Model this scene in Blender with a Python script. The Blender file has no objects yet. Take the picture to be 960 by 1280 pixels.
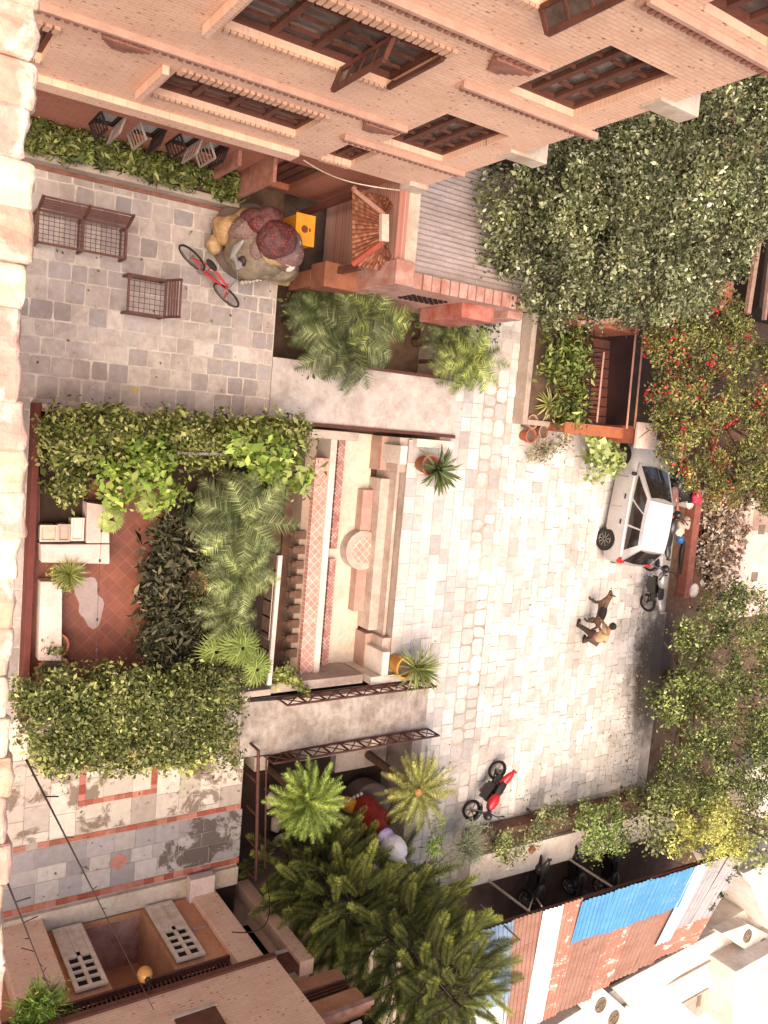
import bpy, math, random
import numpy as np
from mathutils import Vector, Matrix, Euler
R = math.radians
random.seed(7); rng = np.random.default_rng(11)
sc = bpy.context.scene
COL = sc.collection

# ------------------------------------------------------------------ camera
CAM_H = 16.5
FPX = 1027.9
_p, _r, _y = 0.97178, 0.22896, -0.17317
_c, _s = math.cos(_p), math.sin(_p)
fw = Vector((0, _c, -_s)); rt = Vector((1, 0, 0)); up = Vector((0, _s, _c))
RZ = Matrix.Rotation(_y, 3, 'Z')
fw, rt, up = RZ @ fw, RZ @ rt, RZ @ up
rt, up = math.cos(_r) * rt + math.sin(_r) * up, -math.sin(_r) * rt + math.cos(_r) * up
CAM = Vector((0, 0, CAM_H))
cam_data = bpy.data.cameras.new('camera'); cam = bpy.data.objects.new('camera', cam_data); COL.objects.link(cam)
X_, Y_, Z_ = up, -rt, -fw
cam.matrix_world = Matrix(((X_.x, Y_.x, Z_.x, 0), (X_.y, Y_.y, Z_.y, 0), (X_.z, Y_.z, Z_.z, CAM_H), (0, 0, 0, 1)))
cam_data.sensor_fit = 'VERTICAL'; cam_data.sensor_height = 36; cam_data.lens = FPX / 1280 * 36
cam_data.clip_start = 0.05; cam_data.clip_end = 3000
sc.camera = cam

def ray(x, y): return fw + up * ((x - 480) / FPX) + rt * ((y - 640) / FPX)
def P(x, y, z=0.0):            # point at height z seen at a pixel of the 960x1280 photograph
    d = ray(x, y); return CAM + d * ((z - CAM_H) / d.z)
def PX(x, y, X):
    d = ray(x, y); return CAM + d * (X / d.x)
def PY(x, y, Y):
    d = ray(x, y); return CAM + d * (Y / d.y)

# ------------------------------------------------------------------ materials
def lin(c):
    if isinstance(c, str):
        c = c.lstrip('#'); c = [int(c[i:i + 2], 16) / 255 for i in (0, 2, 4)]
        return tuple((v / 12.92 if v <= .04045 else ((v + .055) / 1.055) ** 2.4) for v in c)
    return tuple(c)
def nt(name):
    m = bpy.data.materials.new(name); m.use_nodes = True
    n = m.node_tree; n.nodes.clear()
    out = n.nodes.new('ShaderNodeOutputMaterial'); b = n.nodes.new('ShaderNodeBsdfPrincipled')
    n.links.new(b.outputs[0], out.inputs[0])
    return m, n, b, out
def N(n, t, **kw):
    o = n.nodes.new(t)
    for k, v in kw.items():
        if k in o.inputs.keys(): o.inputs[k].default_value = v
        else: setattr(o, k, v)
    return o
def ramp(n, fac, stops):
    r = n.nodes.new('ShaderNodeValToRGB'); e = r.color_ramp.elements
    while len(e) < len(stops): e.new(0.5)
    for i, (p, c) in enumerate(stops):
        e[i].position = p; e[i].color = (*c, 1) if len(c) == 3 else c
    n.links.new(fac, r.inputs[0]); return r.outputs[0]
def coords(n, scale=(1, 1, 1), rot=(0, 0, 0), gen='Object'):
    tc = n.nodes.new('ShaderNodeTexCoord'); mp = n.nodes.new('ShaderNodeMapping')
    mp.inputs['Scale'].default_value = scale; mp.inputs['Rotation'].default_value = rot
    n.links.new(tc.outputs[gen], mp.inputs[0]); return mp.outputs[0]
def mixc(n, fac, a, b, mode='MIX'):
    m = n.nodes.new('ShaderNodeMix'); m.data_type = 'RGBA'; m.blend_type = mode
    if isinstance(fac, (int, float)): m.inputs[0].default_value = fac
    else: n.links.new(fac, m.inputs[0])
    for i, v in ((6, a), (7, b)):
        if isinstance(v, tuple): m.inputs[i].default_value = (*v[:3], 1)
        else: n.links.new(v, m.inputs[i])
    return m.outputs[2]
def noise(n, vec, scale, detail=4, rough=.6, dist=0):
    t = n.nodes.new('ShaderNodeTexNoise'); t.inputs['Scale'].default_value = scale
    t.inputs['Detail'].default_value = detail; t.inputs['Roughness'].default_value = rough; t.inputs['Distortion'].default_value = dist
    n.links.new(vec, t.inputs['Vector']); return t.outputs[0]
def bump(n, b, h, strength=.4, dist=.02):
    bp = n.nodes.new('ShaderNodeBump'); bp.inputs['Strength'].default_value = strength; bp.inputs['Distance'].default_value = dist
    n.links.new(h, bp.inputs['Height']); n.links.new(bp.outputs[0], b.inputs['Normal'])
MATS = {}
def mat(name, col, rough=.8, var=.25, scale=4, metal=0, bmp=.3, col2=None, vscale=None, spec=.3, thr=(.38, .62)):
    """plain surface with weathering: noise between two colours, fine grain bump"""
    m, n, b, o = nt(name); c = lin(col)
    v = coords(n)
    c2 = lin(col2) if col2 else tuple(x * (1 - var) for x in c)
    f = noise(n, v, scale, 6, .65)
    k = ramp(n, f, [(thr[0], c), (thr[1], c2)])
    f2 = noise(n, v, scale * 9, 3)
    k = mixc(n, .25, k, ramp(n, f2, [(.3, tuple(x * .6 for x in c)), (.7, tuple(min(1, x * 1.25) for x in c))]))
    n.links.new(k, b.inputs['Base Color']); b.inputs['Roughness'].default_value = rough
    b.inputs['Metallic'].default_value = metal; b.inputs['Specular IOR Level'].default_value = spec
    if bmp: bump(n, b, f2, bmp, .01)
    MATS[name] = m; return m
def attr_mat(name, rough=.7, trans=0.0, spec=.3, nz=.25, bmp=.2, nscale=8, dirt=None, dscale=1.2, dthr=(.5, .62), damt=.6):
    """colour from the per-face colours of the mesh (each stone, leaf or tile has its own)"""
    m, n, b, o = nt(name)
    a = n.nodes.new('ShaderNodeAttribute'); a.attribute_name = 'Col'
    v = coords(n)
    f = noise(n, v, nscale, 5, .65)
    k = mixc(n, nz, a.outputs[0], ramp(n, f, [(.3, (.25, .22, .2)), (.7, (1, 1, 1))]), 'MULTIPLY')
    if dirt:
        f3 = noise(n, v, dscale, 7, .7, .4)
        fr = ramp(n, f3, [(dthr[0], (0, 0, 0)), (dthr[1], (damt, damt, damt))])
        k = mixc(n, fr, k, lin(dirt))
    n.links.new(k, b.inputs['Base Color']); b.inputs['Roughness'].default_value = rough; b.inputs['Specular IOR Level'].default_value = spec
    if bmp: bump(n, b, f, bmp, .01)
    if trans:
        t = n.nodes.new('ShaderNodeBsdfTranslucent'); n.links.new(k, t.inputs[0])
        mx = n.nodes.new('ShaderNodeMixShader'); mx.inputs[0].default_value = trans
        n.links.new(b.outputs[0], mx.inputs[1]); n.links.new(t.outputs[0], mx.inputs[2]); n.links.new(mx.outputs[0], o.inputs[0])
    MATS[name] = m; return m
def brick_mat(name, c1, c2, mortar, plane='YZ', bw=.23, bh=.075, holes=True, ms=.011, stain=.3, staincol='#a86f52'):
    m, n, b, o = nt(name)
    tc = n.nodes.new('ShaderNodeTexCoord'); sp = n.nodes.new('ShaderNodeSeparateXYZ'); cb = n.nodes.new('ShaderNodeCombineXYZ')
    n.links.new(tc.outputs['Object'], sp.inputs[0])
    n.links.new(sp.outputs['Y' if plane[0] == 'Y' else 'X'], cb.inputs[0]); n.links.new(sp.outputs['Z' if plane[1] == 'Z' else 'Y'], cb.inputs[1])
    t = n.nodes.new('ShaderNodeTexBrick'); n.links.new(cb.outputs[0], t.inputs[0])
    t.inputs['Scale'].default_value = 1; t.inputs['Brick Width'].default_value = bw; t.inputs['Row Height'].default_value = bh
    t.inputs['Mortar Size'].default_value = ms; t.inputs['Mortar Smooth'].default_value = .3; t.inputs['Bias'].default_value = -.2
    t.inputs['Color1'].default_value = (*lin(c1), 1); t.inputs['Color2'].default_value = (*lin(c2), 1); t.inputs['Mortar'].default_value = (*lin(mortar), 1)
    f = noise(n, cb.outputs[0], 1.3, 6, .7)
    k = mixc(n, ramp(n, f, [(.42, (0, 0, 0)), (.7, (stain,) * 3)]), t.outputs[0], lin(staincol))
    if holes:   # dark missing joints and pock marks, sparse
        mp = n.nodes.new('ShaderNodeMapping'); mp.inputs['Scale'].default_value = (6.5, 15, 1); n.links.new(cb.outputs[0], mp.inputs[0])
        vo = n.nodes.new('ShaderNodeTexVoronoi'); vo.inputs['Scale'].default_value = 1; vo.inputs['Randomness'].default_value = .8; n.links.new(mp.outputs[0], vo.inputs['Vector'])
        h = ramp(n, vo.outputs['Distance'], [(.14, (1, 1, 1)), (.24, (0, 0, 0))])
        f4 = noise(n, cb.outputs[0], 2.4, 4, .6)
        h2 = mixc(n, 1.0, h, ramp(n, f4, [(.4, (0, 0, 0)), (.56, (.8, .8, .8))]), 'MULTIPLY')
        k = mixc(n, h2, k, lin('#6b3524'))
    n.links.new(k, b.inputs['Base Color']); b.inputs['Roughness'].default_value = .85; b.inputs['Specular IOR Level'].default_value = .2
    bump(n, b, t.outputs['Fac'], -.4, .01)
    MATS[name] = m; return m
def corr_mat(name, c1, c2, axis='X', rust=None, rthr=(.5, .6), metal=.2, rough=.55, scale=1.5):
    m, n, b, o = nt(name)
    v = coords(n, (1.6, .5, 1) if axis == 'X' else (.5, 1.6, 1))
    f = noise(n, v, scale, 6, .7)
    k = ramp(n, f, [(.35, lin(c1)), (.65, lin(c2))])
    if rust:
        f2 = noise(n, v, scale * 2.3, 8, .75, .6); k = mixc(n, ramp(n, f2, [(rthr[0], (0, 0, 0)), (rthr[1], (.9,) * 3)]), k, lin(rust))
    f3 = noise(n, coords(n), 22, 4); k = mixc(n, .3, k, ramp(n, f3, [(.3, (.35, .3, .28)), (.65, (1, 1, 1))]), 'MULTIPLY')
    n.links.new(k, b.inputs['Base Color']); b.inputs['Roughness'].default_value = rough; b.inputs['Metallic'].default_value = metal
    MATS[name] = m; return m

# ------------------------------------------------------------------ mesh builder
class MB:
    def __init__(s): s.v = []; s.f = []; s.c = []; s.col = None
    def face(s, idx, col=None): s.f.append(tuple(idx)); s.c.append(col or s.col)
    def add(s, vs, fs, col=None):
        o = len(s.v); s.v += [tuple(x) for x in vs]
        for f in fs: s.face([o + i for i in f], col)
        return s
    def quad(s, a, b, c, d, col=None): return s.add([a, b, c, d], [(0, 1, 2, 3)], col)
    def box(s, x0, x1, y0, y1, z0, z1, col=None):
        v = [(x, y, z) for x in (x0, x1) for y in (y0, y1) for z in (z0, z1)]
        return s.add(v, [(0, 1, 3, 2), (4, 6, 7, 5), (0, 4, 5, 1), (2, 3, 7, 6), (0, 2, 6, 4), (1, 5, 7, 3)], col)
    def obox(s, c, sz, rot=(0, 0, 0), col=None, taper=1.0):
        M = Euler(rot).to_matrix(); hx, hy, hz = sz[0] / 2, sz[1] / 2, sz[2] / 2; c = Vector(c)
        v = []
        for x in (-hx, hx):
            for y in (-hy, hy):
                for z in (-hz, hz):
                    t = taper if z > 0 else 1
                    v.append(c + M @ Vector((x * t, y * t, z)))
        return s.add(v, [(0, 1, 3, 2), (4, 6, 7, 5), (0, 4, 5, 1), (2, 3, 7, 6), (0, 2, 6, 4), (1, 5, 7, 3)], col)
    def beam(s, a, b, w, h=None, col=None):
        a, b = Vector(a), Vector(b); d = b - a; L = d.length
        if L < 1e-6: return s
        h = h or w; q = d.normalized(); sd = q.cross(Vector((0, 0, 1)))
        if sd.length < 1e-3: sd = Vector((1, 0, 0))
        sd.normalize(); u = sd.cross(q); v = []
        for p in (a, b):
            for i, j in ((-1, -1), (1, -1), (1, 1), (-1, 1)): v.append(p + sd * (i * w / 2) + u * (j * h / 2))
        return s.add(v, [(3, 2, 1, 0), (4, 5, 6, 7), (0, 1, 5, 4), (1, 2, 6, 5), (2, 3, 7, 6), (3, 0, 4, 7)], col)
    def tube(s, pts, r, n=8, col=None, cap=True):
        pts = [Vector(p) for p in pts]; rs = r if isinstance(r, (list, tuple)) else [r] * len(pts)
        o = len(s.v); prev = None
        for i, p in enumerate(pts):
            d = (pts[min(i + 1, len(pts) - 1)] - pts[max(i - 1, 0)])
            d = d.normalized() if d.length > 1e-9 else Vector((0, 0, 1))
            if prev is None:
                a = d.cross(Vector((0, 0, 1))); a = a if a.length > .1 else d.cross(Vector((1, 0, 0)))
            else: a = prev - d * prev.dot(d)
            a.normalize(); prev = a; b = d.cross(a)
            for k in range(n):
                t = 2 * math.pi * k / n; s.v.append(tuple(p + (a * math.cos(t) + b * math.sin(t)) * rs[i]))
        for i in range(len(pts) - 1):
            for k in range(n):
                k2 = (k + 1) % n; s.face((o + i * n + k, o + i * n + k2, o + (i + 1) * n + k2, o + (i + 1) * n + k), col)
        if cap:
            s.face([o + k for k in range(n)][::-1], col); s.face([o + (len(pts) - 1) * n + k for k in range(n)], col)
        return s
    def lathe(s, prof, c=(0, 0, 0), n=20, col=None, rot=None):
        c = Vector(c); M = Euler(rot).to_matrix() if rot else Matrix.Identity(3); o = len(s.v)
        for (r, z) in prof:
            for k in range(n):
                t = 2 * math.pi * k / n; s.v.append(tuple(c + M @ Vector((r * math.cos(t), r * math.sin(t), z))))
        for i in range(len(prof) - 1):
            for k in range(n):
                k2 = (k + 1) % n; s.face((o + i * n + k, o + i * n + k2, o + (i + 1) * n + k2, o + (i + 1) * n + k), col)
        if prof[0][0] > 1e-4: s.face([o + k for k in range(n)][::-1], col)
        if prof[-1][0] > 1e-4: s.face([o + (len(prof) - 1) * n + k for k in range(n)], col)
        return s
    def ell(s, c, r, n=14, m=8, rot=(0, 0, 0), col=None, wob=0):
        M = Euler(rot).to_matrix(); c = Vector(c); o = len(s.v); ph = random.random() * 9
        for i in range(m + 1):
            a = math.pi * i / m
            for k in range(n):
                t = 2 * math.pi * k / n
                w = 1 + wob * math.sin(3 * t + ph) * math.sin(2 * a + ph) + wob * .6 * math.sin(5 * t - ph)
                s.v.append(tuple(c + M @ Vector((r[0] * math.sin(a) * math.cos(t) * w, r[1] * math.sin(a) * math.sin(t) * w, r[2] * math.cos(a)))))
        for i in range(m):
            for k in range(n):
                k2 = (k + 1) % n; s.face((o + i * n + k, o + (i + 1) * n + k, o + (i + 1) * n + k2, o + i * n + k2), col)
        return s
    def prism(s, pts, z0, z1, col=None):
        n = len(pts); v = [(x, y, z0) for x, y in pts] + [(x, y, z1) for x, y in pts]
        return s.add(v, [tuple(range(n))[::-1], tuple(range(n, 2 * n))] + [(i, (i + 1) % n, n + (i + 1) % n, n + i) for i in range(n)], col)
    def build(s, name, m, parent=None, smooth=False, local=False, bevel=0):
        me = bpy.data.meshes.new(name); vs = s.v
        if parent is not None and not local:
            Mi = root_inv(parent); vs = [tuple(Mi @ Vector(v)) for v in vs]
        me.from_pydata(vs, [], s.f)
        if any(c is not None for c in s.c):
            ca = me.color_attributes.new('Col', 'FLOAT_COLOR', 'CORNER'); buf = []
            for f, c in zip(s.f, s.c):
                c = c or (.5, .5, .5); buf += [c[0], c[1], c[2], 1.0] * len(f)
            ca.data.foreach_set('color', buf)
        me.materials.append(m)
        if smooth:
            me.polygons.foreach_set('use_smooth', [True] * len(me.polygons))
            try: me.set_sharp_from_angle(angle=R(38))
            except Exception: pass
        me.update()
        o = bpy.data.objects.new(name, me); COL.objects.link(o)
        if parent is not None: o.parent = parent
        if bevel:
            b = o.modifiers.new('bevel', 'BEVEL'); b.width = bevel; b.segments = 2; b.limit_method = 'ANGLE'
        return o
def world_of(o):
    M = Matrix.LocRotScale(o.location, o.rotation_euler, o.scale)
    return world_of(o.parent) @ M if o.parent else M
def root_inv(o): return world_of(o).inverted()
def tag(o, label=None, cat=None, group=None, kind=None):
    if label: o['label'] = label
    if cat: o['category'] = cat
    if group: o['group'] = group
    if kind: o['kind'] = kind
    return o
def thing(name, label, cat, loc=(0, 0, 0), rz=0, group=None):
    o = bpy.data.objects.new(name, None); COL.objects.link(o); o.empty_display_size = .2
    o.location = loc; o.rotation_euler = (0, 0, rz); return tag(o, label, cat, group)
def copy_tree(o, parent=None):
    c = o.copy(); COL.objects.link(c)
    if parent: c.parent = parent
    for ch in [k for k in COL.objects if k.parent == o]: copy_tree(ch, c)
    return c
def np_mesh(name, V, Fq, C, m, parent=None):
    """V (n,3) world verts, Fq (k,m) faces of equal size, C (k,3) face colours"""
    me = bpy.data.meshes.new(name); V = np.asarray(V, dtype=np.float32)
    if parent is not None:
        Mi = np.array(root_inv(parent)); V = (V @ Mi[:3, :3].T + Mi[:3, 3]).astype(np.float32)
    k, q = Fq.shape
    me.vertices.add(len(V)); me.vertices.foreach_set('co', V.ravel())
    me.loops.add(k * q); me.loops.foreach_set('vertex_index', Fq.astype(np.int32).ravel())
    me.polygons.add(k); me.polygons.foreach_set('loop_start', (np.arange(k) * q).astype(np.int32)); me.polygons.foreach_set('loop_total', np.full(k, q, np.int32))
    me.update(calc_edges=True)
    ca = me.color_attributes.new('Col', 'FLOAT_COLOR', 'CORNER')
    cc = np.ones((k, q, 4), np.float32); cc[:, :, :3] = np.asarray(C)[:, None, :]
    ca.data.foreach_set('color', cc.ravel())
    me.materials.append(m); o = bpy.data.objects.new(name, me); COL.objects.link(o)
    if parent is not None: o.parent = parent
    return o

# ------------------------------------------------------------------ foliage
def pal(cols, n, jit=.18):
    c = np.array([lin(x) for x in cols]); k = c[rng.integers(0, len(c), n)]
    return np.clip(k * (1 + rng.normal(0, jit, (n, 1))), .004, .9)
def leaf_arrays(cen, size, cols, upb=.5, aspect=.5, nrm=None):
    n = len(cen)
    d = rng.normal(0, 1, (n, 3))
    if nrm is not None: d += nrm * 1.1
    d[:, 2] += upb; d /= np.linalg.norm(d, axis=1, keepdims=True)      # leaf normal
    a = np.cross(d, rng.normal(0, 1, (n, 3))); a /= np.linalg.norm(a, axis=1, keepdims=True)
    b = np.cross(d, a); s = size * np.clip(np.exp(rng.normal(-.05, .38, (n, 1))), .4, 2.1)
    p0 = cen - a * s * .5; p2 = cen + a * s * .5 - d * s * .12
    p1 = cen + b * s * aspect * .5 - a * s * .06 + d * s * .07; p3 = cen - b * s * aspect * .5 - a * s * .06 + d * s * .07
    V = np.stack([p0, p1, p2, p3], 1).reshape(-1, 3); F = np.arange(4 * n).reshape(n, 4)
    return V, F, cols
def foliage(name, blobs, m, parent, size=.1, dens=260, cols=('#6f7a35',), sub=.16, upb=.6, aspect=.5, floor=.02, accent=None, subn=9, jit=.18, clumpjit=.22, flat=1.0, deep=.55):
    """blobs: (x,y,z,r[,rz]); leaves gathered in sub-clumps spread through each blob"""
    CEN = []; CL = []; NR = []
    for bl in blobs:
        x, y, z, r = bl[:4]; rz = bl[4] if len(bl) > 4 else r * .8
        ns = max(4, int(subn * r * r * 4)); nl = max(6, int(dens * r * r * 4 / ns))
        u = rng.normal(0, 1, (ns, 3)); u /= np.linalg.norm(u, axis=1, keepdims=True)
        u[:, 2] = np.where(u[:, 2] < -.3, -u[:, 2], u[:, 2])
        rad = rng.uniform(deep, 1.0, (ns, 1)) ** .6
        sc_ = u * rad * np.array([r, r, rz]) + np.array([x, y, z])
        # per clump tone
        tone = np.exp(rng.normal(0, clumpjit, ns))
        for i in range(ns):
            c = sc_[i] + rng.normal(0, 1, (nl, 3)) * np.array([sub, sub, sub * .7 * flat]) * (rng.uniform(.7, 1.3))
            CEN.append(c); NR.append(np.repeat(u[i:i + 1], nl, 0))
            k = pal(cols, nl, jit) * tone[i]
            if accent and rng.random() < accent[1]:
                q = rng.random(nl) < accent[2]; k[q] = pal(accent[0], int(q.sum()), .15)
            CL.append(k)
    CEN = np.concatenate(CEN); CL = np.concatenate(CL); NR = np.concatenate(NR)
    ok = CEN[:, 2] > floor; CEN, CL, NR = CEN[ok], CL[ok], NR[ok]
    V, F, C = leaf_arrays(CEN, size, CL, upb, aspect, NR)
    return np_mesh(name, V, F, np.clip(C, .004, .9), m, parent)
def stems(name, base, blobs, m, parent, r0=.09, limbs=True):
    mb = MB(); base = Vector(base)
    top = Vector((sum(b[0] for b in blobs) / len(blobs), sum(b[1] for b in blobs) / len(blobs), max(b[2] for b in blobs)))
    mid = base.lerp(top, .45) + Vector((random.uniform(-.15, .15), random.uniform(-.15, .15), 0))
    mb.tube([base, base.lerp(mid, .5), mid, top], [r0 * 1.25, r0, r0 * .75, r0 * .25], 8)
    if limbs:
        for b in blobs:
            e = Vector(b[:3]); st = base.lerp(mid, random.uniform(.6, 1)); q = st.lerp(e, .5) + Vector((0, 0, -.1 * (e - st).length))
            mb.tube([st, q, e], [r0 * .5, r0 * .35, r0 * .1], 6)
            for _ in range(4):
                t = e + Vector((random.gauss(0, 1), random.gauss(0, 1), random.gauss(0, .6))) * b[3] * .7
                mb.tube([q, q.lerp(t, .55) + Vector((0, 0, .05)), t], [r0 * .2, r0 * .13, r0 * .05], 5)
    return mb.build(name, m, parent, smooth=True)
def frond_into(V, C, base, az, elev, L, droop, leaf, cols, n=26, wleaf=.022, vee=.5, fold=.25, tipshape=1):
    """one pinnate frond: leaflets as triangles in pairs along an arching rachis"""
    d = np.array([math.cos(az), math.sin(az), 0.]); up_ = np.array([0, 0, 1.]); sd = np.array([-math.sin(az), math.cos(az), 0.])
    pos = np.array(base, float); th = elev; st = L / n; tone = math.exp(random.gauss(0, .38))
    prev = pos.copy()
    for i in range(n + 1):
        t = i / n; dr = d * math.cos(th) + up_ * math.sin(th); nr = -d * math.sin(th) + up_ * math.cos(th)
        prev = pos.copy(); pos = pos + dr * st; th -= droop / n
        if i > 0:
            for sgn in (-1, 1):
                V.append([prev + sd * .008, prev - sd * .008, pos]) if sgn == 1 else None
                if sgn == 1: C.append(np.array(lin(cols[-1])) * tone)
                ll = leaf * (math.sin(math.pi * min(1, (t * .86 + .13))) ** .5) * random.uniform(.85, 1.1)
                o = sd * sgn; dirn = o * math.cos(vee) + dr * math.sin(vee) + nr * fold; dirn /= np.linalg.norm(dirn)
                tip = pos + dirn * ll - up_ * ll * random.uniform(.02, .35)
                w = dr * wleaf
                V.append([pos - w, pos + w, tip]); C.append(np.array(lin(random.choice(cols))) * tone * random.uniform(.8, 1.25))
def fronds(name, crowns, m, parent, cols, nf=26, L=.9, leaf=.2, n=26, wleaf=.02, elev=(.1, 1.3), droop=1.2, vee=.55, fold=.2):
    V = []; C = []
    for (x, y, z, s) in crowns:
        for k in range(nf):
            e = elev[0] + (elev[1] - elev[0]) * ((k + random.random()) / nf) ; az = k * 2.39996 + random.uniform(-.2, .2)
            frond_into(V, C, (x, y, z), az, e, L * s * random.uniform(.8, 1.1), droop * random.uniform(.8, 1.2), leaf * s, cols, n, wleaf * s, vee, fold)
    V = np.array(V).reshape(-1, 3); F = np.arange(len(V)).reshape(-1, 3)
    return np_mesh(name, V, F, np.clip(np.array(C), .004, .9), m, parent)

M_LEAF = attr_mat('leaf', rough=.55, trans=.2, spec=.28, nz=.2, bmp=0)
M_NEEDLE = attr_mat('needle', rough=.6, trans=.15, spec=.25, nz=.15, bmp=0)
M_BARK = mat('bark', '#6b4f3c', .9, .5, 8)
M_PETAL = attr_mat('petal', rough=.6, trans=.3, spec=.2, nz=.1, bmp=0)

# ================================================================== SETTING
M_EARTH = mat('earth', '#6a5546', .95, .35, 2, col2='#4a3528')
M_PAVE = attr_mat('paving_stone', rough=.75, nz=.35, bmp=.35, nscale=7, dirt='#7d6a5c', dscale=1.0, dthr=(.48, .64), damt=.5)
M_PLAZA = attr_mat('plaza_stone', rough=.8, nz=.3, bmp=.3, nscale=6, dirt='#8f7d70', dscale=.8, dthr=(.48, .68), damt=.55)
M_MORTAR = mat('mortar', '#c9bdb0', .9, .25, 3, col2='#a8998a')
M_DARKJ = mat('dark_joint', '#b9ada1', .95, .3, .5, col2='#857667')
M_CONC = mat('concrete', '#b8a698', .85, .3, 1.2, col2='#9a8677')
M_PALE = mat('pale_concrete', '#cdbba8', .85, .2, 1.5, col2='#a6907b')
M_WHITEW = mat('white_paint', '#dccfc2', .7, .15, 1.1, col2='#b9a798')

CH = (-7.0, 16.0, 7.86, 12.9)         # the sunken strip crossed by the bridges
g = MB()
def ground_rect(x0, x1, y0, y1, z): g.quad((x0, y0, z), (x1, y0, z), (x1, y1, z), (x0, y1, z))
BIG = 900
ground_rect(-BIG, BIG, -BIG, CH[2], -.03); ground_rect(-BIG, BIG, CH[3], BIG, -.03)
ground_rect(-BIG, CH[0], CH[2], CH[3], -.03); ground_rect(CH[1], BIG, CH[2], CH[3], -.03)
ground_rect(CH[0], CH[1], CH[2], CH[3], -1.25)
for a, b in (((CH[0], CH[2]), (CH[1], CH[2])), ((CH[1], CH[2]), (CH[1], CH[3])), ((CH[1], CH[3]), (CH[0], CH[3])), ((CH[0], CH[3]), (CH[0], CH[2]))):
    g.quad((a[0], a[1], -1.25), (b[0], b[1], -1.25), (b[0], b[1], -.03), (a[0], a[1], -.03))
tag(g.build('ground', M_EARTH), kind='structure')

def stones(mb, x0, x1, y0, y1, along, rw, sl, gap, cols, jit=.02, skip=0, cut=.12, z=0, h=.014, test=None, rwj=.15):
    """rows of paving stones, each with its own outline and colour"""
    cs = [lin(c) for c in cols]
    a0, a1, b0, b1 = (x0, x1, y0, y1) if along == 'X' else (y0, y1, x0, x1)
    b = b0
    while b < b1 - rw * .3:
        w = min(rw * random.uniform(1 - rwj, 1 + rwj), b1 - b); 
        if b1 - b - w < rw * .4: w = b1 - b
        a = a0 - random.uniform(0, sl[1])
        while a < a1:
            l = random.uniform(*sl); s0, s1 = max(a, a0), min(a + l, a1); a += l
            if s1 - s0 < .06 or random.random() < skip: continue
            A0, A1, B0, B1 = s0 + gap / 2, s1 - gap / 2, b + gap / 2, b + w - gap / 2
            j = lambda: random.uniform(-jit, jit)
            pts = [(A0 + j(), B0 + j()), (A1 + j(), B0 + j()), (A1 + j(), B1 + j()), (A0 + j(), B1 + j())]
            pts = [(min(max(p, a0), a1), min(max(q, b0), b1)) for p, q in pts]
            if cut:
                out = []
                for i in range(4):
                    p, q, r_ = Vector(pts[i - 1]), Vector(pts[i]), Vector(pts[(i + 1) % 4]); cc = cut * random.uniform(.3, 1)
                    out += [tuple(q.lerp(p, cc)), tuple(q.lerp(r_, cc))]
                pts = out
            if along == 'Y': pts = [(q, p) for p, q in pts][::-1]
            cx = sum(p[0] for p in pts) / len(pts); cy = sum(p[1] for p in pts) / len(pts)
            if test and not test(cx, cy): continue
            k = random.choice(cs); t = random.uniform(.82, 1.12); k = tuple(v * t for v in k)
            n = len(pts); hh = z + random.uniform(-.003, .003)
            mb.add([(*p, hh) for p in pts] + [(*p, z - h) for p in pts], [tuple(range(n))] + [(i, n + i, n + (i + 1) % n, (i + 1) % n) for i in range(n)], k)
        b += w

# near court: squared grey flags with pale joints
mb = MB()
def near_test(x, y): return not (x > -.05 and x < 6.15 and y > 3.0) and not (x > 6.1)
GREY = ['#b3a69e', '#aa9e98', '#bbada3', '#a39995', '#b0a198', '#c4b7ac', '#b1a49f', '#b8a9a0']
stones(mb, -4.38, -.06, 1.2, 7.84, 'Y', .36, (.3, .46), .03, GREY, .014, 0, .09, test=near_test)
stones(mb, -.06, 6.15, 1.2, 2.98, 'X', .45, (.5, .8), .02, GREY, .01, 0, .03)
tag(mb.build('courtyard_paving', M_PAVE), kind='structure')
m2 = MB(); m2.quad((-4.45, 1, -.012), (6.15, 1, -.012), (6.15, 7.85, -.012), (-4.45, 7.85, -.012)); tag(m2.build('courtyard_joints', M_MORTAR), kind='structure')
# court in front of the house: worn pale slabs, then a band of grey flags between brick strips
mb = MB()
WORN = ['#cbbcab', '#c3b4a6', '#d3c6b6', '#b8a89a', '#cfc2b2']
M_WORN = attr_mat('worn_slab', rough=.8, nz=.3, bmp=.3, nscale=6, dirt='#6b5443', dscale=1.5, dthr=(.52, .575), damt=.8)
stones(mb, 6.15, 8.72, 1.5, 7.84, 'X', .55, (.5, .9), .014, WORN, .008, 0, .02)
tag(mb.build('worn_paving', M_WORN), kind='structure')
mb = MB(); stones(mb, 8.86, 10.02, 1.5, 7.9, 'Y', .36, (.42, .62), .014, ['#a39a97', '#9a918f', '#aca29d', '#958d8c', '#b1a7a0'], .004, 0, 0)
m_, n_, b_, o_ = nt('wet_stained_flags')        # grey flags with a sharp-edged dark damp stain near the passage
a_ = n_.nodes.new('ShaderNodeAttribute'); a_.attribute_name = 'Col'; v_ = coords(n_)
f_ = noise(n_, v_, 7, 5); k_ = mixc(n_, .3, a_.outputs[0], ramp(n_, f_, [(.3, (.25, .22, .2)), (.7, (1, 1, 1))]), 'MULTIPLY')
mp_ = n_.nodes.new('ShaderNodeMapping'); mp_.vector_type = 'TEXTURE'; mp_.inputs['Location'].default_value = (9.55, 7.05, 0); mp_.inputs['Scale'].default_value = (.75, 1.15, 1)
tc_ = n_.nodes.new('ShaderNodeTexCoord'); n_.links.new(tc_.outputs['Object'], mp_.inputs[0])
ln_ = n_.nodes.new('ShaderNodeVectorMath'); ln_.operation = 'LENGTH'; n_.links.new(mp_.outputs[0], ln_.inputs[0])
nz_ = noise(n_, v_, 2.2, 8, .7, .5)
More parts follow.
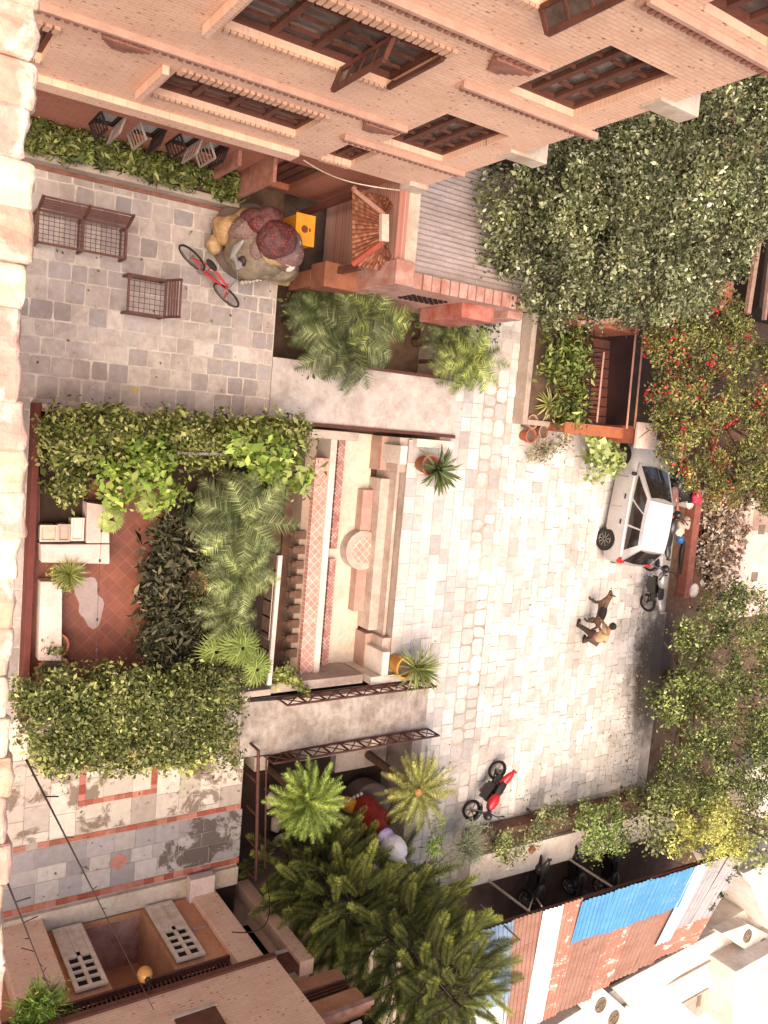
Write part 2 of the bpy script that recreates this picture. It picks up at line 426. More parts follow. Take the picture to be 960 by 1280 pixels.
ma_ = n_.nodes.new('ShaderNodeMath'); ma_.operation = 'MULTIPLY_ADD'; n_.links.new(nz_, ma_.inputs[0]); ma_.inputs[1].default_value = 3.2; n_.links.new(ln_.outputs['Value'], ma_.inputs[2])
fr_ = ramp(n_, ma_.outputs[0], [(.0, (1, 1, 1)), (1, (0, 0, 0))]); 
mr_ = n_.nodes.new('ShaderNodeMapRange'); n_.links.new(ma_.outputs[0], mr_.inputs[0]); mr_.inputs[1].default_value = 2.2; mr_.inputs[2].default_value = 2.36; mr_.inputs[3].default_value = .85; mr_.inputs[4].default_value = 0
n_.links.new(mixc(n_, mr_.outputs[0], k_, lin('#4a3a30')), b_.inputs['Base Color']); b_.inputs['Roughness'].default_value = .6
tag(mb.build('grey_flag_band', m_), kind='structure')
mb = MB()
BR = ['#b56a55', '#a85b48', '#c27d68', '#9d5240', '#b9776a']
for (x0, x1, y0, y1, al) in ((8.73, 8.85, 1.5, 7.85, 'Y'), (10.03, 10.17, 1.5, 7.9, 'Y'), ):
    stones(mb, x0, x1, y0, y1, al, x1 - x0, (.2, .24), .008, BR, .002, 0.06, 0, z=.004, rwj=0)
# the brick rectangle let into the worn slabs
for (x0, x1, y0, y1, al) in ((7.15, 7.27, 4.22, 5.85, 'Y'), (8.0, 8.12, 4.22, 5.85, 'Y'), (7.27, 8.0, 4.22, 4.36, 'X'), (7.27, 8.0, 5.71, 5.85, 'X')):
    stones(mb, x0, x1, y0, y1, al, min(x1 - x0, y1 - y0), (.18, .22), .008, BR, .002, 0.03, 0, z=.006, rwj=0)
# diamond of brick in the grey band
q = P(148, 1077); mb.add([(q.x - .2, q.y, .006), (q.x, q.y - .22, .006), (q.x + .2, q.y, .006), (q.x, q.y + .22, .006)], [(0, 1, 2, 3)], lin('#b0776a'))
tag(mb.build('brick_strips', attr_mat('paving_brick', rough=.85, nz=.35, nscale=12, dirt='#7a5548', dscale=2, dthr=(.5, .6), damt=.5)), kind='structure')
m2 = MB(); m2.quad((6.15, 1.5, -.012), (10.6, 1.5, -.012), (10.6, 7.85, -.012), (6.15, 7.85, -.012)); tag(m2.build('court_joints', M_DARKJ), kind='structure')
mb = MB(); mb.box(10.2, 10.62, 1.5, 7.85, -.01, .1); tag(mb.build('house_plinth_step', M_PALE), kind='structure')

# the large square beyond the channel
mb = MB()
LIGHT = ['#d3cac1', '#cac1b8', '#d8cfc7', '#c3bab1', '#d0c8bf', '#dbd3ca']
MIDG = ['#c3bbb5', '#bab2ac', '#cbc3bc', '#cfc7bf', '#beb6b1']
WX0, WX1 = -4.6, 10.72
stones(mb, .2, 6.15, 11.66, 12.9, 'X', .30, (.3, .55), .012, MIDG + LIGHT[:2], .006, 0, .03)
stones(mb, -3.4, 12.2, 12.9, 13.9, 'X', .33, (.35, .55), .012, MIDG + LIGHT[:3], .008, 0, .04)
stones(mb, -3.4, 12.2, 13.9, 14.7, 'X', .4, (.24, .5), .045, LIGHT + MIDG[:2], .03, 0, .28)
stones(mb, WX0, WX1, 14.7, 21.9, 'X', .30, (.24, .56), .012, LIGHT + MIDG[3:4], .02, .002, .13, rwj=.2, test=lambda x, y: x > -.45 or y < 15)
tag(mb.build('plaza_paving', M_PLAZA), kind='structure')
m2 = MB(); m2.quad((-8, 12.9, -.013), (12.3, 12.9, -.013), (12.3, 22.4, -.013), (-8, 22.4, -.013)); m2.quad((.15, 11.66, -.013), (6.2, 11.66, -.013), (6.2, 12.9, -.013), (.15, 12.9, -.013))
tag(m2.build('plaza_joints', M_DARKJ), kind='structure')
m2 = MB(); m2.quad((-9, 12.95, -.006), (-3.4, 12.95, -.006), (-3.4, 22.4, -.006), (-9, 22.4, -.006)); m2.quad((-3.4, 15.0, -.006), (-.45, 15.0, -.006), (-.45, 22.4, -.006), (-3.4, 22.4, -.006)); m2.quad((-9, 22.4, -.006), (-1.5, 22.4, -.006), (-1.5, 34, -.006), (-9, 34, -.006))
tag(m2.build('tree_soil', mat('dark_leaf_soil', '#43332a', .95, .5, 3, col2='#30251d')), kind='structure')
mb = MB(); mb.box(-7, .15, 12.6, 12.9, -1.25, -.014); mb.box(6.2, 16, 12.6, 12.9, -1.25, -.014); mb.box(.15, 6.2, 11.7, 12.9, -1.25, -.014)
tag(mb.build('channel_bank', M_CONC), kind='structure')
mb = MB(); mb.quad((12.3, 12.9, -.006), (17, 12.9, -.006), (17, 30, -.006), (12.3, 30, -.006)); tag(mb.build('lane', mat('lane_mud', '#6e5648', .8, .4, 1.5, col2='#4d392d')), kind='structure')

# ================================================================== BRICK BUILDING
FX = -4.7; GX = -4.85; CY = 9.25
M_BRK = brick_mat('pale_brick', '#edc3a6', '#e6b89b', '#dbb097', 'YZ', .22, .07)
M_BRKD = brick_mat('ground_brick', '#a8654c', '#96573f', '#a2796a', 'YZ', .22, .07, holes=False)
M_BRKXZ = brick_mat('side_brick', '#cf9f82', '#c59478', '#bf9980', 'XZ', .22, .07, holes=False)
M_WOOD = mat('dark_window_wood', '#6b4033', .6, .4, 5)
M_GLASS = mat('dusty_glass', '#6f6158', .25, .6, 1.2, spec=.6, bmp=0, col2='#32241d')
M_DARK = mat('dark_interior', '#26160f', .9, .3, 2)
M_CORN = mat('cornice_brick', '#a87462', .9, .3, 7, col2='#865647')
M_SLAB = mat('cornice_top', '#c39a86', .9, .25, 4)
M_SILL = mat('sill_brick', '#d6a98e', .9, .25, 5)
M_IRON = mat('black_iron', '#2c211f', .5, .3, 8)

def wall_holes(mb, axis, c, u0, u1, z0, z1, holes, depth, nrm, back=None):
    """wall face at axis=c, pierced by holes (u0,u1,z0,z1) with reveals going back by depth"""
    us = sorted({u0, u1, *[v for h in holes for v in h[:2]]}); zs = sorted({z0, z1, *[v for h in holes for v in h[2:4]]})
    us = [u for u in us if u0 <= u <= u1]; zs = [z for z in zs if z0 <= z <= z1]
    pt = (lambda u, z, d: (c - nrm * d, u, z)) if axis == 'X' else (lambda u, z, d: (u, c - nrm * d, z))
    for i in range(len(us) - 1):
        for j in range(len(zs) - 1):
            um, zm = (us[i] + us[i + 1]) / 2, (zs[j] + zs[j + 1]) / 2
            if any(h[0] < um < h[1] and h[2] < zm < h[3] for h in holes): continue
            mb.quad(pt(us[i], zs[j], 0), pt(us[i + 1], zs[j], 0), pt(us[i + 1], zs[j + 1], 0), pt(us[i], zs[j + 1], 0))
    for h in holes:
        a, b, z_0, z_1 = max(h[0], u0), min(h[1], u1), max(h[2], z0), min(h[3], z1)
        for (p, q) in (((a, z_0), (b, z_0)), ((b, z_0), (b, z_1)), ((b, z_1), (a, z_1)), ((a, z_1), (a, z_0))):
            mb.quad(pt(*p, 0), pt(*q, 0), pt(*q, depth), pt(*p, depth))
def window_X(parent, c, nrm, h, cols, rows, inset=.1, fw_=.07, sill=True, arch=True, dep=.3, name='window', open_leaf=None):
    """timber casement in a wall facing +-X: frame with muntins, pane behind"""
    y0, y1, z0, z1 = h; x = c - nrm * inset
    fr = MB()
    for (a, b, p, q) in ((y0, y1, z0, z0 + fw_), (y0, y1, z1 - fw_, z1), (y0, y0 + fw_, z0 + fw_, z1 - fw_), (y1 - fw_, y1, z0 + fw_, z1 - fw_)):
        fr.box(min(x, x - nrm * .07), max(x, x - nrm * .07), a, b, p, q)
    w = (y1 - y0) / cols
    for i in range(1, cols):
        yy = y0 + i * w; fr.box(min(x - nrm * .005, x - nrm * .065), max(x - nrm * .005, x - nrm * .065), yy - .05, yy + .05, z0 + fw_, z1 - fw_)
    for i in range(cols):
        for j in range(1, rows):
            zz = z0 + (z1 - z0) * j / rows; a, b = y0 + i * w + .09, y0 + (i + 1) * w - .09
            fr.box(min(x - nrm * .01, x - nrm * .05), max(x - nrm * .01, x - nrm * .05), a, b, zz - .018, zz + .018)
    f = fr.build(name, M_WOOD, parent)
    pn = MB(); pn.box(min(x - nrm * .075, x - nrm * .09), max(x - nrm * .075, x - nrm * .09), y0, y1, z0, z1); pn.build('pane', M_GLASS, f)
    if sill:
        s_ = MB(); n = int((y1 - y0) / .085)
        for k in range(n): yy = y0 + (k + .5) * (y1 - y0) / n; s_.obox((c + nrm * .012, yy, z0 - .055), (.05, .07, .1), (R(random.uniform(-4, 4)), 0, 0))
        s_.build('sill', M_SILL, f)
    if arch:   # soldier course of tilted bricks over the opening
        s_ = MB(); n = max(3, int((y1 - y0) / .1))
        for k in range(n):
            yy = y0 + (k + .5) * (y1 - y0) / n; s_.obox((c + nrm * .02, yy, z1 + .1), (.045, .07, .17), (R(random.uniform(-6, 6)), 0, 0))
        s_.build('soldier_course', M_SILL, f)
    return f

bb = thing('brick_building', 'tall pale orange brick building with dark timber windows rising beside the planter bed', 'building', (FX, 5.5, 0))
W1 = (3.83, 6.2, 3.72, 4.72); W2 = (3.83, 6.26, 6.45, 7.78); W3 = (7.45, 8.7, 7.53, 9.32); W4 = (7.37, 8.6, 4.57, 6.3)
W5 = (7.03, 7.64, 3.1, 4.05); W7 = (7.45, 8.7, 10.5, 12.2); W0 = (1.0, 2.28, 3.65, 4.75); W8 = (3.83, 6.26, 9.4, 10.8)
mb = MB(); wall_holes(mb, 'X', FX, -2, CY, 2.95, 14, [W0, W1, W2, W3, W4, W5, W7, W8], .3, 1)
mb.quad((FX, -2, 2.95), (FX, CY, 2.95), (GX - .1, CY, 2.95), (GX - .1, -2, 2.95))
mb.build('wall', M_BRK, bb)
mb = MB(); mb.quad((FX, CY, 0), (FX - 8, CY, 0), (FX - 8, CY, 14), (FX, CY, 14)); mb.quad((FX, -2, 14), (FX, CY, 14), (FX - 8, CY, 14), (FX - 8, -2, 14)); mb.build('end_wall', M_BRKXZ, bb)
gw = [(3.55, 3.95, 1.1, 1.85), (4.2, 4.65, 1.1, 1.85), (4.9, 5.3, 1.1, 1.85), (5.45, 5.8, 1.1, 1.85)]
dr = (6.85, 7.82, .25, 2.0)
mb = MB(); wall_holes(mb, 'X', GX, -2, CY, 0, 2.96, gw + [dr], .25, 1); mb.build('ground_wall', M_BRKD, bb)
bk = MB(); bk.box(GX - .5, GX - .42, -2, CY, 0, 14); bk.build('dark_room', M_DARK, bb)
for i, (h, c_, r_) in enumerate(((W0, 2, 4), (W1, 4, 4), (W2, 4, 4), (W3, 3, 4), (W4, 3, 4), (W5, 2, 4), (W7, 3, 4), (W8, 4, 4))):
    f = window_X(bb, FX, 1, h, c_, r_, sill=i not in (3, 4, 6), arch=i in (1, 2, 0, 7))
    if i in (1, 2, 7):      # curtains show pale behind the glass of some lights
        cu = MB(); 
        for k in range(3): cu.box(FX - .21, FX - .205, h[0] + .1 + k * .8, h[0] + .35 + k * .8, h[2] + .1, h[3] - .1)
        cu.build('curtain', mat('faded_curtain', '#a08d80', .9, .3, 3) if 'faded_curtain' not in MATS else MATS['faded_curtain'], f)
def shutter_leaf(parent, y, z0, z1, w, ang, hinge_x=FX, name='shutter'):
    """open casement leaf hinged at (hinge_x, y), swung out"""
    fr = MB(); dx, dy = math.cos(ang), math.sin(ang)
    def pt(t, z): return (hinge_x + .03 + dx * t, y + dy * t, z)
    for a, b in ((pt(0, z0), pt(0, z1)), (pt(w, z0), pt(w, z1)), (pt(0, z0), pt(w, z0)), (pt(0, z1), pt(w, z1))): fr.beam(a, b, .055)
    for k in (1, 2, 3): zz = z0 + (z1 - z0) * k / 4; fr.beam(pt(0, zz), pt(w, zz), .03)
    f = fr.build(name, M_WOOD, parent)
    gl = MB(); gl.add([pt(0, z0), pt(w, z0), pt(w, z1), pt(0, z1)], [(0, 1, 2, 3)]); gl.build('pane', M_GLASS, f)
shutter_leaf(bb, 5.45, 6.5, 7.72, .3, R(-20)); shutter_leaf(bb, 6.2, 6.5, 7.72, .2, R(140))
shutter_leaf(bb, 6.24, 9.42, 10.75, .26, R(30))
def dentil_cornice(y0, y1, z, out=.1, nm='cornice'):
    mb = MB(); mb.box(FX + .003, FX + out, y0, y1, z, z + .055); mb.box(FX + .003, FX + out * .55, y0, y1, z - .13, z - .003)
    c = mb.build(nm, M_SLAB, bb); d = MB(); y = y0 + .05
    while y < y1 - .05: d.box(FX + .004, FX + out * .85, y, y + .055, z - .12, z - .004); y += .11
    d.build('dentils', M_CORN, c)
for z0_, z1_ in ((3.6, 4.85), (6.3, 7.95), (9.2, 10.9)): mb = MB(); mb.box(FX + .004, FX + .13, 3.6, 3.7, z0_, z1_); mb.build('jamb_fin', M_BRK, bb, bevel=.008)
dentil_cornice(-2, 7.25, 5.42); dentil_cornice(-2, 7.28, 8.45); dentil_cornice(-2, 7.3, 11.5)
dentil_cornice(6.72, 9.2, 4.42, .1); dentil_cornice(6.82, 9.4, 7.33, .1); dentil_cornice(6.88, 9.3, 10.3, .1)
mb = MB(); mb.box(FX - .1, FX + .1, -2, 6.6, 2.78, 3.12); mb.build('ledge', M_BRK, bb, bevel=.01)
for z in (5.62, 8.55, 11.5): mb = MB(); mb.box(FX - .45, FX + .04, CY - .25, CY + .55, z - .05, z + .28); mb.build('slab_end', M_PALE, bb, bevel=.01)
for (y, z) in ((3.0, 5.3), (6.9, 5.3), (6.9, 8.3), (3.0, 8.3)):
    mb = MB()
    for k in range(5): mb.box(FX + .005, FX + .10 - .018 * k, y - .3 + .05 * k, y + .3 - .05 * k, z - .09 * (k + 1), z - .09 * k - .004)
    mb.build('stepped_bracket', M_CORN, bb)
# ground-floor hopper windows: pale panes and dark barred leaves swung out over the plants
for k, (a, b, z0, z1) in enumerate(gw):
    f = MB()
    for yy in (a + .02, b - .02): f.box(GX - .1, GX - .04, yy - .02, yy + .02, z0, z1)
    for zz in (z0 + .02, z1 - .02): f.box(GX - .101, GX - .039, a, b, zz - .02, zz + .02)
    fo = f.build('window', M_IRON, bb)
    pn = MB(); pn.box(GX - .12, GX - .11, a, b, z0, z1); pn.build('pane', mat('pale_glass', '#b9b3ac', .3, .2, 2, spec=.6) if 'pale_glass' not in MATS else MATS['pale_glass'], fo)
    for s_, yy in ((0, a), (1, b)):
        gr = MB(); ang = R(25 if s_ == 0 else -18); dx, dy = math.cos(ang) * .27, math.sin(ang) * .27
        dark = (k in (0, 2)) == (s_ == 0)
        gr.beam((GX, yy, z0), (GX + dx, yy + dy, z0), .035); gr.beam((GX, yy, z1), (GX + dx, yy + dy, z1), .035)
        gr.beam((GX, yy, z0), (GX, yy, z1), .035); gr.beam((GX + dx, yy + dy, z0), (GX + dx, yy + dy, z1), .035)
        for j in range(1, 5):
            zz = z0 + (z1 - z0) * j / 5; gr.beam((GX, yy, zz), (GX + dx, yy + dy, zz), .022 if dark else .012)
        gr.build('grille', M_IRON if dark else MATS['faded_curtain'], fo)
mb = MB(); mb.box(GX - .2, GX - .15, dr[0], dr[1], dr[2], dr[3])
for k in range(4): mb.box(GX - .16, GX - .1, dr[0] + .02 + k * .24, dr[0] + .2 + k * .24, dr[2] + .1, dr[3] - .1)
mb.build('door', M_WOOD, bb)
mb = MB(); mb.box(GX + .003, GX + .5, 6.55, 6.62, 0, 2.2); mb.box(GX + .003, GX + .28, 5.98, 6.05, 0, 1.9); mb.build('buttress', M_CORN, bb)

# planting bed along it
pb = thing('planter_bed', 'long low concrete planter bed holding leafy plants against the brick wall', 'planter', (-4.4, 4, 0))
mb = MB(); mb.box(-4.38, -4.24, 1.0, 6.72, 0, .34); mb.box(-4.84, -4.38, 6.58, 6.72, 0, .33); mb.build('kerb', M_CONC, pb, bevel=.012)
mb = MB(); mb.box(-4.84, -4.38, 1.0, 6.58, 0, .26); mb.build('soil', M_EARTH, pb)
mb = MB(); mb.box(-4.235, -4.17, 1.0, 6.75, -.01, .03); mb.build('gutter', mat('gutter_brick', '#8b5b4c', .9, .4, 6), pb)
HED = ('#6d7638', '#5c6630', '#7f8746', '#4b5527', '#979a5c', '#655f38')
hp = thing('leafy_border_plant', 'row of broad leafed green plants filling the bed under the barred windows', 'plants', (-4.6, 4.5, .3))
bl = []
for k in range(15):
    y = 2.4 + k * .29; bl.append((-4.56 + random.uniform(-.05, .05), y, .52 + random.uniform(-.06, .08), .24))
foliage('leaves', bl, M_LEAF, hp, .13, 2100, HED, .07, .7, .34, subn=60)
stems('stem', (-4.6, 4.5, .25), bl[::4], M_BARK, hp, .02, False)

# ================================================================== ROOFTOP PARAPET (where the photograph was taken)
pw = thing('rooftop_parapet', 'worn cream and pink brick parapet edge running along the whole near side', 'parapet', (0, .2, 0))
rp = MB(); cols = [lin(c) for c in ('#d9bd9f', '#d2ac8f', '#dcc5a9', '#cfa592', '#e0cbb0', '#c9a58e', '#c08d7a')]
zt = CAM_H - 1.9
e0, e1 = P(44, 60, zt), P(4, 1250, zt)
print('parapet edge', e0, e1)
dirv = (e1 - e0).normalized(); nv = Vector((-dirv.y, dirv.x, 0)); n = 0
t = -1.0
while t < (e1 - e0).length + 1:
    w = random.uniform(.088, .112); c = e0 + dirv * (t + w / 2) + nv * random.uniform(-.012, .012)
    rp.obox((c.x - nv.x * .25, c.y - nv.y * .25, zt - .05), (w + .004, .5, .1), (0, 0, math.atan2(dirv.y, dirv.x) + random.uniform(-.02, .02)), random.choice(cols)); t += w
o = rp.build('coping_bricks', attr_mat('worn_coping', rough=.9, nz=.45, bmp=.8, nscale=22, dirt='#efe2ce', dscale=7, dthr=(.5, .62), damt=.6), pw)
bv = o.modifiers.new('bevel', 'BEVEL'); bv.width = .011; bv.segments = 3
ss = o.modifiers.new('sub', 'SUBSURF'); ss.subdivision_type = 'SIMPLE'; ss.levels = 2; ss.render_levels = 2
tx = bpy.data.textures.new('worn', 'CLOUDS'); tx.noise_scale = .05
dm = o.modifiers.new('worn', 'DISPLACE'); dm.texture = tx; dm.strength = .03; dm.mid_level = .5
mb = MB(); a, b = e0 - dirv * 1.2, e1 + dirv * 1.2
for (p, q) in ((a, b),):
    p2, q2 = p - nv * .05, q - nv * .05; p3, q3 = p - nv * .42, q - nv * .42
    mb.add([(p2.x, p2.y, 0), (q2.x, q2.y, 0), (q3.x, q3.y, 0), (p3.x, p3.y, 0), (p2.x, p2.y, zt - .09), (q2.x, q2.y, zt - .09), (q3.x, q3.y, zt - .09), (p3.x, p3.y, zt - .09)],
           [(3, 2, 1, 0), (4, 5, 6, 7), (0, 1, 5, 4), (1, 2, 6, 5), (2, 3, 7, 6), (3, 0, 4, 7)])
mb.build('wall', M_BRK, pw)

# ================================================================== ANNEX WITH THE CORRUGATED ROOF
M_REDB = brick_mat('annex_brick', '#9c6252', '#ab7563', '#b08f82', 'YZ', .22, .07, holes=False, stain=.7, staincol='#c7aa9d')
M_REDTOP = mat('red_coping', '#a06f60', .9, .4, 3.5, col2='#bf9c8e')
M_SHEET = corr_mat('grey_sheet', '#bfb0aa', '#a3928b', 'X', '#8d6e60', (.58, .75))
an = thing('brick_annex', 'low red brick annex with a corrugated grey metal roof beside the tall brick building', 'annex', (-3.9, 10.8, 0))
RZ_ = 2.75
mb = MB()      # corrugated sheet, ridges running away from the courtyard
y0, y1, x0, x1 = 9.42, 12.75, -5.6, -3.12
nw = 24; st = (x1 - x0) / (nw * 4)
for i in range(nw * 4):
    xa, xb = x0 + i * st, x0 + (i + 1) * st; za, zb = RZ_ + .028 * math.sin(i * math.pi / 2), RZ_ + .028 * math.sin((i + 1) * math.pi / 2)
    mb.quad((xa, y0, za), (xb, y0, zb), (xb, y1, zb - .12), (xa, y1, za - .12))
mb.build('roof', M_SHEET, an, smooth=True)
mb = MB(); mb.box(-3.1, -2.86, 8.95, 12.5, -1.2, RZ_ + .12); mb.build('side_wall', M_REDB, an)
mb = MB(); mb.box(-5.6, -3.12, 8.9, 9.12, 0, RZ_ + .14); mb.build('front_wall', M_REDB, an)
mb = MB(); mb.box(-5.6, -3.0, 9.13, 9.42, 2.4, RZ_ + .1); mb.build('coping', M_PALE, an, bevel=.01)
mb = MB(); mb.box(-4.98, -4.62, 8.86, 9.3, RZ_ + .143, RZ_ + .5); mb.build('block', M_PALE, an, bevel=.01)
mb = MB(); mb.box(-3.3, -2.83, 8.85, 9.28, 0, RZ_ + .3); mb.build('pier', M_REDTOP, an, bevel=.02)
mb = MB(); mb.box(-3.14, -2.7, 12.2, 12.62, -1, RZ_ - .2); mb.build('pier', M_REDTOP, an, bevel=.02)
mb = MB(); mb.box(-2.88, -2.55, 11.0, 11.9, .9, RZ_ - .3); mb.build('wall_bay', mat('red_wash', '#9a4a3c', .85, .35, 3, col2='#b47f70'), an, bevel=.02)
mb = MB(); y = 8.9
while y < 12.4:
    mb.box(-3.14, -2.84, y, y + .2, RZ_ + .124, RZ_ + .17 + random.uniform(-.01, .02)); y += .23
mb.build('brick_coping', M_REDTOP, an)
mb = MB()      # pierced brick screen in the side wall
for i in range(7):
    for j in range(4):
        mb.obox((-2.845, 9.9 + i * .14, 1.7 + j * .16), (.03, .08, .1), (R(45), 0, 0))
tag(mb.build('pierced_screen', M_DARK, an))
mb = MB(); mb.box(-3.3, -2.8, 8.1, 8.9, 1.0, 1.6); mb.box(-3.2, -2.86, 8.1, 8.89, 0, .99); mb.build('low_wall', mat('rust_wash', '#8f5a42', .9, .4, 2.5), an, bevel=.015)
# clay tiled canopy over the gateway
cn = thing('tiled_canopy', 'small hipped canopy of brown clay tiles over the dark gateway', 'canopy', (-3.9, 8.2, 0))
ea, eb = P(441, 236, 2.45), P(441, 330, 2.45); ra, rb_ = P(480, 268, 3.0), P(480, 302, 3.0)
ea2, eb2 = ea + Vector((0, 1.15, 0)), eb + Vector((0, 1.15, 0))
TIL = [lin(c) for c in ('#9c6248', '#8a533d', '#ab735a', '#7c4936')]
mb = MB()
def tiles(mb, a, b, c, d, nu, nv_):
    """slope a-b (eave) to d-c (ridge) laid with overlapping half-round tiles"""
    for j in range(nv_):
        for i in range(nu):
            t0, t1 = j / nv_, (j + 1.25) / nv_; l0, r0 = a.lerp(d, t0), b.lerp(c, t0); l1, r1 = a.lerp(d, min(1, t1)), b.lerp(c, min(1, t1))
            p, q, s_, u = l0.lerp(r0, (i + .08) / nu), l0.lerp(r0, (i + .92) / nu), l1.lerp(r1, (i + .92) / nu), l1.lerp(r1, (i + .08) / nu)
            nrm = (q - p).cross(u - p).normalized(); nrm = -nrm if nrm.z < 0 else nrm
            m1, m2 = (p + q) / 2 + nrm * .035, (s_ + u) / 2 + nrm * .02; p, q = p + nrm * .012, q + nrm * .012
            mb.add([p, m1, q, s_, m2, u], [(0, 1, 4, 5), (1, 2, 3, 4)], random.choice(TIL))
tiles(mb, ea, eb, rb_, ra, 15, 11); tiles(mb, eb, eb2, rb_, rb_, 12, 9); tiles(mb, ea2, ea, ra, ra, 12, 9)
for a_, b_2, c_2 in ((ea, eb, rb_),): mb.add([ea - Vector((0, 0, .03)), eb - Vector((0, 0, .03)), rb_ - Vector((0, 0, .03)), ra - Vector((0, 0, .03))], [(0, 1, 2, 3)], TIL[3])
mb.build('tiled_roof', attr_mat('clay_tile', rough=.85, nz=.5, nscale=9, bmp=.3), cn)
mb = MB(); mb.tube([ea, ra], .045, 8); mb.build('hip_tile', M_REDTOP, cn)
mb = MB(); mb.tube([eb, rb_], .06, 8); mb.build('hip_tile', mat('red_ridge', '#a3503c', .8, .3, 4), cn)
mb = MB(); mb.beam(ra, rb_, .16, .1); mb.build('ridge', M_PALE, cn)
mb = MB(); mb.lathe([(.05, 0), (.06, .05), (.02, .1), (0, .16)], ea + Vector((0, 0, .02)), 10); mb.build('finial', M_CORN, cn)
for p in (ea, eb):
    mb = MB(); mb.box(p.x - .06, p.x + .06, p.y + .15, p.y + .27, 0, 2.42); mb.build('post', M_WOOD, cn)
# white cable looping to the canopy
mb = MB(); q0, q1 = Vector((FX + .2, 6.6, 3.3)), P(500, 238, 3.0)
mb.tube([q0.lerp(q1, t) - Vector((0, 0, .35 * math.sin(math.pi * t))) for t in [i / 14 for i in range(15)]], .012, 6)
tag(mb.build('loose_cable', M_PALE), 'thin pale cable sagging from the brick building to the tiled canopy', 'cable')

# ================================================================== BENCHES
M_BENCH = mat('brown_steel', '#6e4a41', .55, .3, 6, metal=.3)
def make_bench(L, D, H, secs, back_dir, dense):
    """open steel bench: mesh seat, legs, slatted back that leans outwards. length along local x, back at +y"""
    parts = []
    s_ = MB()
    for a, b in (((-L / 2, -D / 2), (L / 2, -D / 2)), ((L / 2, -D / 2), (L / 2, D / 2)), ((L / 2, D / 2), (-L / 2, D / 2)), ((-L / 2, D / 2), (-L / 2, -D / 2))): s_.beam((*a, H), (*b, H), .04)
    n = int(L / .09)
    for i in range(1, n): s_.tube([(-L / 2 + L * i / n, -D / 2, H), (-L / 2 + L * i / n, D / 2, H)], .006 if not dense else .008, 5, cap=False)
    for j in range(1, 7): s_.tube([(-L / 2, -D / 2 + D * j / 7, H + .006), (L / 2, -D / 2 + D * j / 7, H + .006)], .006, 5, cap=False)
    parts.append(('seat', s_))
    b_ = MB(); by = lambda t: D / 2 + .16 * t; bz = lambda t: H + .42 * t
    for t in (.25, .42, .59, .76, .97): b_.beam((-L / 2, by(t), bz(t)), (L / 2, by(t), bz(t)), .035, .02)
    parts.append(('backrest', b_))
    for k in range(secs + 1):
        x = -L / 2 + L * k / secs; l = MB(); l.beam((x, -D / 2, 0), (x, -D / 2, H), .045); l.beam((x, D / 2, 0), (x, D / 2, H), .045)
        l.beam((x, D / 2, H), (x, by(1), bz(1)), .045); l.beam((x, -D / 2, H - .03), (x, D / 2, H - .03), .05); l.beam((x, -D / 2, .03), (x, D / 2, .03), .03); parts.append(('leg_frame', l))
    return parts
def place_bench(label, c, rz, args, group):
    t = thing('metal_bench', label, 'bench', c, rz, group)
    for nm, m in make_bench(*args): m.build(nm, M_BENCH, t, local=True)
    return t
BG = 'open steel benches on the grey flags'
a, b = P(50, 303, .42), P(155, 322, .42); c, d = P(50, 262, .42), P(155, 285, .42)
cc = (a + b + c + d) / 4
place_bench('long brown steel mesh bench with two sections and a slatted back, by the planter bed', (cc.x, cc.y, 0), R(90), (1.56, .56, .42, 2, 1, False), BG)
place_bench('short brown steel bench for one or two, alone in the open courtyard', (-2.2, 4.93, 0), R(0), (.7, .72, .4, 1, 1, False), BG)
# its back faces the square: rebuild the orientation (back along +Y)

# ================================================================== BICYCLE
M_TYRE = mat('tyre_rubber', '#2e2724', .8, .3, 10); M_CHROME = mat('dull_chrome', '#a59d98', .3, .2, 10, metal=.8, bmp=0)
M_REDP = mat('red_enamel', '#c02028', .35, .15, 4, spec=.5, bmp=0)
def wheel_ring(mb, c, ax, r, tr, n=28, m=6):
    """torus with axis ax"""
    ax = Vector(ax).normalized(); a = ax.cross(Vector((0, 0, 1))); a.normalize(); b = ax.cross(a); o = len(mb.v); c = Vector(c)
    for i in range(n):
        t = 2 * math.pi * i / n; d = a * math.cos(t) + b * math.sin(t)
        for j in range(m):
            s_ = 2 * math.pi * j / m; mb.v.append(tuple(c + d * (r + tr * math.cos(s_)) + ax * tr * math.sin(s_)))
    for i in range(n):
        for j in range(m):
            i2, j2 = (i + 1) % n, (j + 1) % m; mb.face((o + i * m + j, o + i2 * m + j, o + i2 * m + j2, o + i * m + j2))
wb0, wb1 = P(240, 322, .33), P(283, 369, .33)
dv2 = (wb1 - wb0); ang = math.atan2(dv2.y, dv2.x)
bi = thing('bicycle', 'red bicycle parked upright beside the large draped sculpture', 'bicycle', ((wb0.x + wb1.x) / 2, (wb0.y + wb1.y) / 2, 0), ang)
hw = dv2.length / 2
for sgn, st_ in ((-1, 0), (1, R(0))):
    w_ = MB(); wheel_ring(w_, (sgn * hw, 0, .33), (math.sin(st_), math.cos(st_), 0), .31, .022); to = w_.build('wheel', M_TYRE, bi, True, True)
    r_ = MB(); wheel_ring(r_, (sgn * hw, 0, .33), (math.sin(st_), math.cos(st_), 0), .29, .009, 28, 5)
    for k in range(16):
        t = 2 * math.pi * k / 16; r_.tube([(sgn * hw, 0, .33), (sgn * hw + .29 * math.cos(t), 0, .33 + .29 * math.sin(t))], .0025, 4, cap=False)
    r_.tube([(sgn * hw, -.05, .33), (sgn * hw, .05, .33)], .025, 8); r_.build('rim', M_CHROME, to, True) if False else None
    rr = r_.build('rim', M_CHROME, None, True, True); rr.parent = to
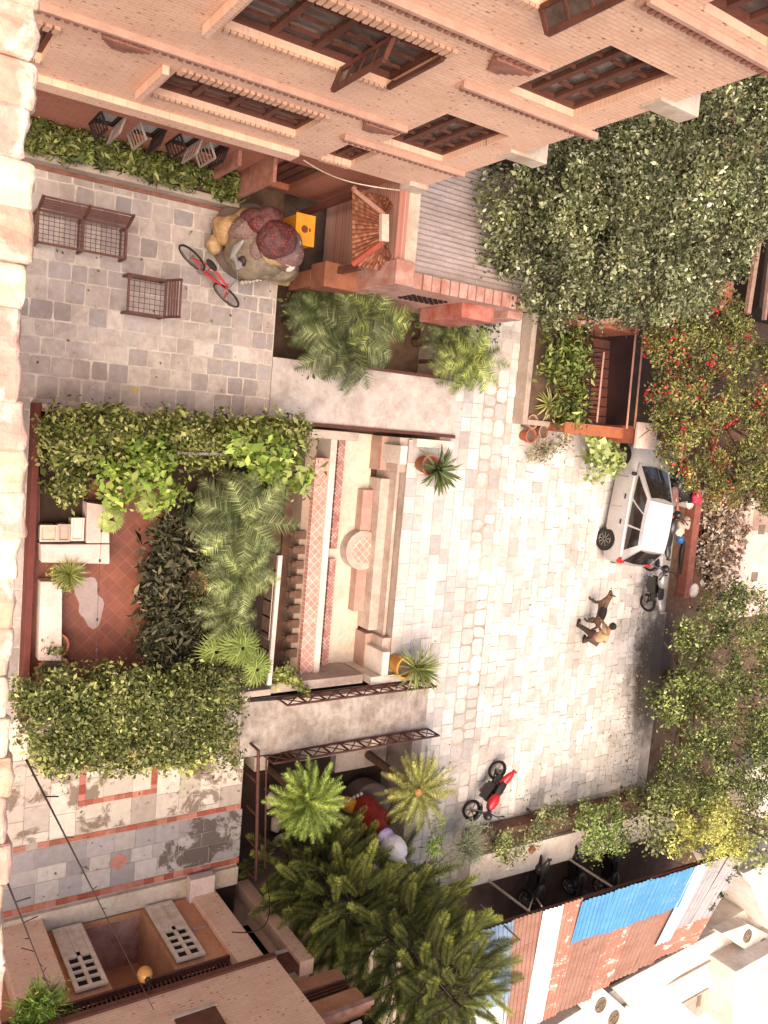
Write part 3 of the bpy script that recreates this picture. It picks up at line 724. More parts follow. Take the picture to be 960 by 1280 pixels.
f = MB(); bb_ = (-.08, 0, .3); st1 = (-.2, 0, .78); hd = (hw - .2, 0, .72); hd2 = (hw - .14, 0, .58); ra_ = (-hw, 0, .33)
for a, b, r in ((bb_, st1, .024), (bb_, hd2, .028), (st1, hd, .024), (bb_, ra_, .016), (st1, ra_, .014), (hd, hd2, .028)): f.tube([a, b], r, 8)
f.build('frame', M_REDP, bi, True, True)
f = MB(); f.tube([hd2, (hw - .05, .05, .5), (hw, .06, .33)], .015, 6); f.tube([hd2, (hw - .05, -.05, .5), (hw, -.06, .33)], .015, 6); f.build('fork', M_REDP, bi, True, True)
f = MB(); f.tube([hd, (hw - .24, 0, .95)], .014, 6); f.tube([(hw - .3, -.28, .97), (hw - .2, -.15, .97), (hw - .2, .15, .97), (hw - .3, .28, .97)], .013, 6); f.build('handlebar', M_CHROME, bi, True, True)
f = MB(); f.ell((-.22, 0, .86), (.14, .07, .035), 12, 6); f.tube([st1, (-.22, 0, .85)], .014, 6); f.build('saddle', M_TYRE, bi, True, True)
f = MB(); wheel_ring(f, (-.08, .04, .3), (0, 1, 0), .09, .006, 20, 4); f.beam((-.08, .05, .3), (.06, .05, .22), .02); f.beam((-.08, -.05, .3), (-.22, -.05, .38), .02); f.box(.03, .11, .06, .14, .2, .225); f.box(-.26, -.18, -.15, -.07, .38, .405); f.build('crank', M_CHROME, bi, False, True)
f = MB(); f.beam((-.1, .03, .25), (-.2, .16, 0), .018); f.build('kickstand', M_CHROME, bi, False, True)

def wrinkle(root, names, strength, scale):
    tx = bpy.data.textures.new('folds', 'CLOUDS'); tx.noise_scale = scale; tx.noise_depth = 3
    for o in [k for k in COL.objects if k.parent == root and k.name.split('.')[0] in names]:
        s_ = o.modifiers.new('sub', 'SUBSURF'); s_.levels = s_.render_levels = 2
        d_ = o.modifiers.new('folds', 'DISPLACE'); d_.texture = tx; d_.strength = strength; d_.mid_level = .5; d_.texture_coords = 'LOCAL'
# ================================================================== LARGE DRAPED SCULPTURE
def cloth_mat(name, base, spot, scale=16, thr=.32, base2=None, white=None):
    m, n, b, o = nt(name); v = coords(n)
    vo = n.nodes.new('ShaderNodeTexVoronoi'); vo.inputs['Scale'].default_value = scale; vo.inputs['Randomness'].default_value = .35; n.links.new(v, vo.inputs['Vector'])
    bs = ramp(n, noise(n, v, 2.2, 3), [(.42, lin(base)), (.58, lin(base2 or base))])
    k = mixc(n, ramp(n, vo.outputs['Distance'], [(thr - .06, (1, 1, 1)), (thr + .06, (0, 0, 0))]), bs, lin(spot))
    if white: k = mixc(n, ramp(n, noise(n, v, 4.5, 6, .7, .6), [(.6, (0, 0, 0)), (.63, (.9, .9, .9))]), k, lin(white))
    n.links.new(k, b.inputs['Base Color']); b.inputs['Roughness'].default_value = .7; b.inputs['Specular IOR Level'].default_value = .25
    bump(n, b, vo.outputs['Distance'], .3, .01); MATS[name] = m; return m
M_OCH = mat('ochre_paint', '#b3946c', .6, .3, 5, col2='#93683c'); M_OLIVE = mat('olive_paint', '#8a7a64', .6, .35, 3, col2='#5e5042')
M_PATT = cloth_mat('dark_red_pattern', '#4f2a28', '#9a3a3e', 19, .3, '#5e4440', None)
M_PATW = cloth_mat('dark_red_pattern_worn', '#7e6a62', '#8e2e38', 17, .3, '#6a5750', '#e2d2c3')
M_PEDE = mat('plinth_stone', '#76635a', .85, .35, 3)
sx, sy = P(315, 318, .5).x, P(315, 318, .5).y
sc1 = thing('draped_sculpture', 'large rounded sculpture painted with dark red patterned drapery over ochre limbs, behind the red bicycle', 'sculpture', (sx, sy, 0), 0, 'painted sculptures on round plinths')
mb = MB(); mb.lathe([(.78, 0), (.82, .1), (.78, .2), (.72, .24), (0, .24)], (P(310, 303, .1).x, P(310, 303, .1).y, 0), 40); mb.build('plinth', M_PEDE, sc1, True)
def P3(x, y, z): q = P(x, y, z); return (q.x, q.y, q.z)
mb = MB()
for (px, py, z, r, rot) in ((292, 282, .75, (.2, .36, .2), 0.2), (277, 288, .6, (.3, .17, .24), .3), (268, 306, .42, (.2, .17, .17), 0), (290, 318, .45, (.2, .15, .2), .4), (300, 275, .7, (.16, .33, .2), .9)):
    mb.ell(P3(px, py, z), r, 18, 10, (0, 0, rot), wob=.03)
mb.build('arm', M_OCH, sc1, True)
mb = MB(); mb.ell(P3(338, 343, .35), (.14, .52, .17), 20, 10, (0, 0, -.25), wob=.03); mb.ell(P3(358, 343, .4), (.16, .2, .2), 16, 8); mb.build('foot', M_OCH, sc1, True)
mb = MB(); 
for k in range(6): mb.ell(P3(303 + k * 4.5, 353 - k * .8, .24), (.05, .05, .045), 8, 6)
mb.build('toes', M_PALE, sc1, True)
mb = MB(); mb.ell(P3(322, 312, .8), (.62, .68, .62), 30, 18, (0, 0, .3), wob=.05); mb.ell(P3(345, 330, .7), (.34, .5, .5), 24, 12, (0, 0, -.3), wob=.06); mb.build('body', M_OLIVE, sc1, True)
mb = MB(); mb.ell(P3(331, 276, 1.3), (.24, .42, .3), 26, 14, (0, .2, .5), wob=.06); mb.ell(P3(318, 277, 1.15), (.26, .3, .34), 24, 12, wob=.05); mb.build('shoulder_cloth', M_PATT, sc1, True)
mb = MB(); mb.ell(P3(308, 290, 1.0), (.3, .34, .4), 24, 12, wob=.05); mb.ell(P3(318, 312, 1.15), (.26, .2, .3), 20, 12, (0, 0, .4), wob=.05); mb.build('shawl', M_PATW, sc1, True)
mb = MB(); mb.ell(P3(346, 300, 1.55), (.36, .42, .34), 28, 16, (0, 0, .5), wob=.05); mb.ell(P3(358, 318, 1.25), (.3, .3, .28), 20, 12, wob=.06); mb.build('head_cloth', M_PATT, sc1, True)
mb = MB(); mb.ell(P3(357, 312, 1.3), (.42, .4, .3), 24, 12, wob=.06); mb.build('drapery', M_PATW, sc1, True)
mb = MB()
for k in range(4): mb.tube([P3(330 + k * 2, 305 + k * 2, 1.6), P3(328 + k * 3, 316 + k * 2, 1.5), P3(334 + k * 5, 327 + k * 1.5, 1.35), P3(348 + k * 3, 331, 1.3)], .06, 8)
mb.build('scarf', M_OCH, sc1, True)
mb = MB()
for k in range(5): mb.tube([P3(304 - k * 2.5, 300 + k * 2, 1.4 - k * .04), P3(293 - k * 1, 318 + k, 1.25), P3(297 + k * 2, 336 - k, 1.05)], .035, 7)
mb.build('ornament', mat('grey_ornament', '#9a938a', .5, .4, 9), sc1, True)
mb = MB(); mb.ell(P3(303, 325, 1.05), (.14, .1, .14), 14, 8); mb.build('dark_trim', mat('dark_face', '#3c2b25', .5, .3, 9), sc1, True)
wrinkle(sc1, ('arm', 'body', 'shoulder_cloth', 'shawl', 'head_cloth', 'drapery', 'scarf', 'foot'), .07, .16)

# ================================================================== YELLOW BOX
a, b, c, d = P(375, 263, 1.1), P(400, 267, 1.1), P(395, 313, 1.1), P(372, 305, 1.1)
M_YEL = mat('yellow_paint', '#d9952f', .55, .2, 2.5, bmp=.1, col2='#c9842b'); M_YELD = mat('yellow_side', '#c0852f', .6, .3, 4)
yb = thing('yellow_box', 'yellow metal street box with a small dark emblem beside the dark gateway', 'box', ((a.x + c.x) / 2, (a.y + c.y) / 2, 0))
mb = MB(); mb.box(-4.2, -3.62, 7.62, 8.02, .02, 1.12); mb.build('cabinet', M_YEL, yb, bevel=.02)
mb = MB(); mb.box(-4.22, -3.6, 7.6, 8.04, 1.123, 1.16); mb.build('lid', M_YEL, yb, bevel=.01)
mb = MB(); cx, cy, cz = -3.92, 7.83, 1.164
mb.lathe([(.075, 0), (.075, .003), (0, .003)], (cx, cy - .03, cz), 18); mb.box(cx - .035, cx + .035, cy + .07, cy + .11, cz, cz + .003); mb.lathe([(.02, .003), (.04, .012), (0, .014)], (cx, cy - .03, cz), 12)
mb.build('emblem', mat('emblem_brown', '#7a3d22', .7, .3, 20), yb)
mb = MB(); mb.lathe([(.08, 0), (.08, .004), (0, .004)], (0, 0, 0), 16); o = mb.build('emblem', MATS['emblem_brown'], None, local=True); o.parent = yb; o.location = (a.x - a.x, 7.612 - (a.y + c.y) / 2, .75); o.rotation_euler = (R(90), 0, 0)

# ================================================================== BRIDGES
M_DECK = mat('bridge_concrete', '#bcb0a8', .8, .3, 1.6, col2='#94857c'); M_DECK2 = mat('bridge_metal', '#ada095', .65, .4, 2.4, col2='#77665b')
M_RAIL = mat('oxide_red_iron', '#5a342c', .6, .35, 8)
def deck(x0, x1, y0, y1, rise, m, parent, ribs=False):
    mb = MB(); n = 60
    for i in range(n):
        ta, tb = i / n, (i + 1) / n; ya, yb_ = y0 + (y1 - y0) * ta, y0 + (y1 - y0) * tb
        za, zb = rise * math.sin(math.pi * ta), rise * math.sin(math.pi * tb)
        if ribs: za += .006 * (i % 2); zb += .006 * ((i + 1) % 2)
        mb.quad((x0, ya, za + .03), (x1, ya, za + .03), (x1, yb_, zb + .03), (x0, yb_, zb + .03))
        mb.quad((x0, ya, za - .15), (x0, yb_, zb - .15), (x0, yb_, zb + .03), (x0, ya, za + .03)); mb.quad((x1, ya, za - .15), (x1, ya, za + .03), (x1, yb_, zb + .03), (x1, yb_, zb - .15))
    mb.quad((x0, y0, -.15), (x1, y0, -.15), (x1, y1, -.15), (x0, y1, -.15))
    return mb.build('deck', m, parent)
def lattice_rail(parent, x, y0, y1, rise, h, lean=0, n=9, nm='railing'):
    mb = MB(); pz = lambda t: rise * math.sin(math.pi * t) + .08; pt = lambda t, k: (x + lean * k - (.10 * math.sin(math.pi * t) if True else 0), y0 + (y1 - y0) * t, pz(t) + h * k)
    for k in (0, 1): mb.tube([pt(i / 20, k) for i in range(21)], .028, 6)
    for i in range(n + 1): mb.beam(pt(i / n, 0), pt(i / n, 1), .035)
    for i in range(n):
        mb.beam(pt(i / n, 0), pt((i + 1) / n, 1), .022); mb.beam(pt(i / n, 1), pt((i + 1) / n, 0), .022)
    return mb.build(nm, M_RAIL, parent)
b1 = thing('concrete_bridge', 'flat pinkish concrete footbridge between the clipped hedge and the shaggy palms', 'bridge', (-.7, 10.3, 0), 0, 'footbridges over the sunken strip')
deck(-1.4, -.06, 7.84, 12.95, 0.0, M_DECK, b1)
mb = MB(); mb.box(-.058, .02, 7.9, 13.0, -.2, .1); mb.build('edge_beam', M_RAIL, b1)
mb = MB(); mb.box(-1.46, -1.402, 9.9, 12.3, -.3, .16); mb.build('kerb', M_RAIL, b1)
mb = MB(); mb.box(-.98, -.92, 8.15, 8.155, .04, .045); 
b2 = thing('arched_footbridge', 'shallow arched footbridge with brown lattice railings and a worn metal deck', 'bridge', (6.9, 10.5, 0), 0, 'footbridges over the sunken strip')
deck(6.32, 7.6, 7.7, 12.95, .22, M_DECK2, b2, True)
lattice_rail(b2, 6.3, 8.55, 12.75, .22, .5, 0, 9); lattice_rail(b2, 7.62, 8.3, 13.0, .22, .5, 0, 10)

# ================================================================== SUNKEN WATER COURT
pl = thing('sunken_pool', 'stepped sunken pool lined with red patterned tiles between the two footbridges', 'pool', (3.1, 10, -1))
def tile_mat(name, c1, c2, joint, s=.18, plane='XY'):
    m, n, b, o = nt(name)
    mp = n.nodes.new('ShaderNodeMapping'); tc = n.nodes.new('ShaderNodeTexCoord'); n.links.new(tc.outputs['Object'], mp.inputs[0]); mp.inputs['Rotation'].default_value = (0, 0, R(45))
    t = n.nodes.new('ShaderNodeTexBrick'); n.links.new(mp.outputs[0], t.inputs[0]); t.offset = 0
    t.inputs['Scale'].default_value = 1; t.inputs['Brick Width'].default_value = s; t.inputs['Row Height'].default_value = s; t.inputs['Mortar Size'].default_value = .008
    t.inputs['Color1'].default_value = (*lin(c1), 1); t.inputs['Color2'].default_value = (*lin(c2), 1); t.inputs['Mortar'].default_value = (*lin(joint), 1)
    f = noise(n, coords(n), 3, 6, .7); k = mixc(n, .5, t.outputs[0], ramp(n, f, [(.35, (.45, .38, .33)), (.62, (1, 1, 1))]), 'MULTIPLY')
    n.links.new(k, b.inputs['Base Color']); b.inputs['Roughness'].default_value = .6; bump(n, b, t.outputs['Fac'], -.3, .01); MATS[name] = m; return m
M_REDTILE = tile_mat('red_band_tile', '#cf9a8a', '#c48a7a', '#dfc9bc', .15); M_DOT = tile_mat('small_red_tile', '#b0655a', '#cfae9f', '#8d6a5f', .07)
M_BASIN = mat('basin_floor', '#cdbfae', .55, .25, 1.0, col2='#b9a48f', spec=.4)
X0, X1 = .1, 6.25
def band(nm, px0, px1, z, m, x0=X0, x1=X1, ztop=None, zb=-1.24, py=690, bev=0):
    ya, yb_ = P(px0, py, z).y, P(px1, py, z).y
    mb = MB(); mb.box(x0, x1, ya, yb_, zb, z); return mb.build(nm, m, pl, bevel=bev), ya, yb_
band('trench', 352, 373, -1.15, mat('damp_trench', '#6b4c3d', .8, .5, 3), zb=-1.2)
o, ya, yb_ = band('shelf', 373, 386, -.7, mat('damp_beige', '#a58e7c', .8, .35, 2))
YS = ya
band('tile_band', 386.3, 403, -.55, M_REDTILE, x0=.75, x1=6.05, bev=.01); band('ledge', 403.3, 411, -.5, M_WHITEW, bev=.01)
band('tile_strip', 413, 421, -.95, M_DOT, x1=3.0); band('tile_strip', 413, 421, -.95, M_DOT, x0=3.25, x1=6.0)
o, ya, yb_ = band('basin', 411.4, 455, -1.1, M_BASIN, zb=-1.22)
BY0, BY1 = ya, yb_
for k in range(9):    # carved spouts along the shelf
    mb = MB(); xx = 2.6 + k * .36; mb.box(xx - .1, xx + .1, YS - .1, YS + .12, -.69, -.6); mb.ell((xx, YS - .1, -.66), (.1, .1, .06), 12, 6); mb.tube([(xx, YS, -.7), (xx, YS - .2, -.8)], [.08, .05], 8); tag(mb.build('spout', mat('brown_stone', '#6e5040', .8, .4, 6) if 'brown_stone' not in MATS else MATS['brown_stone'], pl, True))
# steps on the far side
def stepY(px, z, py=690): return P(px, py, z).y
M_STEP = mat('step_stone', '#c2aea1', .8, .3, 2.2, col2='#a08a7d'); M_STEPR = mat('step_reddish', '#b09284', .8, .4, 3, col2='#a0786a')
s3 = MB(); s3.box(P(456, 612, -.8).x, P(440, 765, -.8).x, stepY(448, -.82), stepY(461, -.82), -1.22, -.82); s3.build('step', M_STEPR, pl, bevel=.015)
s3 = MB(); s3.box(P(475, 598, -.55).x, P(462, 788, -.55).x, stepY(461.4, -.82), stepY(480, -.55), -1.22, -.55); s3.build('step', M_STEP, pl, bevel=.015)
s3 = MB(); s3.box(P(497, 590, -.28).x, P(478, 795, -.28).x, stepY(480, -.55) + .003, 11.66, -1.22, -.28); s3.build('step', M_STEP, pl, bevel=.015)
xc, yc = P(453, 688, -.78).x, stepY(452, -.8)
s3 = MB(); s3.lathe([(.5, -1.22 + .78), (.5, 0), (.44, .015), (0, .015)], (xc, yc + .03, -.78), 36); s3.build('round_step', M_STEP, pl, bevel=0)
s3 = MB(); s3.lathe([(.33, 0), (.33, .006), (.22, .006)], (xc, yc + .03, -.764), 36); s3.build('round_inlay', M_REDTILE, pl)
xa, xb = P(497, 590, -.28).x, P(478, 795, -.28).x
QY = stepY(466, -.6)
for (x0, x1) in ((.11, xa - .005), (xb + .005, 6.24)):
    s3 = MB(); s3.box(x0, x1, QY, 11.45, -1.22, -.6); s3.build('side_platform', M_STEPR, pl, bevel=.01)
    s3 = MB(); s3.box(x0, x1, 11.455, 11.75, -1.22, -.1); s3.build('side_platform', M_STEP, pl, bevel=.01)
s3 = MB(); s3.box(.11, 6.24, BY1 + .004, QY - .004, -1.22, -1.12); s3.build('damp_edge', mat('damp_edge', '#7d6350', .7, .5, 4), pl)
for (x0, x1, y0, y1, zt_) in ((.08, .28, 8.9, 10.2, 0), (.1, .3, 11.76, 12.9, .2), (.3, .75, 11.3, 11.5, .2), (6.0, 6.2, 11.0, 12.6, .2), (5.4, 6.0, 11.3, 11.5, .2), (5.98, 6.2, 8.4, 10.9, 0)):
    s3 = MB(); s3.box(x0, x1, y0, y1, -1.2, zt_); s3.build('pier', M_WHITEW if zt_ else M_CONC, pl, bevel=.015)

# ================================================================== POTTED PLANTS ON THE POOL CORNERS
def pot(name, label, cat, c, r, h, m, group=None, soil=True):
    t = thing(name, label, cat, c, 0, group)
    mb = MB(); mb.lathe([(r * .68, 0), (r * .8, h * .3), (r * .95, h * .8), (r * 1.04, h * .86), (r * 1.06, h), (r * .9, h), (r * .86, h * .85), (0, h * .84)], (0, 0, 0), 26)
    mb.build('pot', m, t, True, True)
    if soil:
        mb = MB(); mb.lathe([(r * .87, h * .855), (0, h * .87)], (0, 0, 0), 20); mb.build('soil', M_EARTH, t, False, True)
    return t
M_TERRA = mat('terracotta', '#b0674a', .85, .3, 5, col2='#8f5440'); M_OCHPOT = mat('ochre_glaze', '#c98f3c', .6, .25, 5); M_TERRA2 = mat('pale_terracotta', '#b98c76', .9, .3, 6, col2='#9a6f5b')
SPK = ('#6f7c3c', '#8a9350', '#9aa45c', '#5b6a30', '#a9a768')
p = P(501, 812, .5); c = Vector((p.x, p.y, .0))
# tall jar lying at the corner pier, fan of palm leaves leaning to the square
tp = pot('potted_palm', 'fan leafed palm in a tall ochre jar on the pool corner by the arched footbridge', 'potted palm', (5.72, 11.75, -.03), .27, .62, M_OCHPOT, 'pots on the corners of the sunken pool')
def spiky(parent, c, n, L, w, cols, elev=(.2, 1.4), nm='leaves', lean=(0, 0), az0=0, azr=2 * math.pi, seg=4, droop=.9, name_m=M_LEAF):
    V = []; C = []
    for k in range(n):
        az = az0 + random.uniform(-.5, .5) * azr; th = random.uniform(*elev); l = L * random.uniform(.7, 1.1); pos = Vector(c); sd = Vector((-math.sin(az), math.cos(az), 0)); col = np.array(lin(random.choice(cols))) * random.uniform(.7, 1.3)
        for i in range(seg):
            t0, t1 = i / seg, (i + 1) / seg; dr = Vector((math.cos(az) * math.cos(th) + lean[0], math.sin(az) * math.cos(th) + lean[1], math.sin(th))).normalized(); nx = pos + dr * l / seg
            wa, wb = w * (math.sin(math.pi * (.15 + .85 * t0)) + .1), w * (math.sin(math.pi * (.15 + .85 * t1)) + .02)
            V += [pos - sd * wa, pos + sd * wa, nx + sd * wb, nx - sd * wb]; C.append(col); pos = nx; th -= droop / seg
    V = np.array([tuple(v) for v in V]); F = np.arange(len(V)).reshape(-1, 4)
    return np_mesh(nm, V, F, np.clip(np.array(C), .004, .9), name_m, parent)
spiky(tp, (5.72, 11.95, .6), 150, .85, .016, SPK, (.1, 1.35), lean=(.1, .55))
tq = pot('potted_agave', 'dark strap leafed plant in a terracotta pot on the pool corner by the flat bridge', 'potted plant', (.72, 12.05, .0), .25, .45, M_TERRA, 'pots on the corners of the sunken pool')
spiky(tq, (.8, 12.2, .45), 60, .75, .035, ('#4f5f35', '#5f6d3f', '#44522c', '#7d8058'), (.1, 1.2), lean=(.25, .35))
def small_plant(name, label, px, py, z, r, n=40, L=.3, w=.02, cols=SPK, **kw):
    t = thing(name, label, 'plant', tuple(P(px, py, z)))
    spiky(t, tuple(P(px, py, z)), n, L, w, cols, **kw); return t
VINE = ('#7d8a42', '#98a150', '#5d6b30', '#b0ad68')
t = thing('trailing_vine', 'leafy trailing vine on the corner pier between white rail and arched footbridge', 'vine', tuple(P(360, 850, 0)))
foliage('leaves', [(*P(352, 838, .15), .22), (*P(368, 850, .1), .2), (*P(380, 862, .1), .14), (*P(345, 850, .1), .14)], M_LEAF, t, .09, 900, VINE, .07, .7, .6)
t = thing('wall_fern', 'small pale fern growing from the pool rim under the flat bridge', 'fern', tuple(P(425, 540, -.3)))
foliage('leaves', [(*P(424, 541, -.35), .2), (*P(433, 548, -.6), .12)], M_LEAF, t, .06, 700, ('#9a9a62', '#b3ac7c', '#7d7f48'), .06, .6)
t = thing('rim_weed', 'small weed sprouting at the lower end of the pool tile strip', 'weed', tuple(P(408, 843, -.5)))
foliage('leaves', [(*P(408, 843, -.4), .14), (*P(425, 832, -.5), .08)], M_LEAF, t, .05, 700, VINE, .05, .6)

# ================================================================== RAISED GARDEN
gd = thing('raised_garden', 'raised garden bed enclosed by a dark red beam and low walls', 'garden', (3, 5.5, 0))
GX0, GX1, GY0, GY1 = 0.02, 6.08, 3.05, 8.2
mb = MB(); mb.box(GX0, GX1, GY0 - .06, GY0 + .06, 0, .42); mb.build('edge_beam', mat('oxide_beam', '#6b332b', .7, .35, 5), gd, bevel=.01)
mb = MB(); mb.box(GX0, GX0 + .14, GY0 + .07, GY1, 0, .4); mb.build('wall', M_CONC, gd, bevel=.01)
mb = MB(); mb.box(GX1 - .14, GX1, GY0 + .07, GY1, 0, .4); mb.build('wall', M_CONC, gd, bevel=.01)
mb = MB(); mb.box(GX0 + .15, GX1 - .15, GY0 + .07, GY1 - .2, -.02, .1); mb.build('soil', mat('dark_soil', '#3d2c22', .95, .4, 3), gd)
M_TERRT = tile_mat('terrace_tile', '#854832', '#743c2b', '#865543', .22)
tx0, tx1 = P(150, 600, .12).x, P(150, 850, .12).x
mb = MB(); mb.add([(tx0, GY0 + .07, .12), (tx0, 5.75, .12), (3.1, 5.3, .12), (tx1, 5.5, .12), (tx1, GY0 + .07, .12)], [(0, 4, 3, 2, 1)])
mb.build('terrace', M_TERRT, gd)
mb = MB(); q = P(112, 752, .127); pts = []
for k in range(26):
    a = 2 * math.pi * k / 26; r = .34 * (1 + .3 * math.sin(2 * a + .6) + .12 * math.sin(5 * a)); pts.append((q.x + r * 1.25 * math.cos(a), q.y + r * .85 * math.sin(a), .127))
mb.add(pts, [tuple(range(26))]); mb.build('cement_patch', mat('cement_patch', '#a08c88', .6, .15, 3, col2='#8f7d78'), gd)
M_PINKW = mat('pinkish_white_render', '#d6bfb2', .75, .2, 2.2, col2='#bfa195')
def prism_px(label_nm, pts, z, zb, m, par, bev=.012):
    w_ = [P(a, b, z) for a, b in pts]; mb = MB(); mb.prism([(p.x, p.y) for p in w_], zb, z); return mb.build(label_nm, m, par, bevel=bev)
w_ = [P(a, b, .17) for a, b in ((51, 560), (120, 585), (107, 627), (107, 656), (51, 656))]; mb = MB(); mb.prism([(p.x, p.y) for p in w_][::-1], .1, .17); mb.build('soil_bed', MATS['dark_soil'], gd)
t = thing('corner_bench_wall', 'white rendered corner bench around three planter boxes on the red tiled terrace', 'bench', tuple(P(110, 690, 0)))
prism_px('arm', [(109, 628), (136, 632), (137, 679), (108, 679)][::-1], .52, .12, M_PINKW, t); prism_px('seat', [(51, 680.5), (137, 680.5), (137, 705), (52, 703)][::-1], .52, .12, M_PINKW, t)
t = thing('rendered_bench', 'long pinkish white rendered bench against the dark red beam', 'bench', tuple(P(64, 770, 0)))
prism_px('seat', [(51, 727), (78, 727), (77, 826), (48, 826)][::-1], .5, .12, M_PINKW, t)
for k, (a, b, c_, d, lb) in enumerate(((51, 657, 70, 676, 'square pale plastic planter box nearest the dark red beam'), (73, 656, 86, 676, 'small grey planter box between the square one and the tall white one'), (90, 648, 103, 675, 'tall narrow white planter box in the bench corner'))):
    t = thing('planter_box', lb, 'planter', tuple(P((a + c_) / 2, (b + d) / 2, .1)), 0, 'planter boxes behind the corner bench')
    w0_, w1_ = P(a, b, .45), P(c_, d, .45); mb = MB(); x0, x1, y0, y1 = w0_.x, w1_.x, w0_.y, w1_.y
    mb.box(x0, x1, y0, y1, .12, .45); mb.build('box', [M_PALE, M_CONC, M_WHITEW][k], t, bevel=.03)
    mb = MB(); mb.box(x0 - .015, x1 + .015, y0 - .015, y0 + .02, .453, .48); mb.box(x0 - .015, x1 + .015, y1 - .02, y1 + .015, .453, .48); mb.box(x0 - .015, x0 + .02, y0 + .02, y1 - .02, .453, .48); mb.box(x1 - .02, x1 + .015, y0 + .02, y1 - .02, .453, .48); mb.build('rim', [M_PALE, M_CONC, M_WHITEW][k], t)
for lb, px, py, r in (('round terracotta pot of grass by the rendered bench', 68, 806, .24), ('wide terracotta pot beside the lower hedge', 66, 838, .3), ('terracotta pot among the dark glossy plants', 241, 729, .27)):
    q = P(px, py, .35); t = pot('terracotta_pot', lb, 'pot', (q.x, q.y, .1), r, .35, M_TERRA, 'terracotta pots in the garden')
    if r != .27: foliage('leaves', [(q.x, q.y, .5, r * .7)], M_LEAF, t, .07, 900, ('#66723a', '#7d8447', '#4f5d2b'), .06)
    else: foliage('leaves', [(q.x, q.y, .5, .14)], M_LEAF, t, .09, 500, ('#4a4a30', '#5a5038'), .06)
GRS = ('#8d9550', '#a2a560', '#70783a', '#b5b06e')
t = small_plant('grass_tuft', 'round tuft of fine yellow green grass between the two pale benches', 85, 716, .45, .4, 260, .42, .008, GRS, elev=(.2, 1.5)); foliage('leaves', [(*P(85, 716, .45), .28)], M_LEAF, t, .07, 1200, GRS, .07, .5, .25)
# hedges
HEDT = ('#868c48', '#727a3b', '#9da05a', '#5b632d', '#b5b374', '#4c5228')
def hedge(label, blobs, cols, m=M_LEAF, size=.1, dens=420, name='garden_hedge', cat='hedge', base=None, **kw):
    base = base or (sum(b[0] for b in blobs) / len(blobs), sum(b[1] for b in blobs) / len(blobs), 0)
    t = thing(name, label, cat, base); foliage('leaves', blobs, m, t, size, dens, cols, **kw); stems('stems', (*base[:2], .05), blobs[::3] if len(blobs) > 4 else blobs, M_BARK, t, .035); return t
def PB(px, py, z, r, rz=None): q = P(px, py, z); return (q.x, q.y, q.z, r, rz or r * .8)
bl = [PB(x, 538 + random.uniform(-6, 6) + (x - 60) * .03, .85, .42) for x in range(72, 380, 20)] + [PB(x, 562 + random.uniform(-6, 6), .75, .4) for x in range(80, 300, 24)] + [PB(70, 590, .7, .38), PB(88, 610, .6, .33)]
hedge('clipped light green hedge along the flat bridge side of the garden', bl, HEDT, size=.1, dens=800, sub=.1, aspect=.5, subn=16)
bl = [PB(160, 585, 1.1, .5), PB(195, 600, 1.1, .48), PB(150, 612, .95, .38), PB(185, 570, 1.15, .4)]
hedge('bright green broad leafed bush at the head of the tiled terrace', bl, ('#8aa442', '#9cb052', '#748f38', '#b0bd6a'), size=.14, dens=340, name='broad_leaf_bush', cat='bush', sub=.13, aspect=.55, subn=14)
bl = [PB(335, 565, 1.2, .45), PB(355, 580, 1.2, .5), PB(365, 600, 1.1, .4), PB(330, 600, 1.1, .42), PB(300, 555, 1.1, .4)]
hedge('rounded glossy bush on the garden corner by the white rail', bl, ('#8aa045', '#9cb058', '#6f8836', '#b2bf72'), size=.17, dens=240, name='glossy_bush', cat='bush', sub=.13, aspect=.5, subn=14)
bl = []
for x in range(60, 300, 22):
    for k in range(3): bl.append(PB(x + random.uniform(-6, 6), 862 + k * 34 + random.uniform(-6, 6) + (8 if x < 90 else 0), 1.25 - .1 * k, .42))
bl += [PB(40, 860, 1.0, .36), PB(36, 880, 1.0, .33), PB(285, 850, 1.1, .36), PB(230, 855, 1.2, .34)]
hedge('large dense olive green hedge at the lower end of the garden over the worn slabs', bl, ('#69713c', '#7d834a', '#565e30', '#a3a468', '#4a5229'), size=.08, dens=950, sub=.11, aspect=.5, subn=16)
bl = [PB(60 + k * 24, 935 + random.uniform(-8, 8), .9, .36) for k in range(9)]
hedge('low edge of yellow green foliage spilling onto the brick rectangle', bl, ('#9ba055', '#b0b16a', '#7e8644', '#c0bb7c'), size=.11, dens=480, name='spilling_shrub', cat='shrub', sub=.12, subn=14)
DRK = ('#4a4a33', '#5d5942', '#3d4029', '#6e6850', '#33371f')
bl = [PB(x, y, .45, .32) for x, y in ((205, 675), (225, 700), (195, 715), (215, 740), (200, 770), (230, 765), (215, 800), (245, 790), (195, 800), (235, 660), (220, 820), (250, 755), (180, 730), (225, 640))]
hedge('bed of dark glossy pointed leaves beside the red tiled terrace', bl, DRK, size=.17, dens=560, name='dark_foliage_bed', cat='plants', sub=.14, aspect=.3, subn=14, jit=.3)
FEATH = ('#66713f', '#7a8450', '#556034', '#8f9666')
bl = [PB(x, y, .9, .4) for x, y in ((275, 705), (290, 735), (265, 755), (285, 765), (300, 700), (270, 725))]
hedge('soft feathery green shrub between the garden palms', bl, FEATH, size=.07, dens=800, name='feathery_shrub', cat='shrub', sub=.13, aspect=.2, subn=12)
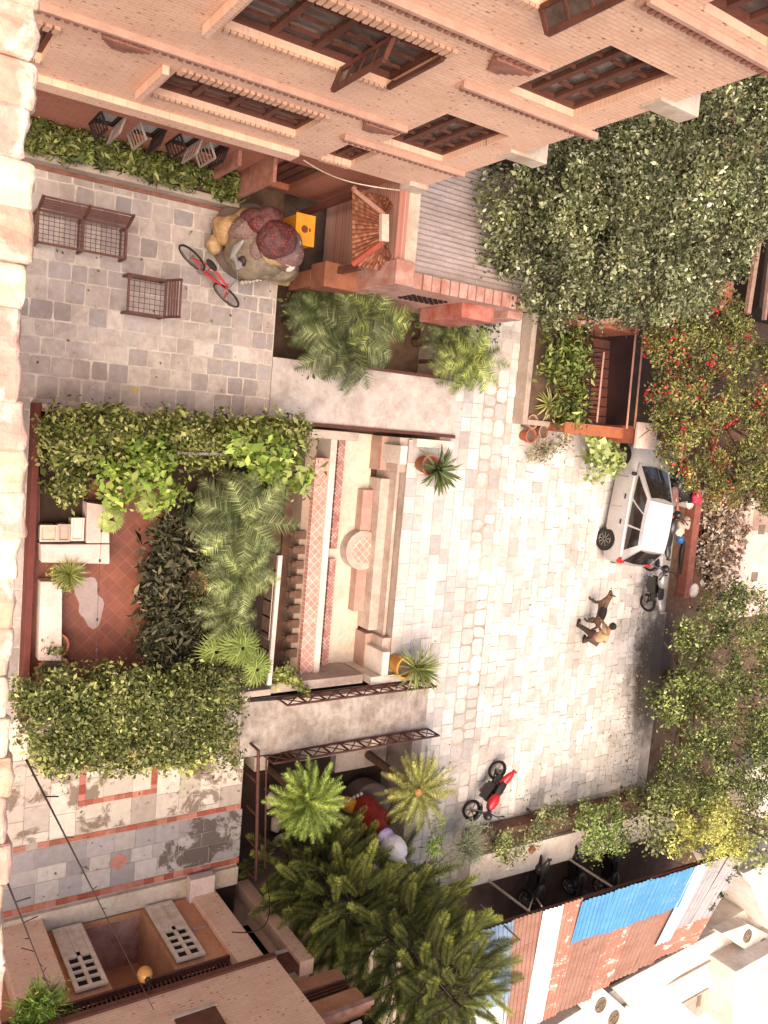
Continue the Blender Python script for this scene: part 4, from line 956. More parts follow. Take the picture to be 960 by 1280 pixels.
# trellis fence and thin strings
t = thing('picket_trellis', 'short dark grey wooden picket trellis among the hedge leaves', 'trellis', tuple(P(250, 570, .3)))
mb = MB(); a, b = P(216, 566, 1.05), P(282, 568, 1.05); mb.beam(a, b, .05); mb.beam(a - Vector((0, 0, .3)), b - Vector((0, 0, .3)), .05)
for k in range(5): q = a.lerp(b, (k + .5) / 5); mb.beam(q + Vector((0, -.03, .1)), q + Vector((0, -.03, -.9)), .06, .03)
mb.build('pickets', mat('grey_timber', '#8a7f7a', .8, .3, 6), t)
def string(label, a, b, sag=.1, r=.006, m=M_PALE, nm='garden_string', cat='string', knots=0, group=None):
    a, b = Vector(a), Vector(b); mb = MB(); mb.tube([a.lerp(b, i / 16) - Vector((0, 0, sag * math.sin(math.pi * i / 16))) for i in range(17)], r, 5)
    if knots:
        for i in range(knots): q = a.lerp(b, (i + .5) / knots) - Vector((0, 0, sag * math.sin(math.pi * (i + .5) / knots))); mb.obox(q, (.05, .03, .03))
    return tag(mb.build(nm, m), label, cat, group)
M_STR = mat('dark_string', '#4a3a34', .7, .2, 6)
string('thin wire hung with small clips over the red tiled terrace', P(128, 645, 1.6), P(120, 830, 1.6), .05, .004, M_STR, knots=5)
string('thin pale wire crossing the dark glossy plants', P(212, 590, 1.6), P(168, 700, 1.5), .04, .0025, M_STR)
string('second thin pale wire beside the terracotta pot in the plants', P(235, 600, 1.6), P(200, 845, 1.5), .06, .0025, M_STR)
# white rail with dark frame at the pool side
t = thing('garden_railing', 'white capped railing with thin dark uprights along the pool side of the garden', 'railing', tuple(P(340, 780, 0)))
mb = MB(); mb.beam(P(350, 694, .45), P(336, 856, .45), .1, .08); mb.build('top_rail', M_WHITEW, t, bevel=.01)
mb = MB(); mb.beam(P(350, 694, .1), P(336, 856, .1), .05)
for k in range(9): q = P(350, 694, .4).lerp(P(336, 856, .4), k / 8); mb.beam(q, (q.x, q.y, -.3), .03)
mb.build('uprights', M_IRON, t)
t = thing('wire_frame_stand', 'thin grey metal frame standing behind the white rail', 'frame', tuple(P(330, 750, 0)))
mb = MB(); pts = [P(322, 716, .7), P(342, 722, .7), P(336, 800, .7)]; mb.tube(pts, .012, 6); mb.tube([pts[1], (pts[1].x, pts[1].y, .05)], .012, 6); mb.tube([pts[0], (pts[0].x, pts[0].y, .05)], .012, 6); mb.tube([pts[2], (pts[2].x, pts[2].y, .05)], .012, 6); mb.build('frame', M_CONC, t)

# ================================================================== PALMS
PLM = ('#545e3a', '#666f48', '#434d2c', '#7d855a', '#5f5a3e'); PLB = ('#7d8c40', '#919e4e', '#697a34', '#a3a960', '#727a40')
def palm(name, label, px, py, z, s, cols, nf=30, group=None, base=None, L=.98, leaf=.26, trunk=.09, n=36, elev=(-.1, 1.35), droop=1.5, wleaf=.0115, cat='palm', zb=0, **kw):
    q = P(px, py, z); bq = base or (q.x, q.y, zb)
    t = thing(name, label, cat, bq, 0, group)
    mb = MB(); mb.tube([Vector(bq), Vector(bq).lerp(q, .6) + Vector((.02, 0, 0)), q + Vector((0, 0, .05))], [trunk * 1.2, trunk, trunk * .8], 9); mb.build('trunk', M_BARK, t, True)
    fronds('crown', [(q.x, q.y, q.z, s)], M_NEEDLE, t, cols, nf, L, leaf, n, wleaf, elev, droop, **kw); return t
PG = 'shaggy feather palms beside the flat concrete bridge'
palm('feather_palm', 'large grey green feather palm in the middle of the clump beside the flat bridge', 432, 425, .9, 1.3, PLM, 36, PG, zb=-1.2)
palm('feather_palm', 'bright yellow green feather palm drooping over the edge of the flat bridge', 462, 400, 1.0, 1.1, PLM + PLB, 34, PG, zb=-1.2)
palm('feather_palm', 'dark feather palm closest to the draped sculpture', 400, 395, .5, .95, ('#4a5233', '#5a6340', '#3f4a2b'), 30, PG, zb=-1.2)
palm('feather_palm', 'yellowish feather palm at the square end of the red brick annex', 588, 450, .8, 1.0, PLM + PLB + PLB, 34, PG, zb=-1.2)
palm('feather_palm', 'grey green feather palm between the yellowish palm and the annex wall', 562, 425, .3, .8, PLM, 24, PG, zb=-1.2)
bl = [PB(x, y, -.2, .4) for x, y in ((380, 400), (372, 425), (390, 440), (545, 400), (570, 410), (520, 395), (600, 405), (365, 385), (440, 385), (500, 380), (590, 398))]
hedge('dark leafy undergrowth at the foot of the feather palms', bl, ('#4f5a30', '#5f6a3c', '#3d4726', '#74784a'), size=.12, dens=330, name='undergrowth', cat='undergrowth', sub=.14, subn=12)
GP = 'feather palms inside the raised garden'
palm('garden_palm', 'broad grey green feather palm in the garden next to the glossy corner bush', 300, 648, 1.25, 1.2, PLM + FEATH, 38, GP, zb=.1, elev=(-.1, 1.3))
palm('garden_palm', 'pale feathery palm leaning over the white railing of the garden', 300, 722, 1.1, .85, FEATH, 28, GP, zb=.1)
palm('garden_palm', 'smaller feathery palm behind the white railing near the fan palms', 285, 768, 1.0, .75, PLM + FEATH, 26, GP, zb=.1)
def fan_palm(label, px, py, z, n=9, L=.5, cols=('#748440', '#8a9850', '#667438'), group='fan palms of the garden', rs=.16):
    q = P(px, py, z); t = thing('fan_palm', label, 'palm', (q.x, q.y, .1), 0, group)
    mb = MB(); V = []; C = []
    for k in range(n):
        az = k * 2.4; e = random.uniform(.3, 1.1); d = Vector((math.cos(az) * math.cos(e), math.sin(az) * math.cos(e), math.sin(e))); tip = q + d * rs
        mb.tube([Vector((q.x, q.y, .15)), q, tip], .008, 5); nrm = (Vector((0, 0, 1)) * .8 + d * .5).normalized(); a = nrm.cross(d).normalized(); b = a.cross(nrm)
        if b.dot(d) < 0: b = -b
        tone = random.uniform(.75, 1.25)
        for j in range(22):
            th = R(-150 + 300 * j / 21); dd = (b * math.cos(th) + a * math.sin(th)); l = L * random.uniform(.85, 1.05); w_ = a * math.cos(th) * .016 - b * math.sin(th) * .016
            V += [tip, tip + dd * l * .55 + w_, tip + dd * l - Vector((0, 0, .12 * l)), tip + dd * l * .55 - w_]; C.append(np.array(lin(random.choice(cols))) * tone)
    mb.build('stalks', M_BARK, t); V = np.array([tuple(v) for v in V]); np_mesh('leaves', V, np.arange(len(V)).reshape(-1, 4), np.clip(np.array(C), .004, .9), M_NEEDLE, t)
fan_palm('fan palm with bright spreading leaves above the lower hedge', 300, 808, 1.3, 9, .42)
fan_palm('fan palm at the pool end of the lower hedge', 318, 835, 1.1, 7, .4)
fan_palm('smaller fan palm behind the dark glossy plants', 268, 812, 1.0, 6, .4)
fan_palm('small pale fan palm over the corner bench', 138, 648, 1.0, 6, .2, ('#9dab5a', '#b2bb72'))
fan_palm('small fan palm beside the bright bush by the tiles', 186, 632, 1.0, 5, .2, ('#95a650', '#a9b465'))

# sago palms and the second sculpture
M_SAGO = M_NEEDLE
palm('sago_palm', 'bright green sago palm rosette beside the arched footbridge end', 383, 1000, 1.2, 1.0, ('#6a7d32', '#7d8e40', '#56682a', '#96a452'), 96, 'sago palm rosettes', L=.92, leaf=.17, n=36, elev=(-.05, 1.3), droop=.75, wleaf=.011, zb=-1.2, vee=.7, fold=.05, trunk=.1)
t = palm('sago_palm', 'older yellow green sago palm with a pale round centre near the red motorcycle', 522, 986, 1.3, 1.12, ('#8c8f45', '#a39f58', '#76803a', '#b5a96a', '#6d6a34'), 76, 'sago palm rosettes', L=.88, leaf=.15, n=36, elev=(-.15, .8), droop=.6, wleaf=.01, zb=-1.2, vee=.75, fold=.05, trunk=.1)
mb = MB(); mb.ell(P3(523, 990, 1.42), (.1, .1, .08), 16, 8); mb.build('cone', mat('cone_tan', '#b9824e', .8, .3, 12), t, True)
q = P(470, 1030, .3)
sc2 = thing('robed_sculpture', 'tall painted sculpture in a red robe with a white domed top', 'sculpture', (q.x, q.y, -.6), 0, 'painted sculptures on round plinths')
qb = P(462, 1010, -.4)
mb = MB(); mb.lathe([(.62, -.5), (.66, .0), (.6, .06), (.52, .02), (0, .02)], (qb.x, qb.y, qb.z), 36); mb.build('plinth', M_PEDE, sc2, True)
M_RROBE = mat('red_robe', '#a8342a', .6, .35, 4, col2='#7d231d'); M_WDOME = mat('white_cap_paint', '#ebe5df', .5, .1, 3, col2='#d8cdd2')
mb = MB(); mb.tube([P3(455, 1000, -.3), P3(458, 1020, .3), P3(468, 1035, .8), P3(482, 1048, 1.3)], [.36, .33, .3, .26], 20); mb.ell(P3(468, 1022, .4), (.3, .42, .35), 18, 10, wob=.05); mb.build('robe', M_RROBE, sc2, True)
mb = MB(); mb.ell(P3(436, 1006, -.1), (.2, .36, .14), 16, 8, (0, 0, -.5)); mb.build('foot', mat('yellow_foot', '#d99c3c', .6, .3, 6), sc2, True)
mb = MB()
for k in range(6): mb.ell(P3(429 + k * 4.5, 1003 - k * 2.2, 0), (.045, .045, .05), 8, 6)
mb.build('toes', M_PALE, sc2, True)
mb = MB(); mb.ell(P3(482, 1045, 1.45), (.2, .22, .12), 20, 10); mb.build('collar', mat('violet_collar', '#b0a0bd', .6, .3, 6), sc2, True)
mb = MB(); mb.ell(P3(493, 1060, 1.75), (.28, .28, .38), 24, 16); mb.lathe([(.1, 0), (.05, .18), (0, .3)], P3(500, 1072, 2.0), 14); mb.build('dome', M_WDOME, sc2, True)
wrinkle(sc2, ('robe', 'foot', 'collar', 'dome'), .06, .2)
# grey papyrus-like plume and bright bamboo next to it
t = thing('papyrus_clump', 'soft grey green papyrus clump beside the red motorcycle', 'papyrus', (*P(585, 1060, 0).xy, 0))
bl = [PB(582, 1040, 1.2, .42), PB(590, 1062, 1.1, .4), PB(568, 1070, .9, .35), PB(600, 1045, .9, .35)]
spiky(t, tuple(P(580, 1055, .8)), 420, .75, .006, ('#8d9274', '#a2a688', '#757b5c', '#b5b79b'), (0, 1.5), 'plumes', seg=3, droop=.7)
foliage('leaves', bl, M_LEAF, t, .1, 700, ('#8d9274', '#a2a688', '#757b5c'), .14, .5, .1)
t = thing('bamboo_plant', 'light green bamboo leaves between the papyrus and the robed sculpture', 'bamboo', (*P(545, 1060, 0).xy, 0))
foliage('leaves', [PB(545, 1030, 1.2, .24), PB(540, 1060, 1.2, .3), PB(532, 1085, 1.1, .28), PB(552, 1080, 1.0, .25)], M_LEAF, t, .14, 520, ('#93b03e', '#a8c155', '#7f9c34', '#bccb72'), .1, .6, .2); stems('stems', (*P(545, 1060, 0).xy, 0), [PB(545, 1030, 1.2, .2), PB(535, 1075, 1.1, .2)], M_BARK, t, .02)

# ================================================================== TALL DARK CONIFER
M_DBARK = mat('dark_bark', '#3a3220', .9, .4, 8)
def plume_tree(name, label, base, H, rad, n, cols, lean=(0, 0), group=None):
    t = thing(name, label, 'conifer', base, 0, group); b = Vector(base); tp = b + Vector((lean[0], lean[1], H))
    mb = MB(); mb.tube([b, b.lerp(tp, .5), tp], [.16, .1, .03], 9)
    V = []; C = []
    for k in range(n):
        u = (k + random.random()) / n; u = u ** .9; az = k * 2.39996; ctr = b.lerp(tp, .14 + .84 * u); rr = rad * (1 - .7 * max(0, u - .5)) * random.uniform(.7, 1.08)
        st = ctr; d = Vector((math.cos(az), math.sin(az), 0)); end = ctr + d * rr + Vector((0, 0, .15 * rr)); mb.tube([st, st.lerp(end, .5) - Vector((0, 0, .05)), end], [.022, .014, .006], 5, cap=False)
        for (org, sc_) in ((st.lerp(end, .62), 1.0), (st.lerp(end, .5) + Vector((-d.y, d.x, 0)) * .3, .95), (st.lerp(end, .25) + Vector((d.y, -d.x, 0)) * .2, .8)):
            th = random.uniform(-.15, .3); L = random.uniform(.75, 1.05) * sc_; pos = Vector(org); a2 = az + random.uniform(-.5, .5); tone = math.exp(random.gauss(-.05, .3)); ns = 20
            for i in range(ns):
                dr = Vector((math.cos(a2) * math.cos(th), math.sin(a2) * math.cos(th), math.sin(th))); nx = pos + dr * L / ns; th += .45 / ns; s1 = dr.cross(Vector((0, 0, 1))).normalized(); s2 = s1.cross(dr)
                taper = math.sin(math.pi * min(1, (i + 2.5) / (ns + 3))) ** .6
                for j in range(13):
                    ph = 2 * math.pi * (j + random.random()) / 13; o = s1 * math.cos(ph) + s2 * math.sin(ph); tip = pos + (o * .8 + dr * .75) * .17 * taper * random.uniform(.8, 1.15); w_ = dr * .0125
                    V += [pos - w_, pos + w_, tip]; q = i / ns; C.append(np.array(lin(random.choice(cols[1] if q + random.uniform(-.2, .2) > .72 else cols[0]))) * tone)
                pos = nx
    mb.build('trunk', M_DBARK, t, True)
    V = np.array([tuple(v) for v in V]); np_mesh('crown', V, np.arange(len(V)).reshape(-1, 3), np.clip(np.array(C), .004, .9), M_NEEDLE, t); return t
CG = 'dark feathery conifers in the sunken strip'
DC = (('#646a34', '#555b2c', '#747840', '#5c6232'), ('#949a48', '#a6a85a', '#7e863e'))
plume_tree('conifer', 'tallest dark conifer with upswept brushy branches reaching toward the blue tin roof', (11.35, 10.75, -1.2), 6.4, 2.3, 92, DC, (-.2, -.3), CG)
plume_tree('conifer', 'dark conifer next to the bright sago palm and the house corner', (10.3, 9.45, -1.2), 4.0, 1.5, 50, DC, (0, 0), CG)
plume_tree('conifer', 'conifer with light yellow green tips standing over the blue tin sheet', (12.9, 12.6, -.8), 4.4, 1.5, 40, ((DC[0]), ('#7f8a3c', '#949a4c')), (-.1, -.2), CG)

# ================================================================== HOUSE WITH LATTICE DOORS
HX = 10.65
M_HB = brick_mat('house_brick', '#e6bc9f', '#dcb194', '#d3b099', 'YZ', .22, .07); M_HR = mat('orange_render', '#c98f6c', .85, .35, 1.6, col2='#ad7657')
M_DOORW = mat('pale_door_wood', '#d8c4b0', .7, .2, 6, col2='#bda58f')
hs = thing('brick_house', 'brick house with two pale lattice shutters folded open beside its orange doorway', 'house', (11, 5, 0))
mb = MB(); wall_holes(mb, 'X', HX, 1.0, 7.25, 0, 2.4, [(4.42, 5.62, .12, 2.36)], .12, -1); mb.build('ground_wall', M_HR, hs)
mb = MB(); mb.quad((HX + .12, 4.42, .12), (HX + 1.3, 4.42, .12), (HX + 1.3, 5.62, .12), (HX + .12, 5.62, .12)); mb.build('threshold', M_REDTOP, hs)
mb = MB(); mb.box(HX + 1.2, HX + 1.3, 4.3, 5.7, 0, 2.9); mb.box(HX + .125, HX + 1.2, 4.32, 4.42, .1, 2.9); mb.box(HX + .125, HX + 1.2, 5.62, 5.72, .1, 2.9); mb.build('inner_wall', M_HR, hs)
mb = MB(); mb.box(HX + .12, HX + .2, 1.0, 7.25, 2.41, 2.96); mb.build('dark_fanlight', M_DARK, hs)
mb = MB(); y = 1.1
while y < 7.2: mb.box(HX + .05, HX + .09, y, y + .03, 2.42, 2.95); y += .085
mb.build('fanlight_slats', M_WOOD, hs)
mb = MB(); mb.box(HX - .03, HX + .1, 1.0, 7.25, 2.36, 2.42); mb.build('lintel', M_WOOD, hs)
mb = MB(); mb.quad((10.45, -3, 3.1), (10.45, 7.36, 3.1), (10.45, 7.36, 6.2), (10.45, -3, 6.2)); mb.quad((10.45, -3, 3.1), (12.5, -3, 3.1), (12.5, 7.36, 3.1), (10.45, 7.36, 3.1)); mb.quad((10.45, 7.36, 3.1), (12.5, 7.36, 3.1), (12.5, 7.36, 6.2), (10.45, 7.36, 6.2)); mb.quad((10.45, -3, 6.2), (10.45, 7.36, 6.2), (12.5, 7.36, 6.2), (12.5, -3, 6.2))
mb.build('upper_wall', M_HB, hs)
mb = MB(); mb.box(10.4, 10.46, -3, 7.38, 2.97, 3.1); mb.box(10.47, 12.5, -3, 7.38, 2.97, 3.09); mb.build('ledge', M_WOOD, hs)
mb = MB(); mb.box(10.42, 10.448, 5.0, 5.85, 3.75, 3.83); f = mb.build('window_sill', M_PALE, hs)
mb = MB(); mb.box(10.43, 10.447, 5.05, 5.8, 3.835, 5.2); mb.build('window', M_WOOD, hs)
for (y0, y1) in ((3.78, 4.36), (5.68, 6.26)):
    z0, z1 = .2, 2.22; x = HX - .06; fr = MB()
    for a, b, p, q in ((y0, y1, z0, z0 + .1), (y0, y1, z1 - .09, z1), (y0, y0 + .08, z0 + .1, z1 - .09), (y1 - .08, y1, z0 + .1, z1 - .09), (y0 + .08, y1 - .08, 1.12, 1.24), ((y0 + y1) / 2 - .035, (y0 + y1) / 2 + .035, z0 + .1, z1 - .09)): fr.box(x - .05, x, a, b, p, q)
    for k in (1, 2, 3): zz = 1.24 + (z1 - .09 - 1.24) * k / 4; fr.box(x - .048, x - .002, y0 + .08, y1 - .08, zz - .025, zz + .025)
    fo = fr.build('shutter', M_DOORW, hs)
    p_ = MB(); p_.box(x - .03, x - .012, y0 + .08, y1 - .08, z0 + .1, 1.12); p_.build('panel', M_DOORW, fo)
    p_ = MB(); p_.box(x + .002, x + .02, y0 + .08, y1 - .08, 1.24, z1 - .09); p_.build('dark_opening', M_DARK, fo)
mb = MB(); mb.box(10.12, 10.66, 6.62, 7.2, .1, .34); mb.build('pillar_base', M_PINKW, hs, bevel=.02)
mb = MB(); mb.box(10.52, 10.98, 6.7, 7.24, .1, 2.96); mb.build('pillar', M_HB, hs, bevel=.01)
mb = MB(); mb.box(HX - .05, HX + .1, 6.28, 6.66, 1.25, 1.31); mb.build('string_course', M_REDTOP, hs)
mb = MB(); mb.box(10.82, 11.15, 8.0, 8.32, -.3, 2.97); mb.build('end_pier', M_HB, hs, bevel=.01)
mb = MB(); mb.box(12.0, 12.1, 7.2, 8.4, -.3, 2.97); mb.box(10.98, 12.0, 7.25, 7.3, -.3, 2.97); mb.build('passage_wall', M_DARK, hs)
mb = MB(); mb.box(10.66, 12.0, 7.3, 7.84, -.02, .03); mb.build('passage_floor', MATS['dark_soil'], hs)
mb = MB(); mb.quad((7.7, 7.9, -1.235), (15.9, 7.9, -1.235), (15.9, 12.58, -1.235), (7.7, 12.58, -1.235)); tag(mb.build('yard_soil', MATS['dark_soil']), kind='structure')
mb = MB(); mb.box(10.86, 10.94, 7.26, 8.0, 2.38, 2.44); mb.build('passage_beam', M_PALE, hs)
mb = MB(); mb.box(10.9, 11.0, 7.26, 8.0, 2.45, 2.95); mb.build('passage_screen', M_WOOD, hs)
mb = MB(); mb.box(11.2, 13.5, 7.38, 8.9, 2.98, 3.3); mb.build('corner_block', M_HR, hs)
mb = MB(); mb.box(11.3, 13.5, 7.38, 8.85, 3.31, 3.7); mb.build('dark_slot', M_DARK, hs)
mb = MB()
for k in range(4): mb.box(11.22, 11.26, 7.4, 8.85, 3.34 + k * .09, 3.38 + k * .09)
mb.build('slot_bars', M_WOOD, hs)
mb = MB(); mb.box(11.15, 13.5, 7.38, 8.9, 3.72, 4.3); mb.build('upper_block', M_HR, hs)
mb = MB(); mb.box(11.05, 11.148, 7.4, 8.95, 4.2, 4.32); mb.build('brick_string', M_REDTOP, hs)
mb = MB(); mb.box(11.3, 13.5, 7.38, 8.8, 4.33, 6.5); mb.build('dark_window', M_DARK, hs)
mb = MB()
for k in range(3):
    for j in range(3): mb.box(11.24, 11.28, 7.5 + k * .42, 7.72 + k * .42, 4.45 + j * .4, 4.52 + j * .4); mb.box(11.245, 11.275, 7.5 + k * .42, 7.55 + k * .42, 4.53 + j * .4, 4.8 + j * .4)
mb.build('white_lattice', M_WHITEW, hs)
mb = MB(); mb.box(10.3, HX + .1, 2.75, 3.6, .0, 2.2); mb.build('brick_pier', M_HB, hs, bevel=.01)
t = thing('globe_lamp', 'round ochre globe lamp hanging over the orange doorway', 'lamp', (10.25, 4.87, 2.7))
mb = MB(); mb.ell((10.25, 4.87, 2.72), (.14, .14, .16), 22, 14); mb.build('globe', mat('ochre_globe', '#d09048', .35, .2, 4, spec=.6, bmp=0), t, True)
mb = MB(); mb.lathe([(.05, 0), (.06, .05), (.0, .07)], (10.25, 4.87, 2.87), 12); mb.tube([(10.25, 4.87, 2.9), (10.25, 4.87, 3.02), (10.4, 4.87, 3.04)], .012, 6); mb.build('bracket', M_IRON, t)
t = thing('terrace_shrub', 'feathery green potted shrub on the brick pier at the corner of the house', 'shrub', (10.3, 3.1, 2.2))
mb = MB(); mb.lathe([(.16, 2.2), (.22, 2.5), (.19, 2.5), (0, 2.47)], (10.42, 3.1, 0), 20); mb.build('pot', M_TERRA, t, True)
spiky(t, (10.3, 3.05, 2.55), 200, .6, .012, ('#7c9a3e', '#8fa94e', '#6b8534'), (.2, 1.5), 'stalks'); foliage('leaves', [(10.25, 2.95, 2.85, .36), (10.35, 3.4, 2.65, .3), (10.15, 3.0, 2.5, .28)], M_LEAF, t, .07, 800, ('#7c9a3e', '#8fa94e', '#6b8534', '#9db65c'), .1, .5, .25)
# cables
mb = MB(); a, b = P(33, 950, 12.5), PX(192, 1262, 10.43); n = 40; pts = [a.lerp(b, i / n) - Vector((0, 0, .35 * math.sin(math.pi * i / n))) for i in range(n + 1)]; mb.tube(pts, .0055, 6)
for i in range(2, n, 3): mb.beam(pts[i], pts[i] + Vector((random.uniform(-.02, .06), random.uniform(.04, .1), random.uniform(-.12, .05))), .006)
tag(mb.build('overhead_cable', M_IRON), 'thick black cable with plastic ties crossing down to the house wall above the doorway', 'cable')
mb = MB(); a, b = P(10, 1105, 12.3), PX(80, 1285, 10.43); pts = [a.lerp(b, i / n) - Vector((0, 0, .25 * math.sin(math.pi * i / n))) for i in range(n + 1)]; mb.tube(pts, .005, 6)
for i in range(2, n, 3): mb.beam(pts[i], pts[i] + Vector((random.uniform(-.05, .05), random.uniform(-.1, .1), random.uniform(-.12, .05))), .006)
tag(mb.build('overhead_cable', M_IRON), 'thinner tied cable passing over the feathery shrub at the corner of the house', 'cable')
string('thin dark cable looping from the oxide post down to the brick pillar', P(330, 1085, .9), P(290, 1165, 2.2), -.9, .012, M_IRON, 'loose_cable', 'cable')
# oxide red rail along the court edge and yard clutter
t = thing('pipe_barrier', 'rusty brown double pipe barrier along the edge of the worn paving', 'barrier', (9, 8, 0))
mb = MB(); mb.tube([P(323, 938, .5), P(320, 1100, .5)], .04, 8); mb.tube([P(333, 945, .35), P(331, 1095, .35)], .022, 8); mb.build('rail', M_RAIL, t)
mb = MB()
for k in range(5): q = P(323, 938, .5).lerp(P(320, 1100, .5), k / 4); mb.tube([q, (q.x, q.y, -.1)], .03, 8)
mb.build('posts', M_RAIL, t)
t = thing('white_sack_pile', 'pile of pale sacks and offcuts in the yard beside the rusty pipe barrier', 'sacks', (9, 8.3, -1.2))
for k, (px, py) in enumerate(((345, 1030), (335, 1060), (350, 1050), (338, 1000))):
    mb = MB(); q = P(px, py, -.6); mb.ell(q, (.22, .14, .12), 14, 8, (0, 0, k), wob=.12); mb.build('sack', M_PALE if k != 3 else M_CONC, t, True)
mb = MB(); 
for k in range(6): mb.beam(P(330 + 4 * k, 985 + 15 * k, -.9), P(352 + 2 * k, 1000 + 14 * k, -.7), .06, .03)
mb.build('offcuts', M_BARK, t)
mb = MB(); mb.box(7.75, 8.1, 8.2, 8.55, -1.2, -.15); tag(mb.build('concrete_block', M_PALE, bevel=.02), 'pale concrete block at the rusty barrier end of the arched footbridge', 'block')
mb = MB(); mb.box(7.7, 7.95, 11.4, 11.65, -1.2, -.1); tag(mb.build('concrete_block', M_PALE, bevel=.02), 'narrow pale concrete block under the footbridge near the older sago palm', 'block') 

mb = MB(); mb.box(8.0, 8.3, 9.7, 12.3, -1.24, -.7); mb.box(8.3, 8.9, 10.9, 12.5, -1.24, -.95)
tag(mb.build('yard_step', M_CONC, bevel=.02), 'low concrete steps in the shadow under the arched footbridge', 'steps')

# ================================================================== PAVILION WITH SUNKEN STAIR
pv = thing('gated_enclosure', 'small brick and steel enclosure with a dark sunken stair beneath the bougainvillea', 'enclosure', (-2, 17.5, 0))
M_SALM = mat('salmon_render', '#a35f48', .85, .4, 2.2, col2='#7f4a3a'); M_PINKB = mat('pink_beam', '#c08d7c', .8, .3, 5)
mb = MB(); a, b = P(705, 538, .95), P(797, 540, .95); mb.box(-.62, -.4, a.y, b.y, 0, .95); mb.build('front_wall', M_SALM, pv, bevel=.015)
mb = MB(); mb.box(-.66, -.36, a.y - .02, b.y + .02, .953, 1.0); mb.build('coping', mat('orange_coping', '#a8623f', .85, .45, 5, col2='#8a5542'), pv)
c0, c1 = P(724, 404, 1.5), P(806, 397, 1.5)
mb = MB(); mb.beam(c0, c1, .12, .1); mb.build('top_beam', M_PINKB, pv)
mb = MB(); mb.box(c0.x - .25, c0.x - .05, c0.y, c1.y, -.2, 1.35); mb.build('back_wall', M_SALM, pv)
mb = MB(); mb.box(-3.4, -.62, 16.25, 16.4, -.9, .55); mb.build('side_wall', mat('red_mud_wall', '#7a3d2b', .9, .4, 2.5), pv)
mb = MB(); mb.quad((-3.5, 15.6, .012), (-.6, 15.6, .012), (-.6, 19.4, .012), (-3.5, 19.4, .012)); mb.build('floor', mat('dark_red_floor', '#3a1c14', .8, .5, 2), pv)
for k in range(9):
    mb = MB(); mb.box(-3.1 + k * .27, -2.86 + k * .27, 17.2, 18.3, .02, .06 + .02 * k); mb.build('stair_tread', M_WOOD, pv)
for dx in (0, .14):
    mb = MB(); mb.tube([P(806 - dx * 70, 400, 1.4), P(793 - dx * 70, 536, 1.4)], .028, 8); mb.build('handrail', M_PINKB, pv)
for nm, (x0, y0_), (x1, y1_), nb in (('barred_gate', (755, 440), (746, 528), 16),):
    mb = MB(); a1, b1 = P(x0, y0_, 1.1), P(x1, y1_, 1.1); a0, b0_ = Vector((a1.x, a1.y, .1)), Vector((b1.x, b1.y, .1))
    for t_ in (0, .33, .66, 1): mb.tube([a0.lerp(a1, t_), b0_.lerp(b1, t_)], .016, 6)
    for k in range(nb + 1): q = k / nb; mb.tube([a0.lerp(b0_, q), a1.lerp(b1, q)], .012, 5)
    mb.build(nm, M_IRON, pv)
    mb = MB(); mb.tube([a1, b1], .025, 6); mb.build('handrail', M_PINKB, pv)
mb = MB()
for k in range(3): mb.tube([P(733 + 5 * k, 410 + 50 * 0, .9), P(722 + 5 * k, 535, .9)], .016, 6)
for k in range(14): q = k / 13; mb.tube([P(733, 410, .9).lerp(P(722, 535, .9), q), P(743, 410, .9).lerp(P(732, 535, .9), q)], .01, 5)
mb.build('ladder_grille', M_IRON, pv)
mb = MB(); a1 = P(735, 405, .9)
for k in range(2): mb.beam(P(728, 402 + 0, .9), P(743, 436, .9), .03) if k else mb.beam(P(743, 402, .9), P(728, 436, .9), .03)
mb.build('cross_brace', M_IRON, pv)
cp = thing('capped_pillar', 'square pillar with a pale pink cap touching the silver car bonnet', 'pillar', (-.52, 18.4, 0))
qa, qb_, qc = P(797, 527, 1.6), P(795, 560, 1.6), P(820, 558, 1.6)
mb = MB(); mb.box(qa.x, qb_.x, qb_.y, qc.y, 1.5, 1.6); mb.build('cap', M_PINKW, cp, bevel=.02)
mb = MB(); mb.box(qa.x + .12, qb_.x - .12, qb_.y + .12, qc.y - .12, 0, 1.498); mb.build('shaft', M_SALM, cp)
pk = thing('stone_planter', 'long stone kerbed planter full of plants in front of the gated enclosure', 'planter', (-1.9, 15.5, 0))
mb = MB(); mb.box(-3.4, -.5, 14.95, 15.12, 0, .4); mb.box(-.64, -.5, 15.13, 16.2, 0, .4); mb.build('kerb', M_CONC, pk, bevel=.015)
mb = MB(); mb.box(-3.4, -.65, 15.13, 16.24, 0, .3); mb.build('soil', M_EARTH, pk)
bl = [PB(x, y, .8, .42) for x, y in ((700, 410), (705, 440), (700, 470), (712, 490), (705, 515), (718, 460), (716, 430), (690, 450), (715, 515))]
hedge('mixed dark green leafy plants filling the stone planter', bl, ('#6f7b3a', '#848f4b', '#56632c', '#9aa35c', '#454f26'), size=.16, dens=300, name='planter_shrubs', cat='shrubs', sub=.14, aspect=.35, subn=14)
small_plant('yellow_lily', 'yellow striped strap leafed plant at the end of the stone planter', 685, 505, .5, .4, 50, .55, .02, ('#b9b06a', '#c7bf80', '#8c9448'), elev=(.1, 1.2))
for k, (px, py, lb) in enumerate(((666, 527, 'pale round clay pot, the one farthest from the car'), (664, 545, 'brown clay pot nearest the cobbled band'), (680, 540, 'pale clay pot nearest the shrub by the car'))):
    q = P(px, py, .35); tt = pot('clay_pot', lb, 'pot', (q.x, q.y, 0), .18, .36, [M_TERRA2, M_TERRA, M_TERRA2][k], 'empty clay pots by the stone planter')
bl = [PB(x, y, .6, .38) for x, y in ((740, 562), (755, 566), (765, 575), (745, 578))]
